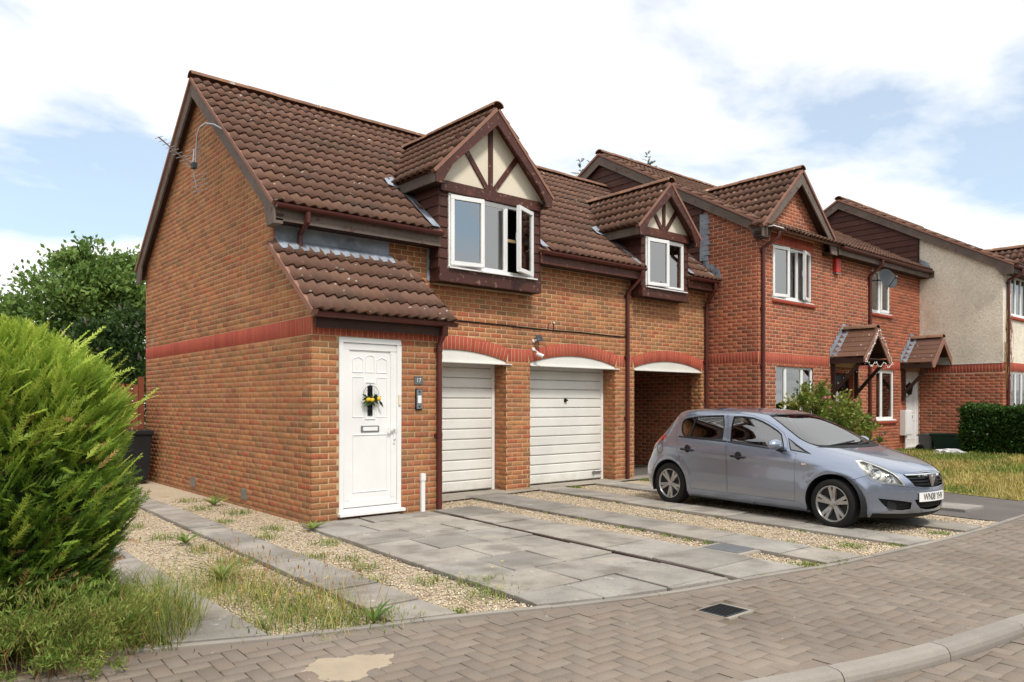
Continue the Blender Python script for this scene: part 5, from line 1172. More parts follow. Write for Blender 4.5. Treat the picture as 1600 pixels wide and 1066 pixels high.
def inset(poly, d):
    n = len(poly); A = sum(poly[i - 1][0] * poly[i][1] - poly[i][0] * poly[i - 1][1] for i in range(n)); sg = 1 if A > 0 else -1; out = []
    for i in range(n):
        p0, p1, p2 = np.array(poly[i - 1]), np.array(poly[i]), np.array(poly[(i + 1) % n]); a = (p1 - p0) / (np.linalg.norm(p1 - p0) + 1e-9); b = (p2 - p1) / (np.linalg.norm(p2 - p1) + 1e-9)
        n1, n2 = np.array((-a[1], a[0])) * sg, np.array((-b[1], b[0])) * sg; m = n1 + n2; k = max(.35, (1 + n1 @ n2)); q = p1 + m * d / k
        if p1[0] > 2.9999: q[0] = 3.0
        if p1[0] < .0001: q[0] = 0.0
        out.append((float(q[0]), float(q[1])))
    return out
O_ = (9.70618, 7.39258, 0.0); DRV = (-.12119307, -.99262895)
car = thing('parked_car', 'silver blue five-door hatchback parked nose out on the driveway', 'car', O_, rz=math.atan2(DRV[1], DRV[0]))
rwin_p = [(.80, 1.10), (.78, 1.176), (.80, 1.213), (.86, 1.236), (1.0, 1.257), (1.27, 1.278), (1.50, 1.286), (1.555, 1.20), (1.58, 1.137), (1.61, .955), (1.33, .962), (1.06, .968), (.90, .975), (.84, 1.03)]; rwin = XZ(rwin_p)
fwin_p = [(1.68, 1.275), (1.83, 1.276), (2.0, 1.262), (2.15, 1.22), (2.28, 1.170), (2.42, 1.105), (2.49, 1.06), (2.58, .93), (2.60, .880), (2.42, .893), (2.1, .917), (1.83, .937), (1.745, .942), (1.70, 1.12)]; fwin = XZ(fwin_p)
quart_p = [(2.585, 1.02), (2.72, .95), (2.86, .885), (2.97, .838), (2.82, .856), (2.69, .872)]; quart = XZ(quart_p)
rdoor_p = [(.71, 1.20), (.70, 1.135), (.74, .989), (.82, .86), (.85, .78), (.91, .607), (1.01, .46), (1.08, .31), (1.10, .262), (1.735, .262), (1.74, .526), (1.70, .927), (1.64, 1.12), (1.55, 1.312), (1.32, 1.314), (1.06, 1.302), (.83, 1.275)]; rdoor = XZ(rdoor_p)
fdoor_p = [(1.748, .262), (1.753, .526), (1.713, .927), (1.653, 1.12), (1.563, 1.312), (1.77, 1.312), (1.98, 1.287), (2.2, 1.222), (2.36, 1.155), (2.50, 1.080), (2.60, .98), (2.665, .868), (2.79, .838), (2.785, .55), (2.78, .262)]; fdoor = XZ(fdoor_p)
wsh = NS([(2.60, 1.29), (2.575, 1.22), (2.545, 1.123), (2.533, 1.015), (2.575, .952), (2.65, .930), (2.86, .920), (3, .918), (3, 1.308), (2.8, 1.304)])
rgl = NS([(0, .99), (.30, .985), (.40, 1.01), (.43, 1.12), (.40, 1.24), (.2, 1.262), (0, 1.265)])
head = NS([(2.558, .791), (2.464, .726), (2.416, .637), (2.45, .59), (2.528, .553), (2.63, .535), (2.726, .524), (2.702, .577), (2.678, .655), (2.65, .715), (2.638, .763), (2.632, .798)])
taill = XZ([(.12, .77), (.27, .765), (.38, .86), (.50, .925), (.535, .972), (.42, .99), (.26, .965), (.13, .90)])
grille = NS([(2.74, .646), (2.766, .595), (2.812, .515), (2.90, .498), (3, .493), (3, .658), (2.92, .654)])
intake = NS([(2.80, .365), (2.83, .31), (2.872, .264), (2.95, .242), (3, .24), (3, .37)])
fog = NS([(2.484, .380), (2.51, .335), (2.545, .29), (2.60, .256), (2.69, .250), (2.77, .262), (2.775, .335), (2.70, .352), (2.60, .368)])
bonnet = NS([(2.545, .918), (2.60, .86), (2.650, .81), (2.664, .765), (2.675, .715), (2.703, .664), (2.75, .656), (2.92, .664), (3, .669), (3, .908), (2.86, .910), (2.68, .918)])
bump = NS([(2.02, .15), (2.256, .555), (2.41, .628), (2.442, .580), (2.524, .542), (2.63, .524), (2.73, .513), (2.80, .502), (2.90, .488), (3, .484), (3, .15)])
def arch(c, r): return XZ([(c[0] + r * math.cos(a), c[1] + r * math.sin(a)) for a in np.linspace(0, 2 * math.pi, 40, endpoint=False)])
arR, arF = arch(RW, .345), arch(FW, .345)
cregion('body', 'car_paint', car, [(0, .15), (3, .15), (3, 1.384), (0, 1.384)], [arR, arF, rdoor, fdoor, quart, wsh, rgl, head, taill, grille, bonnet, bump])
capV = [tuple(cpt(s, 1.384) * (1, sg, 1)) for sg, ss in ((1, np.linspace(0, 3, 24)), (-1, np.linspace(3, 0, 24))) for s in ss]; MB().add(capV, [tuple(range(len(capV)))]).build('roof_crown', 'car_paint', car, True)
cregion('bonnet', 'car_paint', car, inset(bonnet, .003)); cregion('front_bumper', 'car_paint', car, inset(bump, .003), [arF, intake, fog])
lo = [(2.1, .15), (3, .15), (3, .2), (2.1, .2)]; cregion('front_lip', 'black_plastic', car, NS([(2.45, .15), (3, .15), (3, .205), (2.45, .205)]), [], off=.004)
# dark liner behind the gaps, wheel wells and floor
cregion('inner_shell', 'black_plastic', car, NS([(0, .15), (3, .15), (3, .64), (2.60, .74), (2.4, .82), (2.0, .88), (1.0, .93), (0, .94)]), [arch(RW, .34), arch(FW, .34), head, taill], off=-.035)
fl = MB().box(.35, 3.42, -.64, .64, .17, .20).build('floor_pan', 'black_plastic', car, True)
for c in (RW, FW):
    for sg in (-1, 1):
        V = [(c[0] + .352 * math.cos(a), sg * yy, c[1] + .352 * math.sin(a)) for yy in (.83, .50) for a in np.linspace(-.35, math.pi + .35, 22)]
        MB().add(V, [(i, i + 1, 23 + i, 22 + i) for i in range(21)] + [tuple(range(22, 44))]).build('wheel_well', 'black_plastic', car, True)
for sg in (-1, 1):
    d1 = cregion('rear_door', 'car_paint', car, XZ(inset(rdoor_p, .003)), [rwin, arR], side=sg); d2 = cregion('front_door', 'car_paint', car, XZ(inset(fdoor_p, .003)), [fwin], side=sg)
    for d, wn in ((d1, rwin_p), (d2, fwin_p)):
        cregion('window_glass', 'car_glass', d, XZ(inset(wn, .002)), off=-.006, side=sg); cregion('window_seal', 'black_plastic', d, XZ(wn), [XZ(inset(wn, .014))], off=.002, side=sg)
    cregion('division_bar', 'black_plastic', d1, XZ([(1.02, 1.256), (1.045, 1.258), (1.03, .972), (1.005, .973)]), off=.002, side=sg)
    cregion('window_trim', 'black_plastic', d1, XZ([(.80, .980), (1.70, .944), (1.70, .928), (.80, .964)]), off=.005, side=sg); cregion('window_trim', 'black_plastic', d2, XZ([(1.715, .940), (2.64, .870), (2.64, .857), (1.715, .926)]), off=.005, side=sg)
    cregion('pillar_trim', 'black_plastic', d2, XZ([(1.575, 1.30), (1.675, 1.285), (1.70, 1.12), (1.745, .944), (1.718, .944), (1.665, 1.12)]), off=.001, side=sg) if False else None
    q = cregion('quarter_light', 'car_glass', car, XZ(inset(quart_p, .004)), off=-.004, side=sg); cregion('quarter_seal', 'black_plastic', q, quart, [XZ(inset(quart_p, .012))], off=.002, side=sg)
    for d, x, z in ((d1, 1.04, .80), (d2, 1.93, .752)):
        y = float(cpt(s_of_x(x, z), z)[1])
        h = MB().tube([(x - .11, sg * (y + .012), z + .004), (x - .08, sg * (y + .035), z + .004), (x + .06, sg * (y + .036), z - .004), (x + .11, sg * (y + .012), z - .008)], .014, 8); h.lathe([(0, .004), (.05, .004), (.055, 0)], (x, sg * y, z + .012), (0, sg, 0), 16)
        h.build('door_handle', 'black_plastic', d, True, smooth=True)
    # lamps
    hb = cregion('headlamp', 'lamp_silver', car, head, off=-.045, side=sg); cregion('lamp_cover', 'lamp_glass', hb, inset(head, .002), off=.002, side=sg)
    cregion('lamp_rim', 'lamp_silver', hb, head, [inset(head, .014)], off=-.004, side=sg)
    for s_, z_, r_ in ((2.52, .665, .062), (2.60, .600, .052), (2.575, .74, .032)):
        p = cpt(*NS([(s_, z_)])[0], -.03); p = p * (1, sg, 1); ax = Vector((.80, sg * .45, .25)); MB().lathe([(.012, -.02), (r_ * .6, -.012), (r_, .012), (r_ + .004, .012), (r_ + .004, -.02)], p, ax, 18).build('reflector', 'chrome', hb, True, smooth=True)
        MB().lathe([(0, .012), (.012, .008), (.016, -.01)], p, ax, 10).build('bulb', 'lamp_silver', hb, True, smooth=True)
    cregion('tail_lamp', 'lamp_red', car, taill, off=.004, side=sg)
    fb = cregion('fog_recess', 'black_plastic', car, fog, off=-.025, side=sg); p = cpt(*NS([(2.60, .305)])[0], -.016) * (1, sg, 1); MB().lathe([(0, 0), (.052, .004), (.058, .012), (.064, .0)], p, (.85, sg * .5, 0), 18).build('fog_blank', 'black_plastic', fb, True, smooth=True)
    for dz in (.0, .035, -.035):
        V = [cpt(s_, .31 + dz + k, -.010 if k else -.012) * (1, sg, 1) for k in (0, .010) for s_ in np.linspace(NS([(2.66, .31)])[0][0], NS([(2.765, .31)])[0][0], 8)]; MB().add(V, [(i, i + 1, 9 + i, 8 + i) for i in range(7)]).build('fog_slat', 'black_plastic', fb, True)
    # mirror
    p = np.array((2.56, .80 + .13, .935)); m = MB(); k = 14
    bm_ = bmesh.new(); bmesh.ops.create_uvsphere(bm_, u_segments=18, v_segments=12, radius=1.0)
    for v in bm_.verts: v.co = Vector((v.co.x * .072 + (.0), v.co.y * .118, v.co.z * .072 * (1 if v.co.z > 0 else .85))) + Vector((p[0], sg * p[1], p[2]))
    for v in bm_.verts:
        if v.co.x < p[0] - .035: v.co.x = p[0] - .035
    me = bpy.data.meshes.new('mirror'); bm_.to_mesh(me); bm_.free(); me.polygons.foreach_set('use_smooth', np.ones(len(me.polygons), bool)); mo = link('door_mirror', me, 'car_paint', car, True)
    MB().tube([(2.57, sg * .79, .86), (2.57, sg * .87, .885), (2.565, sg * .92, .90)], .032, 10).build('mirror_foot', 'black_plastic', mo, True, smooth=True)
    # side badge
    p = cpt(s_of_x(2.92, .722), .722, .003) * (1, sg, 1); MB().box(p[0] - .035, p[0] + .035, *sorted((p[1], p[1] + sg * .003)), p[2] - .01, p[2] + .01).build('side_badge', 'chrome', car, True)
    V = [cpt(s_of_x(.46 + .075 * math.cos(a), .794 + .075 * math.sin(a)), .794 + .075 * math.sin(a), .0015) * (1, sg, 1) for a in np.linspace(0, 2 * math.pi, 28)] if sg < 0 else None
    if V: MB().tube(V, .0028, 5, cap=False).build('fuel_flap_line', 'black_plastic', car, True)
cregion('windscreen', 'car_glass', car, inset(wsh, .002), off=-.004); cregion('screen_seal', 'black_plastic', car, wsh, [inset(wsh, .013)], off=.0015)
cregion('rear_glass', 'car_glass', car, inset(rgl, .002), off=-.002)
cregion('cowl', 'black_plastic', car, NS([(2.57, .948), (2.65, .930), (2.86, .918), (3, .916), (3, .905), (2.86, .907), (2.62, .917)]), off=.004)
for y0, y1 in ((.50, -.12), (-.06, -.62)):
    z_ = .945; MB().tube([(3.03 - .05 * abs(y0), y0 * -1, .93), (3.0, (y0 * -1 + y1 * -1) / 2, .955), (2.95, y1 * -1, .975)], .010, 6).build('wiper', 'black_plastic', car, True)
# grille
gb = cregion('grille', 'black', car, grille, off=-.03)
for z_ in (.525, .56, .595):
    V = []; ss = np.linspace(NS([(2.795 - (z_ - .525) * .5, z_)])[0][0], 3, 14)
    for s_ in ss: V += [cpt(s_, z_, -.004), cpt(s_, z_ + .014, -.001), cpt(s_, z_ + .014, -.02)]
    m = MB()
    for sg in (-1, 1): m.add([v * (1, sg, 1) for v in V], [(3 * i + j, 3 * i + 3 + j, 3 * i + 4 + j, 3 * i + 1 + j) for i in range(13) for j in range(2)])
    m.build('grille_bar', 'black_plastic', gb, True)
V = []; ss = np.linspace(NS([(2.755, .63)])[0][0], 3, 18)
for s_ in ss: V += [cpt(s_, .612, .002), cpt(s_, .630, .012), cpt(s_, .646, .004)]
m = MB()
for sg in (-1, 1): m.add([v * (1, sg, 1) for v in V], [(3 * i + j, 3 * i + 3 + j, 3 * i + 4 + j, 3 * i + 1 + j) for i in range(17) for j in range(2)])
m.build('chrome_bar', 'chrome', gb, True, smooth=True)
c_ = cpt(3.0, .585, .012); xx = float(c_[0]) + .012                                      # V-shaped emblem with a round boss
MB().prism([(-.085, .648), (.085, .648), (.012, .500), (-.012, .500)], 0, xx - .02, xx + .006).build('emblem_shield', 'chrome', gb, True, bevel=.006)
MB().lathe([(0, .008), (.030, .008), (.036, .0), (.036, -.01)], (xx + .004, 0, .606), (1, 0, .1), 24).build('emblem_boss', 'steel', gb, True, smooth=True)
MB().prism([(-.024, .612), (.0, .622), (.024, .612), (.006, .600), (.014, .582), (-.004, .590), (-.016, .584), (-.008, .602)], 0, xx + .0115, xx + .0145).build('emblem_motif', 'chrome', gb, True)
ib = cregion('lower_intake', 'black', car, intake, off=-.03)
for z_ in (.275, .305, .335):
    V = []; ss = np.linspace(NS([(2.83 + (.335 - z_) * .6, z_)])[0][0], 3, 10)
    for s_ in ss: V += [cpt(s_, z_, -.006), cpt(s_, z_ + .010, -.004), cpt(s_, z_ + .010, -.02)]
    m = MB()
    for sg in (-1, 1): m.add([v * (1, sg, 1) for v in V], [(3 * i + j, 3 * i + 3 + j, 3 * i + 4 + j, 3 * i + 1 + j) for i in range(9) for j in range(2)])
    m.build('intake_bar', 'black_plastic', ib, True)
V = [(cpt(s_, .395)[0] + .014, y, z_) for z_ in (.340, .440) for y, s_ in [(yy, s_of_y_front(abs(yy), .395)) for yy in np.linspace(-.26, .26, 9)]]
pl_ = MB().add(V + [(v[0] - .02, v[1], v[2]) for v in V], [(i, i + 1, 10 + i, 9 + i) for i in range(8)] + [(9 + i, 10 + i, 28 + i, 27 + i) for i in range(8)]).build('number_plate', 'plate_white', car, True)
Mx = Matrix(((0, 0, 1, float(cpt(3.0, .395)[0]) + .0155), (1, 0, 0, 0), (0, 1, 0, .390), (0, 0, 0, 1)))
tm = text_mesh('plate_text', 'WN08 YHV', .112, 'black', Mx, pl_, .0008, True, sx=.70)
for v in tm.data.vertices: v.co.x = float(cpt(s_of_y_front(min(.26, abs(v.co.y)), .395), .395)[0]) + .0155 + (.0008 if v.co.x > float(cpt(3.0, .395)[0]) + .0155 else 0)
# wheels
for c, nm in ((RW, 'rear'), (FW, 'front')):
    for sg in (-1, 1):
        cc = Vector((c[0], sg * .755, c[1])); ax = (0, sg, 0); r = c[1]
        wb = MB().lathe([(.205, -.09), (.205, .06), (.195, .065), (.06, .02), (0, .02)], cc, ax, 28).build('wheel', 'black_plastic', car, True, smooth=True)
        MB().lathe([(.195, -.09), (r - .03, -.095), (r - .008, -.08), (r, -.055), (r, .055), (r - .008, .078), (r - .035, .092), (.222, .092), (.208, .084)], cc, ax, 44).build('tyre', 'tyre', wb, True, smooth=True)
        rm = MB().lathe([(.196, .03), (.205, .078), (.212, .084), (.200, .086), (.192, .070), (.192, .03)], cc, ax, 44)
        a0 = random.uniform(0, 1)
        for i in range(5):
            for dlt in (-.17, .17):
                a = a0 + i * 2 * math.pi / 5; e = Vector((math.cos(a + dlt), 0, math.sin(a + dlt))); e0 = Vector((math.cos(a + dlt * .55), 0, math.sin(a + dlt * .55))); t = Vector((-math.sin(a + dlt), 0, math.cos(a + dlt)))
                p0, p1 = cc + e0 * .045, cc + e * .200; n_ = Vector((0, sg, 0)); rm.add([p0 - t * .018 + n_ * .062, p0 + t * .018 + n_ * .062, p1 + t * .019 + n_ * .078, p1 - t * .019 + n_ * .078, p0 - t * .022 + n_ * .03, p0 + t * .022 + n_ * .03, p1 + t * .023 + n_ * .045, p1 - t * .023 + n_ * .045],
                       [(0, 1, 2, 3), (0, 4, 5, 1), (1, 5, 6, 2), (2, 6, 7, 3), (3, 7, 4, 0)])
        rm.build('rim', 'alloy', wb, True); MB().lathe([(0, .078), (.028, .076), (.034, .066), (.060, .060), (.062, .03)], cc, ax, 20).build('hub_cap', 'alloy', wb, True, smooth=True)
        for i in range(5): a = a0 + (i + .5) * 2 * math.pi / 5; MB().lathe([(0, .066), (.009, .064), (.010, .04)], cc + Vector((math.cos(a), 0, math.sin(a))) * .048, ax, 8).build('wheel_bolt', 'dark_metal', wb, True)
# cabin: dashboard, wheel, seats with headrests
MB().prism([(2.35, .80), (2.95, .80), (2.95, .90), (2.55, .93), (2.35, .88)], 1, -.66, .66).build('dashboard', 'black_plastic', car, True, bevel=.02)
V = [(2.22 + .03 * math.cos(a), -.36 + .18 * math.cos(a) * 0 + .18 * math.sin(a), .86 + .16 * math.cos(a)) for a in np.linspace(0, 2 * math.pi, 24)]; MB().tube(V, .014, 8, cap=False).build('steering_wheel', 'black_plastic', car, True, smooth=True)
def seat(x, y0, y1):
    s_ = MB().box(x - .25, x + .28, y0, y1, .38, .52).build('seat', 'car_seat', car, True, bevel=.05); MB().prism([(x - .30, .48), (x - .14, .48), (x - .34, 1.06), (x - .44, 1.06)], 1, y0 + .02, y1 - .02).build('backrest', 'car_seat', s_, True, bevel=.05)
    ym = (y0 + y1) / 2; MB().box(x - .46, x - .37, ym - .13, ym + .13, 1.08, 1.24).build('headrest', 'car_seat', s_, True, bevel=.04)
seat(1.95, -.60, -.12); seat(1.95, .12, .60); seat(1.05, -.62, -.03); seat(1.05, .03, .62)
MB().box(.42, .70, -.55, .55, .86, .89).build('parcel_shelf', 'black_plastic', car, True)
MB().tube([(.62, .0, 1.345), (.50, .0, 1.52)], .006, 6).build('aerial', 'black_plastic', car, True)
# ================================================================== PLANTS
def quads_obj(name, V, F, rnd, mat, parent=None, label=None, cat=None, kind=None, group=None):
    o = link(name, npmesh(name, V, F, rnd), mat, parent); return tag(o, label, cat, group, kind)
def rotz_stack(V, a):
    c, s = np.cos(a)[:, None], np.sin(a)[:, None]; return np.stack([V[..., 0] * c - V[..., 1] * s, V[..., 0] * s + V[..., 1] * c, V[..., 2]], -1)
def orient(V, d, roll):
    """template V (k,3) along +x -> along unit vectors d (n,3), rolled"""
    n = len(d); up = np.tile((0., 0., 1.), (n, 1)); y = np.cross(up, d); l = np.linalg.norm(y, axis=1, keepdims=True); y = np.where(l < 1e-3, (0, 1, 0), y / np.maximum(l, 1e-6)); z = np.cross(d, y)
    c, s = np.cos(roll)[:, None], np.sin(roll)[:, None]; y2 = y * c + z * s; z2 = -y * s + z * c
    return V[None, :, 0, None] * d[:, None] + V[None, :, 1, None] * y2[:, None] + V[None, :, 2, None] * z2[:, None]
def spray_t(npair, ll, lw):
    """feathery conifer frond of unit length along x"""
    V = [(0, -.02, 0), (1, -.004, .0), (1, .004, .0), (0, .02, 0)]; F = [(0, 1, 2, 3)]
    for i in range(npair):
        t = .12 + .86 * i / npair
        for sg in (-1, 1):
            a = R(38 + 8 * math.sin(i * 2.1)); l = ll * (1 - .55 * t) * (1 + .25 * math.sin(i * 3.7 + sg)); dx, dy = math.cos(a), sg * math.sin(a); z = .05 * math.sin(i * 1.7 + sg); b = len(V)
            p0 = np.array((t, 0, 0)); p1 = p0 + np.array((dx, dy, z)) * l; w_ = np.array((-dy, dx, .3)) * lw
            V += [tuple(p0 - w_ * .4), tuple(p0 + w_ * .4), tuple((p0 + p1) / 2 + w_), tuple(p1 + w_ * .12), tuple(p1 - w_ * .12), tuple((p0 + p1) / 2 - w_)]; F += [(b, b + 1, b + 2, b + 5), (b + 5, b + 2, b + 3, b + 4)]
    return np.array(V), np.array(F)
def scatter(T, pos, d, scale, roll):
    V, F = T; W = orient(V, d, roll) * scale[:, None, None] + pos[:, None]; n, k = W.shape[:2]
    return W.reshape(-1, 3), (F[None] + (np.arange(n) * k)[:, None, None]).reshape(-1, F.shape[1]), len(F)
def unit(v): return v / np.linalg.norm(v, axis=-1, keepdims=True)

# ---- golden conifer, left foreground
BC = np.array((.60, 5.50)); prof_z = np.array([0, .12, .35, .8, 1.2, 1.5, 1.7, 1.85, 1.96]) * .965; prof_r = np.array([.36, .50, .60, .66, .665, .63, .54, .40, .14])
bush = thing('conifer_bush', 'large golden green feathery conifer bush in the left foreground', 'bush', (BC[0], BC[1], 0))
def lumpy(a, z): return 1 + .07 * np.sin(3 * a + 2.1 * z) + .05 * np.sin(7 * a - 5 * z) + .05 * np.sin(5 * z * 2 + a)
VV, FF, RR = [], [], []; base = 0
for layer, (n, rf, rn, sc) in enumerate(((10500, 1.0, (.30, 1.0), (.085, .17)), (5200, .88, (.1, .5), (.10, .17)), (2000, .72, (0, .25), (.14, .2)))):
    a = RNG.uniform(0, 2 * math.pi, n); u = RNG.uniform(0, 1, n); zz = 1.90 * np.where(RNG.random(n) < .12, 1 - .25 * u * u, u ** .95); r = np.interp(zz, prof_z, prof_r) * rf * lumpy(a, zz) * RNG.uniform(.90, 1.03, n)
    pos = np.stack([BC[0] + r * np.cos(a), BC[1] + r * np.sin(a), zz * (.97 if layer else 1)], -1)
    if layer < 2:
        g_ = np.sin(a * 9 + 3 * np.sin(zz * 5)) * np.sin(zz * 11 + 2 * np.sin(a * 4)); kp = g_ > RNG.uniform(-1.5, -.15, n); a, zz, pos = a[kp], zz[kp], pos[kp]; n = len(a)
    slope = np.interp(zz, [0, 1.2, 1.7, 2.0], [.25, .55, 1.2, 2.6]); a2 = a + RNG.normal(.1, .6, n); d = unit(np.stack([np.cos(a2), np.sin(a2), slope + .25 + RNG.normal(0, .4, n)], -1))
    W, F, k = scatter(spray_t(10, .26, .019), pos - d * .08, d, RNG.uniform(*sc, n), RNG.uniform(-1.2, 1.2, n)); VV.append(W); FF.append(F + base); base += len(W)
    hl = np.clip((zz / 2.0) * .70 - .24 + RNG.uniform(rn[0], rn[1], n) * RNG.uniform(.3, .85, n), 0, 1); RR.append(np.repeat(hl, k))  # inner and low sprays painted darker as shade; golden tops are new growth
for n, zr_ in ((110, (1.2, 1.87)), (90, (.4, 1.4))):                       # stray leaders
    a = RNG.uniform(0, 2 * math.pi, n); zz = RNG.uniform(*zr_, n); r = np.interp(zz, prof_z, prof_r) * lumpy(a, zz); pos = np.stack([BC[0] + r * np.cos(a), BC[1] + r * np.sin(a), zz], -1)
    d = unit(np.stack([np.cos(a + .3), np.sin(a + .3), .9 + RNG.normal(0, .3, n)], -1)); W, F, k = scatter(spray_t(12, .16, .014), pos - d * .05, d, RNG.uniform(.16, .30, n), RNG.uniform(-1, 1, n)); VV.append(W); FF.append(F + base); base += len(W); RR.append(np.repeat(RNG.uniform(.7, 1, n), k))
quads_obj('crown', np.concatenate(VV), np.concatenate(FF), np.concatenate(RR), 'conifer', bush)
n = 420; a = RNG.uniform(0, 2 * math.pi, n); zz = np.concatenate([RNG.uniform(.05, .5, 300), RNG.uniform(.5, 1.6, 120)]); r = np.interp(zz, prof_z, prof_r) * lumpy(a, zz) * RNG.uniform(.80, .98, n); pos = np.stack([BC[0] + r * np.cos(a), BC[1] + r * np.sin(a), zz], -1)
d = unit(np.stack([np.cos(a + .3), np.sin(a + .3), .2 + RNG.normal(0, .5, n)], -1)); W, F, k = scatter(spray_t(9, .24, .016), pos - d * .05, d, RNG.uniform(.12, .22, n), RNG.uniform(-1, 1, n)); quads_obj('dead_sprays', W, F, np.repeat(RNG.random(n), k), 'seed_brown', bush)
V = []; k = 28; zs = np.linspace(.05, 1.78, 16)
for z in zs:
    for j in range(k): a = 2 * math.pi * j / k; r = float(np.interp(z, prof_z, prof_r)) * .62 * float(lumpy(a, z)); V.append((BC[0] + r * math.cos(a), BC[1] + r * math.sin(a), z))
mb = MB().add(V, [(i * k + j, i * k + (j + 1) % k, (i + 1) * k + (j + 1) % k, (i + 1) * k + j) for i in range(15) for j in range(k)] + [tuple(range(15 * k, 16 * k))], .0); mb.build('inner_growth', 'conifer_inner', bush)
mb = MB(); 
for q in range(14): a = q * 2.4; mb.tube([(BC[0], BC[1], .0), (BC[0] + .15 * math.cos(a), BC[1] + .15 * math.sin(a), .35), (BC[0] + .45 * math.cos(a), BC[1] + .45 * math.sin(a), .6 + .08 * q)], .022, 6, r1=.006)
mb.build('stem', 'bark', bush)

# ---- broadleaf crowns from many leaf faces in clumps
LEAF = (np.array([(0, 0, 0), (.5, -.30, .06), (1, 0, -.05), (.5, .30, .06)]), np.array([(0, 1, 2, 3)]))
def leaf_cloud(blobs, per, size, rnd=(0, 1), shell=.55, up=.3, gap=0.25):
    """blobs: (x,y,z,rx,ry,rz); leaves in clumps through each blob's outer volume, tone random per clump and leaf"""
    VV, FF, RR = [], [], []; base = 0
    for (x, y, z, rx, ry, rz) in blobs:
        nc = max(6, int(per * rx * rz)); cd = unit(RNG.normal(size=(nc, 3))); cd[:, 2] = np.where(cd[:, 2] < -.5, -cd[:, 2], cd[:, 2]); cr_ = RNG.uniform(shell, 1.05, nc) ** .7; cc = cd * cr_[:, None] * (rx, ry, rz) + (x, y, z); csz = RNG.uniform(.16, .30, nc) * (rx + rz) / 2
        lp = int(46); p = np.repeat(cc, lp, 0) + RNG.normal(size=(nc * lp, 3)) * np.repeat(csz, lp)[:, None] * (.55, .55, .42); n = len(p)
        d = unit(np.repeat(cd, lp, 0) * .8 + RNG.normal(size=(n, 3)) * .8 + (0, 0, up)); W, F, k = scatter(LEAF, p, d, RNG.uniform(.7, 1.3, n) * size, RNG.uniform(-1.5, 1.5, n)); VV.append(W); FF.append(F + base); base += len(W)
        RR.append(np.clip(np.repeat(RNG.uniform(rnd[0], rnd[1], nc), lp) * .7 + RNG.uniform(0, .3, n), 0, 1))
    return np.concatenate(VV), np.concatenate(FF), np.concatenate(RR)
def tree(name, label, base, blobs, per, size, mat, trunk_r, group=None, rnd=(0, 1)):
    t = thing(name, label, 'tree', base, group); V, F, r = leaf_cloud(blobs, per, size, rnd); quads_obj('crown', V, F, r, mat, t); mb = MB(); b = Vector(base)
    top = max(q[2] for q in blobs); mb.tube([b, b + Vector((.1, .05, top * .4)), b + Vector((0, .1, top * .8))], trunk_r, 10, r1=trunk_r * .4)
    for q in blobs: mb.tube([b + Vector((0, 0, top * .35)), (b * .35 + Vector(q[:3]) * .65) + Vector((0, 0, .2)), Vector(q[:3])], trunk_r * .45, 7, r1=.02)
    mb.build('trunk', 'bark', t); return t
tree('broadleaf_tree', 'tall mid green leafy tree behind the side gate', (4.6, 25.2, 0), [(4.6, 25, 4.0, 1.7, 1.7, 1.6), (4.0, 25.4, 3.2, 1.6, 1.6, 1.5), (5.6, 25, 3.6, 1.4, 1.4, 1.9), (3.4, 25.8, 2.4, 1.5, 1.4, 1.4), (5.0, 24.4, 4.9, 1.0, 1.0, 1.1), (6.2, 25, 4.6, 1.0, 1, 1.3), (4.6, 24.6, 2.2, 1.9, 1.4, 1.5)], 42, .15, 'tree_leaf', .16, 'trees behind the side gate')
tree('garden_tree', 'lower green tree at the far left edge behind the conifer', (2.2, 27.5, 0), [(2.2, 27.5, 3.0, 1.6, 1.6, 1.4), (1.0, 28, 2.6, 1.8, 1.6, 1.4), (2.9, 27.3, 2.2, 1.3, 1.3, 1.2), (-.8, 28.5, 2.4, 1.8, 1.6, 1.6)], 40, .15, 'tree_leaf', .13, 'trees behind the side gate')
sh = thing('flowering_shrub', 'dark shrub with faded mauve flower heads above the side gate', 'shrub', (4.0, 18.5, 0))
bl = [(3.9, 18.6, 2.2, .9, .9, 1.0), (4.7, 18.8, 2.6, .9, .9, 1.0), (3.3, 18.4, 1.6, .9, .9, 1.0), (4.5, 18.2, 1.4, 1.1, .8, 1.1)]
V, F, r = leaf_cloud(bl, 60, .11); quads_obj('crown', V, F, r, 'tree_leaf_dark', sh); mb = MB()
for q in bl: mb.tube([(4.0, 18.5, 0), ((4 + q[0]) / 2, 18.5, q[2] * .5), q[:3]], .04, 6, r1=.01)
mb.build('stem', 'bark', sh)
for q in range(30):
    b_ = random.choice(bl); a = RNG.normal(size=3); a[2] = abs(a[2]) + .3; a = unit(a); p = np.array(b_[:3]) + a * np.array(b_[3:]) * 1.02; mb = MB(); mb.lathe([(.0, 0), (.028, .03), (.022, .12), (.004, .19)], p, tuple(unit(a + np.array((0, 0, .6)))), 6); mb.build('flower_head', 'buddleia', sh)
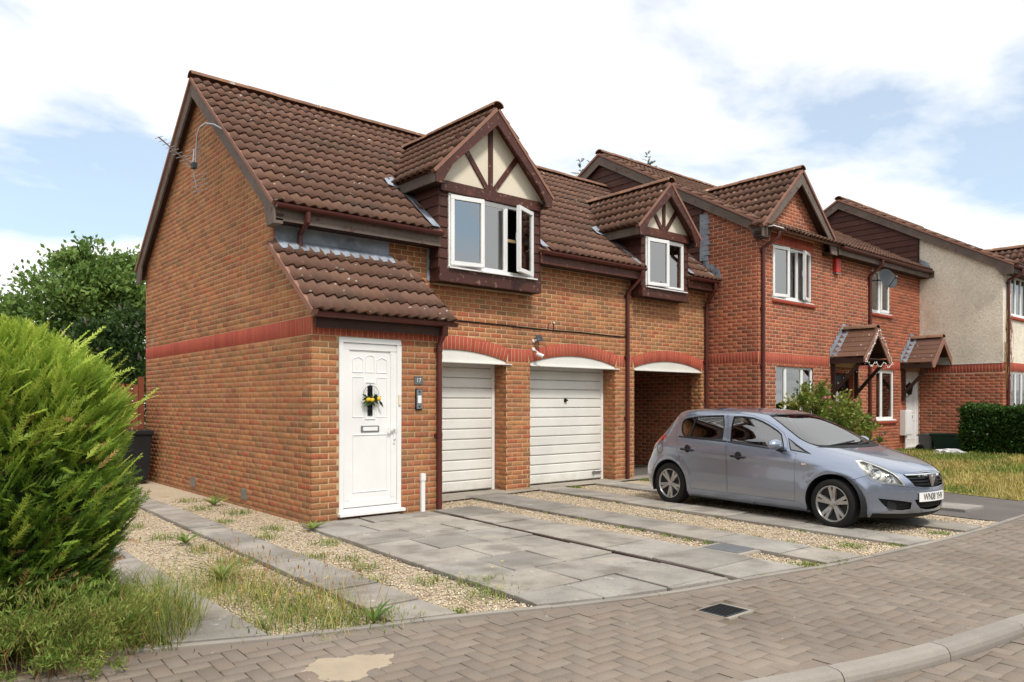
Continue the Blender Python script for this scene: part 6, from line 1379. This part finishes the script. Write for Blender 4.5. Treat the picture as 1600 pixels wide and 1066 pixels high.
# conifer whose tips show over the gabled roof
pt = thing('tall_conifer', 'dark conifer whose tips show above the far gabled roof', 'tree', (22.6, 20.6, 0)); MB().tube([(22.6, 20.6, 0), (22.6, 20.6, 10.9)], .2, 8, r1=.03).build('trunk', 'bark', pt)
VV, FF, RR = [], [], []; base = 0
for (x, y, z, ln, n) in ((21.75, 21.3, 11.25, 1.2, 26), (22.3, 20.9, 11.35, 1.3, 26), (22.0, 21.0, 11.1, 1.2, 24), (23.2, 20.0, 11.3, 1.1, 24), (23.75, 19.5, 11.45, 1.2, 30), (22.8, 20.3, 10.5, 1.6, 40), (21.4, 21.6, 10.4, 1.4, 30)):
    t = RNG.uniform(0, 1, n); a = RNG.uniform(0, 6.28, n); pos = np.stack([x + 0 * t, y + 0 * t, z - ln * t], -1); d = unit(np.stack([np.cos(a), np.sin(a), .5 + .3 * RNG.normal(size=n)], -1)); W, F, k = scatter(spray_t(9, .30, .035), pos, d, (.18 + .45 * t), RNG.uniform(-1, 1, n)); VV.append(W); FF.append(F + base); base += len(W); RR.append(np.repeat(RNG.random(n), k))
n = 900; a = RNG.uniform(0, 6.28, n); zz = RNG.uniform(2, 10.4, n); rr = (11.6 - zz) * .26 * RNG.uniform(.5, 1, n); pos = np.stack([22.6 + rr * np.cos(a), 20.6 + rr * np.sin(a), zz], -1); d = unit(np.stack([np.cos(a), np.sin(a), -.1 + .3 * RNG.normal(size=n)], -1)); W, F, k = scatter(spray_t(8, .30, .04), pos, d, RNG.uniform(.5, 1.0, n), RNG.uniform(-1, 1, n)); VV.append(W); FF.append(F + base); RR.append(np.repeat(RNG.random(n), k))
quads_obj('crown', np.concatenate(VV), np.concatenate(FF), np.concatenate(RR), 'pine', pt)
# clipped hedge, right
hx0, hx1, hy0, hy1, hz1 = 19.95, 21.2, 2.6, 6.75, 1.33
hd = thing('clipped_hedge', 'dense dark green clipped box hedge on the lawn at right', 'hedge', (20.5, 4.7, .2)); n = 26000
f = RNG.random(n); P_ = np.stack([RNG.uniform(hx0, hx1, n), RNG.uniform(hy0, hy1, n), RNG.uniform(.12, hz1, n)], -1); k = RNG.integers(0, 4, n); P_[k == 0, 0] = hx0; P_[k == 1, 1] = hy1; P_[k == 2, 2] = hz1; P_[k == 3, 0] = hx0; nn = np.zeros((n, 3)); nn[(k == 0) | (k == 3), 0] = -1; nn[k == 1, 1] = 1; nn[k == 2, 2] = 1
P_ += RNG.normal(size=(n, 3)) * .035 + (np.sin(P_[:, 1] * 5) * .03 + np.sin(P_[:, 2] * 9 + P_[:, 1] * 3) * .03)[:, None] * nn; d = unit(nn * .7 + RNG.normal(size=(n, 3)) * .7 + (0, 0, .3)); W, F, kk = scatter(LEAF, P_, d, RNG.uniform(.045, .085, n), RNG.uniform(-1.5, 1.5, n)); quads_obj('foliage', W, F, np.clip(RNG.random(n) * .8 + .2 * (k == 2), 0, 1), 'hedge_leaf', hd)
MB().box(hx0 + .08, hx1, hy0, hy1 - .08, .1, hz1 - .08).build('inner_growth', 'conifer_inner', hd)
# rose bush under the far ground-floor window
rs = thing('rose_bush', 'straggly yellow-green rose bush below the gabled house window', 'bush', (14.5, 7.5, .1)); bl = [(14.2, 7.5, 1.25, .55, .45, .55), (14.9, 7.4, 1.15, .55, .45, .5), (15.5, 7.3, .95, .5, .4, .45), (14.6, 7.5, .7, .9, .5, .5), (16.1, 7.3, .75, .35, .35, .35)]
V, F, r = leaf_cloud(bl, 110, .075, shell=.3); quads_obj('crown', V, F, r, 'rose_leaf', rs); mb = MB()
for q in bl: mb.tube([(14.6 + .3 * (q[0] - 14.6), 7.5, .1), ((14.6 + q[0]) / 2, 7.45, q[2] * .6), q[:3]], .015, 5, r1=.006)
mb.build('stem', 'bark', rs)
for (x, y, z) in ((14.0, 7.15, 1.55), (14.1, 7.1, 1.35), (15.7, 7.0, 1.1), (16.1, 6.98, .8), (14.9, 7.0, 1.5)):
    bm_ = bmesh.new(); bmesh.ops.create_icosphere(bm_, subdivisions=2, radius=.032); [setattr(v, 'co', v.co * random.uniform(.75, 1.15) + Vector((x, y, z))) for v in bm_.verts]; me = bpy.data.meshes.new('rose_bloom'); bm_.to_mesh(me); bm_.free(); link('rose_bloom', me, 'petal_pink', rs)

# ---- grasses and weeds
def blades(pos, h, w_, lean, rnd):
    n = len(pos); a = RNG.uniform(0, 6.28, n); l = lean * RNG.uniform(.3, 1.2, n); dx, dy = np.cos(a) * l * h, np.sin(a) * l * h; px, py = -np.sin(a) * w_, np.cos(a) * w_
    z = np.zeros(n); P0 = np.stack([-px, -py, z], -1); P1 = np.stack([px, py, z], -1); M0 = np.stack([dx * .35 - px * .8, dy * .35 - py * .8, h * .6], -1); M1 = np.stack([dx * .35 + px * .8, dy * .35 + py * .8, h * .6], -1); T0 = np.stack([dx - px * .12, dy - py * .12, h * (1 - .25 * l)], -1); T1 = np.stack([dx + px * .12, dy + py * .12, h * (1 - .25 * l)], -1)
    V = np.stack([P0, P1, M1, M0, T1, T0], 1) + pos[:, None]; F = np.array([(0, 1, 2, 3), (3, 2, 4, 5)])[None] + (np.arange(n) * 6)[:, None, None]; return V.reshape(-1, 3), F.reshape(-1, 4), np.repeat(rnd, 2)
def grass(name, mat, pos, hr, w_, lean, label, cat='grass', zf=None, rr=(0, 1)):
    n = len(pos); p = np.zeros((n, 3)); p[:, :2] = pos; p[:, 2] = -.012 if zf is None else zf; V, F, r = blades(p, RNG.uniform(*hr, n), w_, lean, RNG.uniform(*rr, n)); quads_obj(name, V, F, r, mat, None, label, cat, 'stuff')
def clumps(cs, per, sd): return np.concatenate([np.array(c) + RNG.normal(size=(int(per * k), 2)) * sd * k ** .5 for c, k in cs])
# lawn
n = 46000; q = np.stack([RNG.uniform(13.0, 25.5, n), RNG.uniform(3.6, 8.2, n)], -1); keep = in_poly_np(q, LAWN) & ~((q[:, 0] > hx0) & (q[:, 1] < hy1)); q = q[keep]; zl = np.array([lawn_z(a, b) for a, b in q]); m = (np.sin(q[:, 0] * 1.7 + 1) * np.sin(q[:, 1] * 2.3) + .35 * RNG.normal(size=len(q)) + (q[:, 1] - 5.6) * .35) > 0
grass('lawn_grass', 'grass_green', q[m], (.03, .10), .006, .6, 'greener unmown grass on the front lawn', zf=zl[m]); grass('dry_lawn_grass', 'grass_dry', q[~m], (.03, .11), .006, .7, 'dry straw-coloured grass on the front lawn', zf=zl[~m])
# foot of the conifer: long mixed grass
n = 8200; a = RNG.uniform(0, 6.28, n); r = .30 + .74 * RNG.random(n) ** .8; q = np.stack([BC[0] + .06 + r * np.cos(a), BC[1] - .12 + r * np.sin(a)], -1); q = q[(q[:, 1] > [yE(x) - .05 for x in q[:, 0]])]; m = RNG.random(len(q)) < .64
grass('long_grass', 'grass_green', q[m], (.14, .44), .0021, 1.15, 'long green grass round the foot of the conifer'); grass('long_dry_grass', 'grass_dry', q[~m], (.12, .46), .0017, 1.25, 'long dry grass round the foot of the conifer')
# scruffy low weed shrub in front of the conifer, spilling over the paving edge
ws = thing('weedy_shrub', 'low scruffy yellow-green weed shrub in the bottom left corner below the conifer', 'shrub', (.8, 4.8, 0)); bl = [(.72, 4.80, .17, .40, .36, .26), (1.02, 4.82, .13, .30, .28, .20), (.42, 5.00, .20, .36, .32, .28), (.86, 4.60, .08, .30, .20, .14), (.55, 4.72, .12, .30, .24, .2), (1.15, 5.1, .12, .26, .26, .2)]
fat = LEAF; LEAF = (np.array([(0, 0, 0), (.5, -.10, .04), (1, 0, -.03), (.5, .10, .04)]), LEAF[1]); V, F, r = leaf_cloud(bl, 640, .042, shell=.25, up=1.0); LEAF = fat; quads_obj('foliage', V, F, r * .6 + .35, 'weed', ws); mb = MB()
for i in range(160):
    b_ = random.choice(bl); a = random.uniform(0, 6.28); rr = random.random(); x, y = b_[0] + .8 * b_[3] * rr * math.cos(a), b_[1] + .8 * b_[4] * rr * math.sin(a); mb.tube([(x, y, -.01), (x + random.uniform(-.05, .05), y + random.uniform(-.05, .05), b_[2]), (x + random.uniform(-.12, .14), y + random.uniform(-.14, .08), b_[2] + b_[5] * random.uniform(.5, 1.2))], .0022, 3, cap=False, r1=.0009)
mb.build('stem', 'seed_brown', ws)
# weeds in the gravel beside the side path and along joints
cs = [((2.25, 6.25), 2.2), ((2.35, 5.75), 1.6), ((2.5, 5.2), 1.8), ((2.15, 5.45), 1.4), ((2.45, 4.75), 1.5), ((2.2, 4.95), 1.6), ((2.05, 5.9), .9), ((2.55, 6.9), .8), ((2.5, 7.6), .7), ((2.3, 4.55), 1.2), ((2.62, 4.4), .7), ((1.95, 4.75), .7), ((3.12, 5.4), .5), ((3.3, 5.9), .5), ((3.2, 6.6), .5), ((3.72, 4.75), 1.0), ((3.62, 4.45), .9), ((3.45, 5.1), .4), ((3.4, 6.3), .4), ((3.6, 7.2), .6), ((3.25, 7.9), .5), ((3.55, 8.4), .7), ((3.3, 9.3), .5), ((3.7, 9.9), .7), ((3.45, 10.6), .6), ((3.6, 11.6), .6), ((2.4, 8.6), .6), ((2.35, 9.6), .6), ((2.5, 10.6), .5)]
grass('gravel_weeds', 'weed', clumps(cs, 170, .12), (.015, .10), .0034, 1.4, 'low green weeds growing through the gravel'); grass('dry_weeds', 'grass_dry', clumps(cs[:12], 70, .16), (.04, .18), .002, .9, 'dry weed stalks in the gravel by the side path')
js = [((6.62 + .07 * (y - 4), y), .35 * s) for y, s in ((4.6, 1.6), (4.9, 1.4), (5.2, 1), (5.6, 1), (5.9, .8), (6.6, .5), (7.3, .4), (8.9, .6))] + [((5.45 + .07 * (y - 4), y), .22) for y in (3.75, 4.9, 5.3, 6.0, 6.7, 7.2)] + [((7.25 + .085 * (y - 4), y), .35 * s) for y, s in ((3.7, 1), (4.1, 1.2), (4.5, 1), (5.0, .8), (5.6, .6), (6.3, .4))] + [((8.08 + .08 * (y - 4), y), .22) for y in (4.4, 5.6, 6.2, 7.4, 7.9, 8.3)] + [((6.42, 3.42), 1.0), ((6.75, 3.36), .8), ((6.2, 3.5), .4), ((9.3, 9.2), .7), ((11.2, 9.2), 1.3), ((11.45, 9.15), 1.0), ((5.7, 3.5), .4), ((4.9, 3.75), .3), ((4.6, 4.86), .3), ((4.15, 4.26), .35), ((3.1, 4.24), .5), ((8.0, 3.35), .6), ((9.1, 3.3), .7), ((7.6, 3.6), .9)]
grass('joint_weeds', 'weed', clumps(js, 210, .075), (.012, .05), .004, 1.3, 'small green weeds in the joints of the drive')
# stalks with brown seed heads
n = 230; q = clumps([((2.4, 5.3), 1), ((2.25, 5.8), 1), ((2.5, 4.8), .8), ((2.3, 6.3), .6)], 34, .2); n = len(q); h = RNG.uniform(.15, .36, n); mb = MB()
for (x, y), hh in zip(q, h):
    a = random.uniform(0, 6.28); tx, ty = x + .10 * math.cos(a) * hh / .3, y + .10 * math.sin(a) * hh / .3; mb.add([(x - .001, y, 0), (x + .001, y, 0), (tx + .0008, ty, hh), (tx - .0008, ty, hh)], [(0, 1, 2, 3)]); mb.lathe([(0, -.012), (.0045, .0), (.004, .012), (0, .02)], (tx, ty, hh), (.1, .1, 1), 4)
tag(mb.build('seed_stalks', 'seed_brown'), 'thin weed stalks with brown seed heads by the side path', 'weeds', kind='stuff')
def rosette(name, label, c, nleaf, ln, w_, up, group=None, mat='weed', cat='plant'):
    V, F, rr = [], [], []; 
    for i in range(nleaf):
        a = i * 2.4 + random.uniform(-.3, .3); l = ln * random.uniform(.65, 1.1); u = up * random.uniform(.6, 1.3); b = len(V); m = 7; d = np.array((math.cos(a), math.sin(a), 0)); s = np.array((-math.sin(a), math.cos(a), 0))
        for j in range(m + 1):
            t = j / m; ww = w_ * math.sin(math.pi * min(1, t * .85 + .12)) * (1 if j % 2 else .62); p = np.array((*c, 0)) + d * l * t * math.cos(u * (1 - .5 * t)) + np.array((0, 0, l * (t * math.sin(u) - .35 * t * t * math.sin(u))))
            V += [tuple(p - s * ww), tuple(p + s * ww + np.array((0, 0, .004)))]
        F += [(b + 2 * j, b + 2 * j + 1, b + 2 * j + 3, b + 2 * j + 2) for j in range(m)]; rr += [random.random()] * m
    o = link(name, npmesh(name, V, F, rr), mat); return tag(o, label, cat, group)
rosette('leafy_weed', 'tall toothed leafy weed at the drive edge nearest the sand', (2.52, 4.36), 10, .24, .013, 1.2)
rosette('dandelion', 'dandelion clump against the house corner beside the patio', (3.86, 8.05), 26, .20, .014, .8)
rosette('dandelion', 'dandelion growing halfway along the side path edge', (2.48, 8.1), 20, .19, .013, .8)
rosette('dandelion', 'dark dandelion against the gable wall below an air brick', (3.72, 10.9), 22, .24, .016, .85)
rosette('thistle', 'bushy blue green weed standing in the middle of the gravel', (2.16, 6.15), 44, .30, .007, 1.2)
n = 46; q = np.concatenate([np.stack([RNG.uniform(.5, 1.35, 26), RNG.uniform(4.75, 5.5, 26)], -1), clumps([((2.45, 5.1), .4), ((3.65, 4.7), .2), ((3.6, 9.5), .2)], 18, .2)]); mb = MB()
for x, y in q:
    h = random.uniform(.10, .38) if x < 1.5 else random.uniform(.05, .20)
    for k in range(5): a = k * 1.257; mb.add([(x, y, h), (x + .011 * math.cos(a - .4), y + .011 * math.sin(a - .4), h + .004), (x + .015 * math.cos(a), y + .015 * math.sin(a), h + .005), (x + .011 * math.cos(a + .4), y + .011 * math.sin(a + .4), h + .004)], [(0, 1, 2, 3)], .9)
st_ = MB(); fv = [mb.v[i] for i in range(0, len(mb.v), 20)]
for p in fv: st_.add([(p[0] - .001, p[1], -.01), (p[0] + .001, p[1], -.01), (p[0] + .001, p[1], p[2]), (p[0] - .001, p[1], p[2])], [(0, 1, 2, 3)])
tag(st_.build('flower_stalks', 'weed'), 'thin green stalks of the yellow weed flowers', 'weeds', kind='stuff')
tag(mb.build('yellow_flowers', 'petal_yellow'), 'tiny yellow weed flowers dotted over the grass and gravel', 'flowers', kind='stuff')

# added belt of unseen trees behind the camera, blocking sky light near the horizon
bl = [(x, -27 + 3 * math.sin(x * .37), 3.2 + 1.2 * math.sin(x * .9), 3.2, 2.6, 4.2 + 1.2 * math.sin(x * .9)) for x in np.arange(-26, 46, 4.2)] + [(-24 - 2 * math.sin(y), y, 3.4, 2.6, 3.2, 4.6) for y in np.arange(-22, 26, 4.4)]
V, F, r = leaf_cloud(bl, 5, .75, shell=.35); quads_obj('added_tree_belt', V, F, r, 'tree_leaf_dark', None, 'belt of leafy trees across the road', 'trees', 'stuff')
# ================================================================== SMALL THINGS
# wreath on the front door
wc = Vector((cxd, PY - .012, 1.50)); wr = thing('lemon_wreath', 'wire hoop wreath with three lemons and dark leaves on the front door', 'wreath', tuple(wc))
MB().tube([wc + Vector((.11 * math.cos(a), 0, .11 + .11 * math.sin(a) - .05)) for a in np.linspace(0, 2 * math.pi, 29)], .0028, 5, cap=False).build('hoop', 'dark_metal', wr); MB().lathe([(0, .012), (.010, .010), (.012, 0)], (cxd, PY + .012, 1.675), (0, -1, 0), 10).build('hook', 'steel', wr)
for dx, dz in ((-.055, -.005), (.0, -.01), (.095, .005)): MB().lathe([(0, -.036), (.012, -.032), (.026, -.014), (.028, .004), (.022, .022), (.008, .032), (0, .037)], wc + Vector((dx, -.02, dz)), (1, 0, .25), 12).build('lemon', 'lemon', wr, smooth=True)
for i in range(26):
    a = random.choice([random.uniform(-.5, .9), random.uniform(2.3, 3.6), random.uniform(-1.2, -.3), random.uniform(3.4, 4.2)]); p = wc + Vector((random.uniform(-.07, .1), -.012 - random.random() * .012, random.uniform(-.03, .02))); d = Vector((math.cos(a), -.15, math.sin(a))); s_ = Vector((-math.sin(a), 0, math.cos(a))); l = random.uniform(.08, .13)
    MB().add([p, p + d * l * .5 + s_ * .017 + Vector((0, -.008, 0)), p + d * l, p + d * l * .5 - s_ * .017], [(0, 1, 2, 3)]).build('leaf', 'wreath_leaf', wr)
# number plaque and door-entry panel
pq = thing('number_plaque', 'small grey plaque with house number 17 beside the front door', 'sign', (5.525, PY, 1.75)); BOX('plate', 'dark_metal', pq, 5.46, 5.59, PY - .016, PY - .005, 1.695, 1.805, bevel=.002).data.materials[0] = MATS['grey_metal']
pm('slate', [C_(98, 104, 106)], rough=.6, weather=None, grain=None, piece=False, bump=None); pq.children[0].data.materials[0] = MATS['slate']
text_mesh('number', '17', .075, 'upvc', Matrix(((1, 0, 0, 5.525), (0, 0, -1, PY - .0165), (0, 1, 0, 1.75), (0, 0, 0, 1))), pq, .001)
ic = thing('entry_panel', 'steel door-entry intercom panel below the number plaque', 'intercom', (5.53, PY, 1.5)); BOX('housing', 'black', ic, 5.472, 5.578, PY - .020, PY - .005, 1.362, 1.638, bevel=.003); BOX('face', 'steel', ic, 5.482, 5.574, PY - .030, PY - .020, 1.372, 1.628, bevel=.003)
BOX('name_panel', 'upvc', ic, 5.500, 5.556, PY - .0325, PY - .030, 1.45, 1.55)
for z in (1.600, 1.405): MB().lathe([(0, .004), (.011, .004), (.012, 0)], (5.528, PY - .030, z), (0, -1, 0), 12).build('button', 'black', ic)
# white service pipe
sp = thing('service_pipe', 'short white boxed service pipe rising from the ground by the downpipe', 'pipe', (5.575, PY - .03, 0)); BOX('duct', 'upvc', sp, 5.545, 5.605, PY - .05, PY - .006, -.02, .44, bevel=.004); BOX('cap', 'upvc', sp, 5.538, 5.612, PY - .058, PY - .006, .42, .52, bevel=.006)
# cable along the front wall
cb = [(6.05, WY - .012, 2.74), (6.9, WY - .012, 2.735), (7.7, WY - .012, 2.725), (8.4, WY - .012, 2.715), (8.95, WY - .012, 2.71), (9.7, WY - .012, 2.715), (10.5, WY - .012, 2.70), (10.86, WY - .012, 2.70), (10.92, WY - .012, 2.73)]
cr_ = thing('wall_cable', 'thin dark cable clipped across the brick wall above the garages', 'cable', (8.5, WY, 2.7)); MB().tube(cb, .011, 6).build('cable', 'black', cr_); MB().tube([(8.90, WY - .014, 2.71), (8.90, WY - .014, 2.80), (8.93, WY - .014, 2.82)], .006, 6).tube([(9.03, WY - .014, 2.71), (9.03, WY - .014, 2.83)], .006, 6).build('branch', 'black', cr_); MB().lathe([(0, -.02), (.018, -.01), (.018, .012), (0, .02)], (9.03, WY - .02, 2.84), (0, 0, 1), 10).build('end_cap', 'upvc', cr_)
# security camera with solar panel
sc = thing('security_camera', 'white security camera with little solar panel above the pier between garages', 'camera', (8.6, WY, 2.37)); o = Vector((8.56, WY - .006, 2.36))
MB().lathe([(0, .02), (.03, .02), (.034, 0)], o, (0, -1, 0), 14).tube([o, o + Vector((0, -.07, -.03)), o + Vector((.03, -.09, -.05))], .010, 8).build('bracket', 'upvc', sc, smooth=True)
MB().lathe([(0, .075), (.026, .072), (.034, .06), (.036, -.05), (.028, -.06), (0, -.062)], o + Vector((.05, -.11, -.10)), (.45, -.75, -.35), 16).build('camera_body', 'upvc', sc, smooth=True); MB().lathe([(0, .079), (.022, .078), (.024, .070)], o + Vector((.05, -.11, -.10)), (.45, -.75, -.35), 14).build('lens', 'black', sc)
MB().lathe([(0, .02), (.026, .02), (.03, 0)], o + Vector((-.0, 0, .14)), (0, -1, 0), 14).tube([o + Vector((0, 0, .14)), o + Vector((.0, -.06, .15)), o + Vector((.05, -.09, .17))], .009, 8).build('panel_bracket', 'upvc', sc, smooth=True)
pnl = MB().slab(o + Vector((.0, -.10, .13)), o + Vector((.10, -.14, .13)), o + Vector((.13, -.06, .24)), o + Vector((.03, -.02, .24)), (-.2, -.8, .55), .008).build('solar_panel', 'dark_metal', sc)
# TV aerial on the gable verge
av = thing('tv_aerial', 'silver television aerial on a cranked pole at the gable verge', 'aerial', (3.78, 11.6, 5.3))
MB().tube([(3.88, 10.95, 5.38), (3.78, 11.05, 5.46), (3.75, 11.30, 5.545), (3.74, 11.52, 5.55), (3.74, 11.62, 5.50), (3.735, 11.66, 5.40), (3.73, 11.70, 4.98)], .012, 8).build('mast', 'steel', av, smooth=True)
b0, b1 = Vector((3.71, 11.78, 5.02)), Vector((3.18, 11.62, 5.30)); bd = (b1 - b0).normalized(); MB().tube([b0, b1], .010, 6).build('boom', 'steel', av)
sv = bd.cross(Vector((0, 0, 1))).normalized()
for i in range(9): p = b0.lerp(b1, .12 + .86 * i / 8); l = .14 - .006 * i; MB().tube([p - sv * l, p + sv * l], .0045, 5).build('element', 'steel', av)
for i in range(8): p = b0 - bd * .03 + Vector((0, 0, -.28 + .08 * i)) - bd * (.10 if i < 4 else 0); MB().tube([p - sv * .20, p + sv * .20], .004, 5).build('reflector_rod', 'steel', av)
MB().tube([b0 + Vector((0, 0, -.30)) - bd * .08, b0, b0 + Vector((0, 0, .28)) - bd * .03], .008, 6).build('reflector_post', 'steel', av); MB().box(3.69, 3.75, 11.68, 11.80, 4.98, 5.06).build('clamp', 'dark_metal', av)
# things on the far houses
al = thing('alarm_box', 'red burglar alarm box under the eaves of the brick terrace', 'alarm', (16.7, AY, 4.55)); MB().prism([(16.60, 4.40), (16.80, 4.40), (16.82, 4.46), (16.82, 4.74), (16.60, 4.74)], 1, AY - .08, AY - .006).build('cover', 'alarm_red', al, bevel=.012); BOX('base', 'grey_metal', al, 16.62, 16.80, AY - .075, AY - .006, 4.375, 4.40)
ds = thing('satellite_dish', 'grey satellite dish on the terrace wall by the upstairs window', 'satellite dish', (18.4, AY, 4.4)); dc = Vector((18.62, AY - .32, 4.42)); dx_ = Vector((-.35, -.85, .35)).normalized()
MB().lathe([(0, 0), (.10, .008), (.19, .03), (.25, .055), (.256, .055), (.19, .024), (.0, -.008)], dc, dx_, 24).build('dish', 'dark_metal', ds, smooth=True); MB().tube([(18.38, AY, 4.40), (18.42, AY - .12, 4.40), dc - dx_ * .02], .016, 8).build('wall_arm', 'dark_metal', ds); MB().tube([dc + Vector((0, 0, -.23)), dc + dx_ * .30 + Vector((0, 0, -.10))], .010, 6).build('feed_arm', 'dark_metal', ds); MB().lathe([(0, -.03), (.025, -.03), (.025, .03), (0, .03)], dc + dx_ * .30 + Vector((0, 0, -.09)), dx_, 10).build('receiver', 'slate', ds)
mt = thing('meter_box', 'white meter box on the wall beside the white front door', 'meter box', (20.3, AY, .9)); BOX('cabinet', 'upvc', mt, 20.10, 20.50, AY - .16, AY - .006, .62, 1.27, bevel=.01); BOX('lid', 'upvc', mt, 20.13, 20.47, AY - .168, AY - .159, .65, 1.24, bevel=.003); MB().tube([(20.30, AY - .08, .64), (20.30, AY - .08, .18)], .028, 8).build('pipe', 'upvc', mt)
ln_ = thing('wall_lantern', 'black carriage lantern on the wall under the right-hand canopy', 'lantern', (20.33, AY, 1.8)); q = Vector((20.33, AY - .16, 1.80)); MB().lathe([(0, .20), (.02, .17), (.10, .09), (.085, .085), (.055, -.10), (.06, -.11), (.03, -.14), (0, -.15)], q, (0, 0, 1), 6).build('lantern_body', 'black', ln_); MB().tube([(20.33, AY, 1.66), (20.33, AY - .10, 1.60), (20.33, AY - .16, 1.66)], .012, 6).build('arm', 'black', ln_); BOX('back_plate', 'black', ln_, 20.29, 20.37, AY - .02, AY - .006, 1.58, 1.78)
sl_ = thing('string_lights', 'white string lights draped over the left-hand porch canopy', 'string lights', (17.1, 7.5, 2.8)); pts = []
for sg in (-1, 1): pts += [Vector((17.10 + sg * .66 * t, 7.47 + .01 * math.sin(9 * t), 3.08 - .70 * t + .02 * math.sin(25 * t))) for t in np.linspace(0, 1, 26)]
pts2 = [Vector((16.45 + 1.3 * t, 7.46, 2.36 - .10 * math.sin(math.pi * t * 3) ** 2)) for t in np.linspace(0, 1, 28)] + [Vector((16.55, 7.55 + .6 * t, 2.30 - .35 * t - .06 * math.sin(9 * t))) for t in np.linspace(0, 1, 18)] + [Vector((17.66, 7.55 + .6 * t, 2.30 - .45 * t)) for t in np.linspace(0, 1, 16)]
MB().tube(pts[:26][::-1] + pts[26:], .004, 4).build('wire', 'upvc', sl_); MB().tube(pts2[:28], .004, 4).build('wire', 'upvc', sl_); mb = MB()
for p in pts + pts2: p = p + Vector((random.uniform(-.02, .02), random.uniform(-.02, .01), random.uniform(-.03, .02))); mb.lathe([(0, -.016), (.012, 0), (0, .016)], p, (0, 0, 1), 5)
tag(mb.build('bulb', 'plate_white', sl_), kind='stuff')
# bins, bag, gate
def wheelie(name, label, x, y, z, mat, rz=0, s=1.0):
    t = thing(name, label, 'bin', (x, y, z), rz=rz); m = MB(); b, tp = (.22 * s, .25 * s), (.28 * s, .34 * s); V = [(sx * w_[0], sy * w_[1], h) for (w_, h) in ((b, .05), (tp, .88 * s)) for sx, sy in ((-1, -1), (1, -1), (1, 1), (-1, 1))]
    m.add(V, [(3, 2, 1, 0), (0, 1, 5, 4), (1, 2, 6, 5), (2, 3, 7, 6), (3, 0, 4, 7)]); m.build('body', mat, t, True, bevel=.02)
    MB().prism([(-.37 * s, .88 * s), (.35 * s, .88 * s), (.35 * s, .91 * s), (.0, .97 * s), (-.37 * s, .95 * s)], 0, -.30 * s, .30 * s).build('lid', mat, t, True, bevel=.012); MB().tube([(-.24 * s, .40 * s, .86 * s), (.24 * s, .40 * s, .86 * s)], .016, 8).build('handle', mat, t, True)
    for sg in (-1, 1): MB().lathe([(0, -.03), (.09, -.03), (.10, -.02), (.10, .02), (.09, .03), (0, .03)], (sg * .24 * s, .26 * s, .10), (1, 0, 0), 16).build('wheel', 'black', t, True, smooth=True)
wheelie('wheelie_bin', 'black wheelie bin standing before the side gate', 3.62, 14.92, 0, 'bin_black')
wheelie('refuse_bin', 'small grey bin with lid beside the far white front door', 20.52, 7.78, .2, 'bin_grey', s=.50)
rbx = thing('recycling_box', 'dark green recycling box between the white door and the clipped hedge', 'recycling box', (20.6, 7.15, .2)); m = MB(); V = [(20.62 + sx * w_, 7.2 + sy * w2, h) for (w_, w2, h) in ((.26, .30, .21), (.32, .42, .66)) for sx, sy in ((-1, -1), (1, -1), (1, 1), (-1, 1))]; m.add(V, [(3, 2, 1, 0), (0, 1, 5, 4), (1, 2, 6, 5), (2, 3, 7, 6), (3, 0, 4, 7)]); m.build('box', 'bin_green', rbx, bevel=.02); BOX('rim', 'bin_green', rbx, 20.27, 20.97, 6.75, 7.65, .64, .69, bevel=.01)
bm_ = bmesh.new(); bmesh.ops.create_icosphere(bm_, subdivisions=3, radius=1.0)
for v in bm_.verts: k = 1 + .35 * math.sin(v.co.x * 9 + v.co.z * 7) * math.cos(v.co.y * 8 + 1); v.co = Vector((v.co.x * .20 * k, v.co.y * .38 * k, max(-.02, v.co.z * .13 * k))) + Vector((19.55, 6.9, .22))
me = bpy.data.meshes.new('plastic_bag'); bm_.to_mesh(me); bm_.free(); tag(link('plastic_bag', me, 'plastic_bag'), 'crumpled white plastic bag lying on the lawn by the hedge', 'bag')
gt = thing('side_gate', 'brown wooden slatted gate beside the house back corner', 'gate', (3.2, 15.55, 0))
x = 2.15; i = 0
while x < 3.88: BOX('board', 'fence_board', gt, x, x + .09, 15.52, 15.54, .06, 1.80 + .03 * math.sin((x - 2.15) * 1.8), bevel=.003); x += .118; i += 1
for z in (.35, 1.0, 1.62): BOX('rail', 'fence_board', gt, 2.13, 3.9, 15.541, 15.58, z, z + .09)
for x in (2.04, 3.90): BOX('gate_post', 'fence_board', gt, x, x + .09, 15.5, 15.59, 0, 1.95)
fn = thing('garden_fence', 'brown close-boarded fence running left from the side gate', 'fence', (0, 15.6, 0)); x = -5.0
while x < 2.02: BOX('board', 'fence_board', fn, x, x + .118, 15.56 + .012 * (int(x * 50) % 2), 15.58 + .012 * (int(x * 50) % 2), .05, 1.78); x += .115
for z in (.35, 1.5): BOX('rail', 'fence_board', fn, -5, 2.03, 15.60, 15.65, z, z + .08)
# dead climber round the end house downpipe
dc_ = thing('dead_climber', 'bare brown dead creeper clinging round the end house downpipe', 'climber', (21.5, CY, 2.2))
for i in range(26):
    z0 = random.uniform(2.1, 4.3); x = random.choice([21.42, 21.5, 21.75, 21.85]) + random.uniform(-.05, .08); p = [Vector((x + .05 * math.sin(k * 1.3 + i), CY - .02 - .05 * random.random(), z0 - .16 * k + .02 * math.sin(k * 2 + i))) for k in range(7)]; MB().tube(p, .007, 4, r1=.002).build('twig', 'seed_brown', dc_)
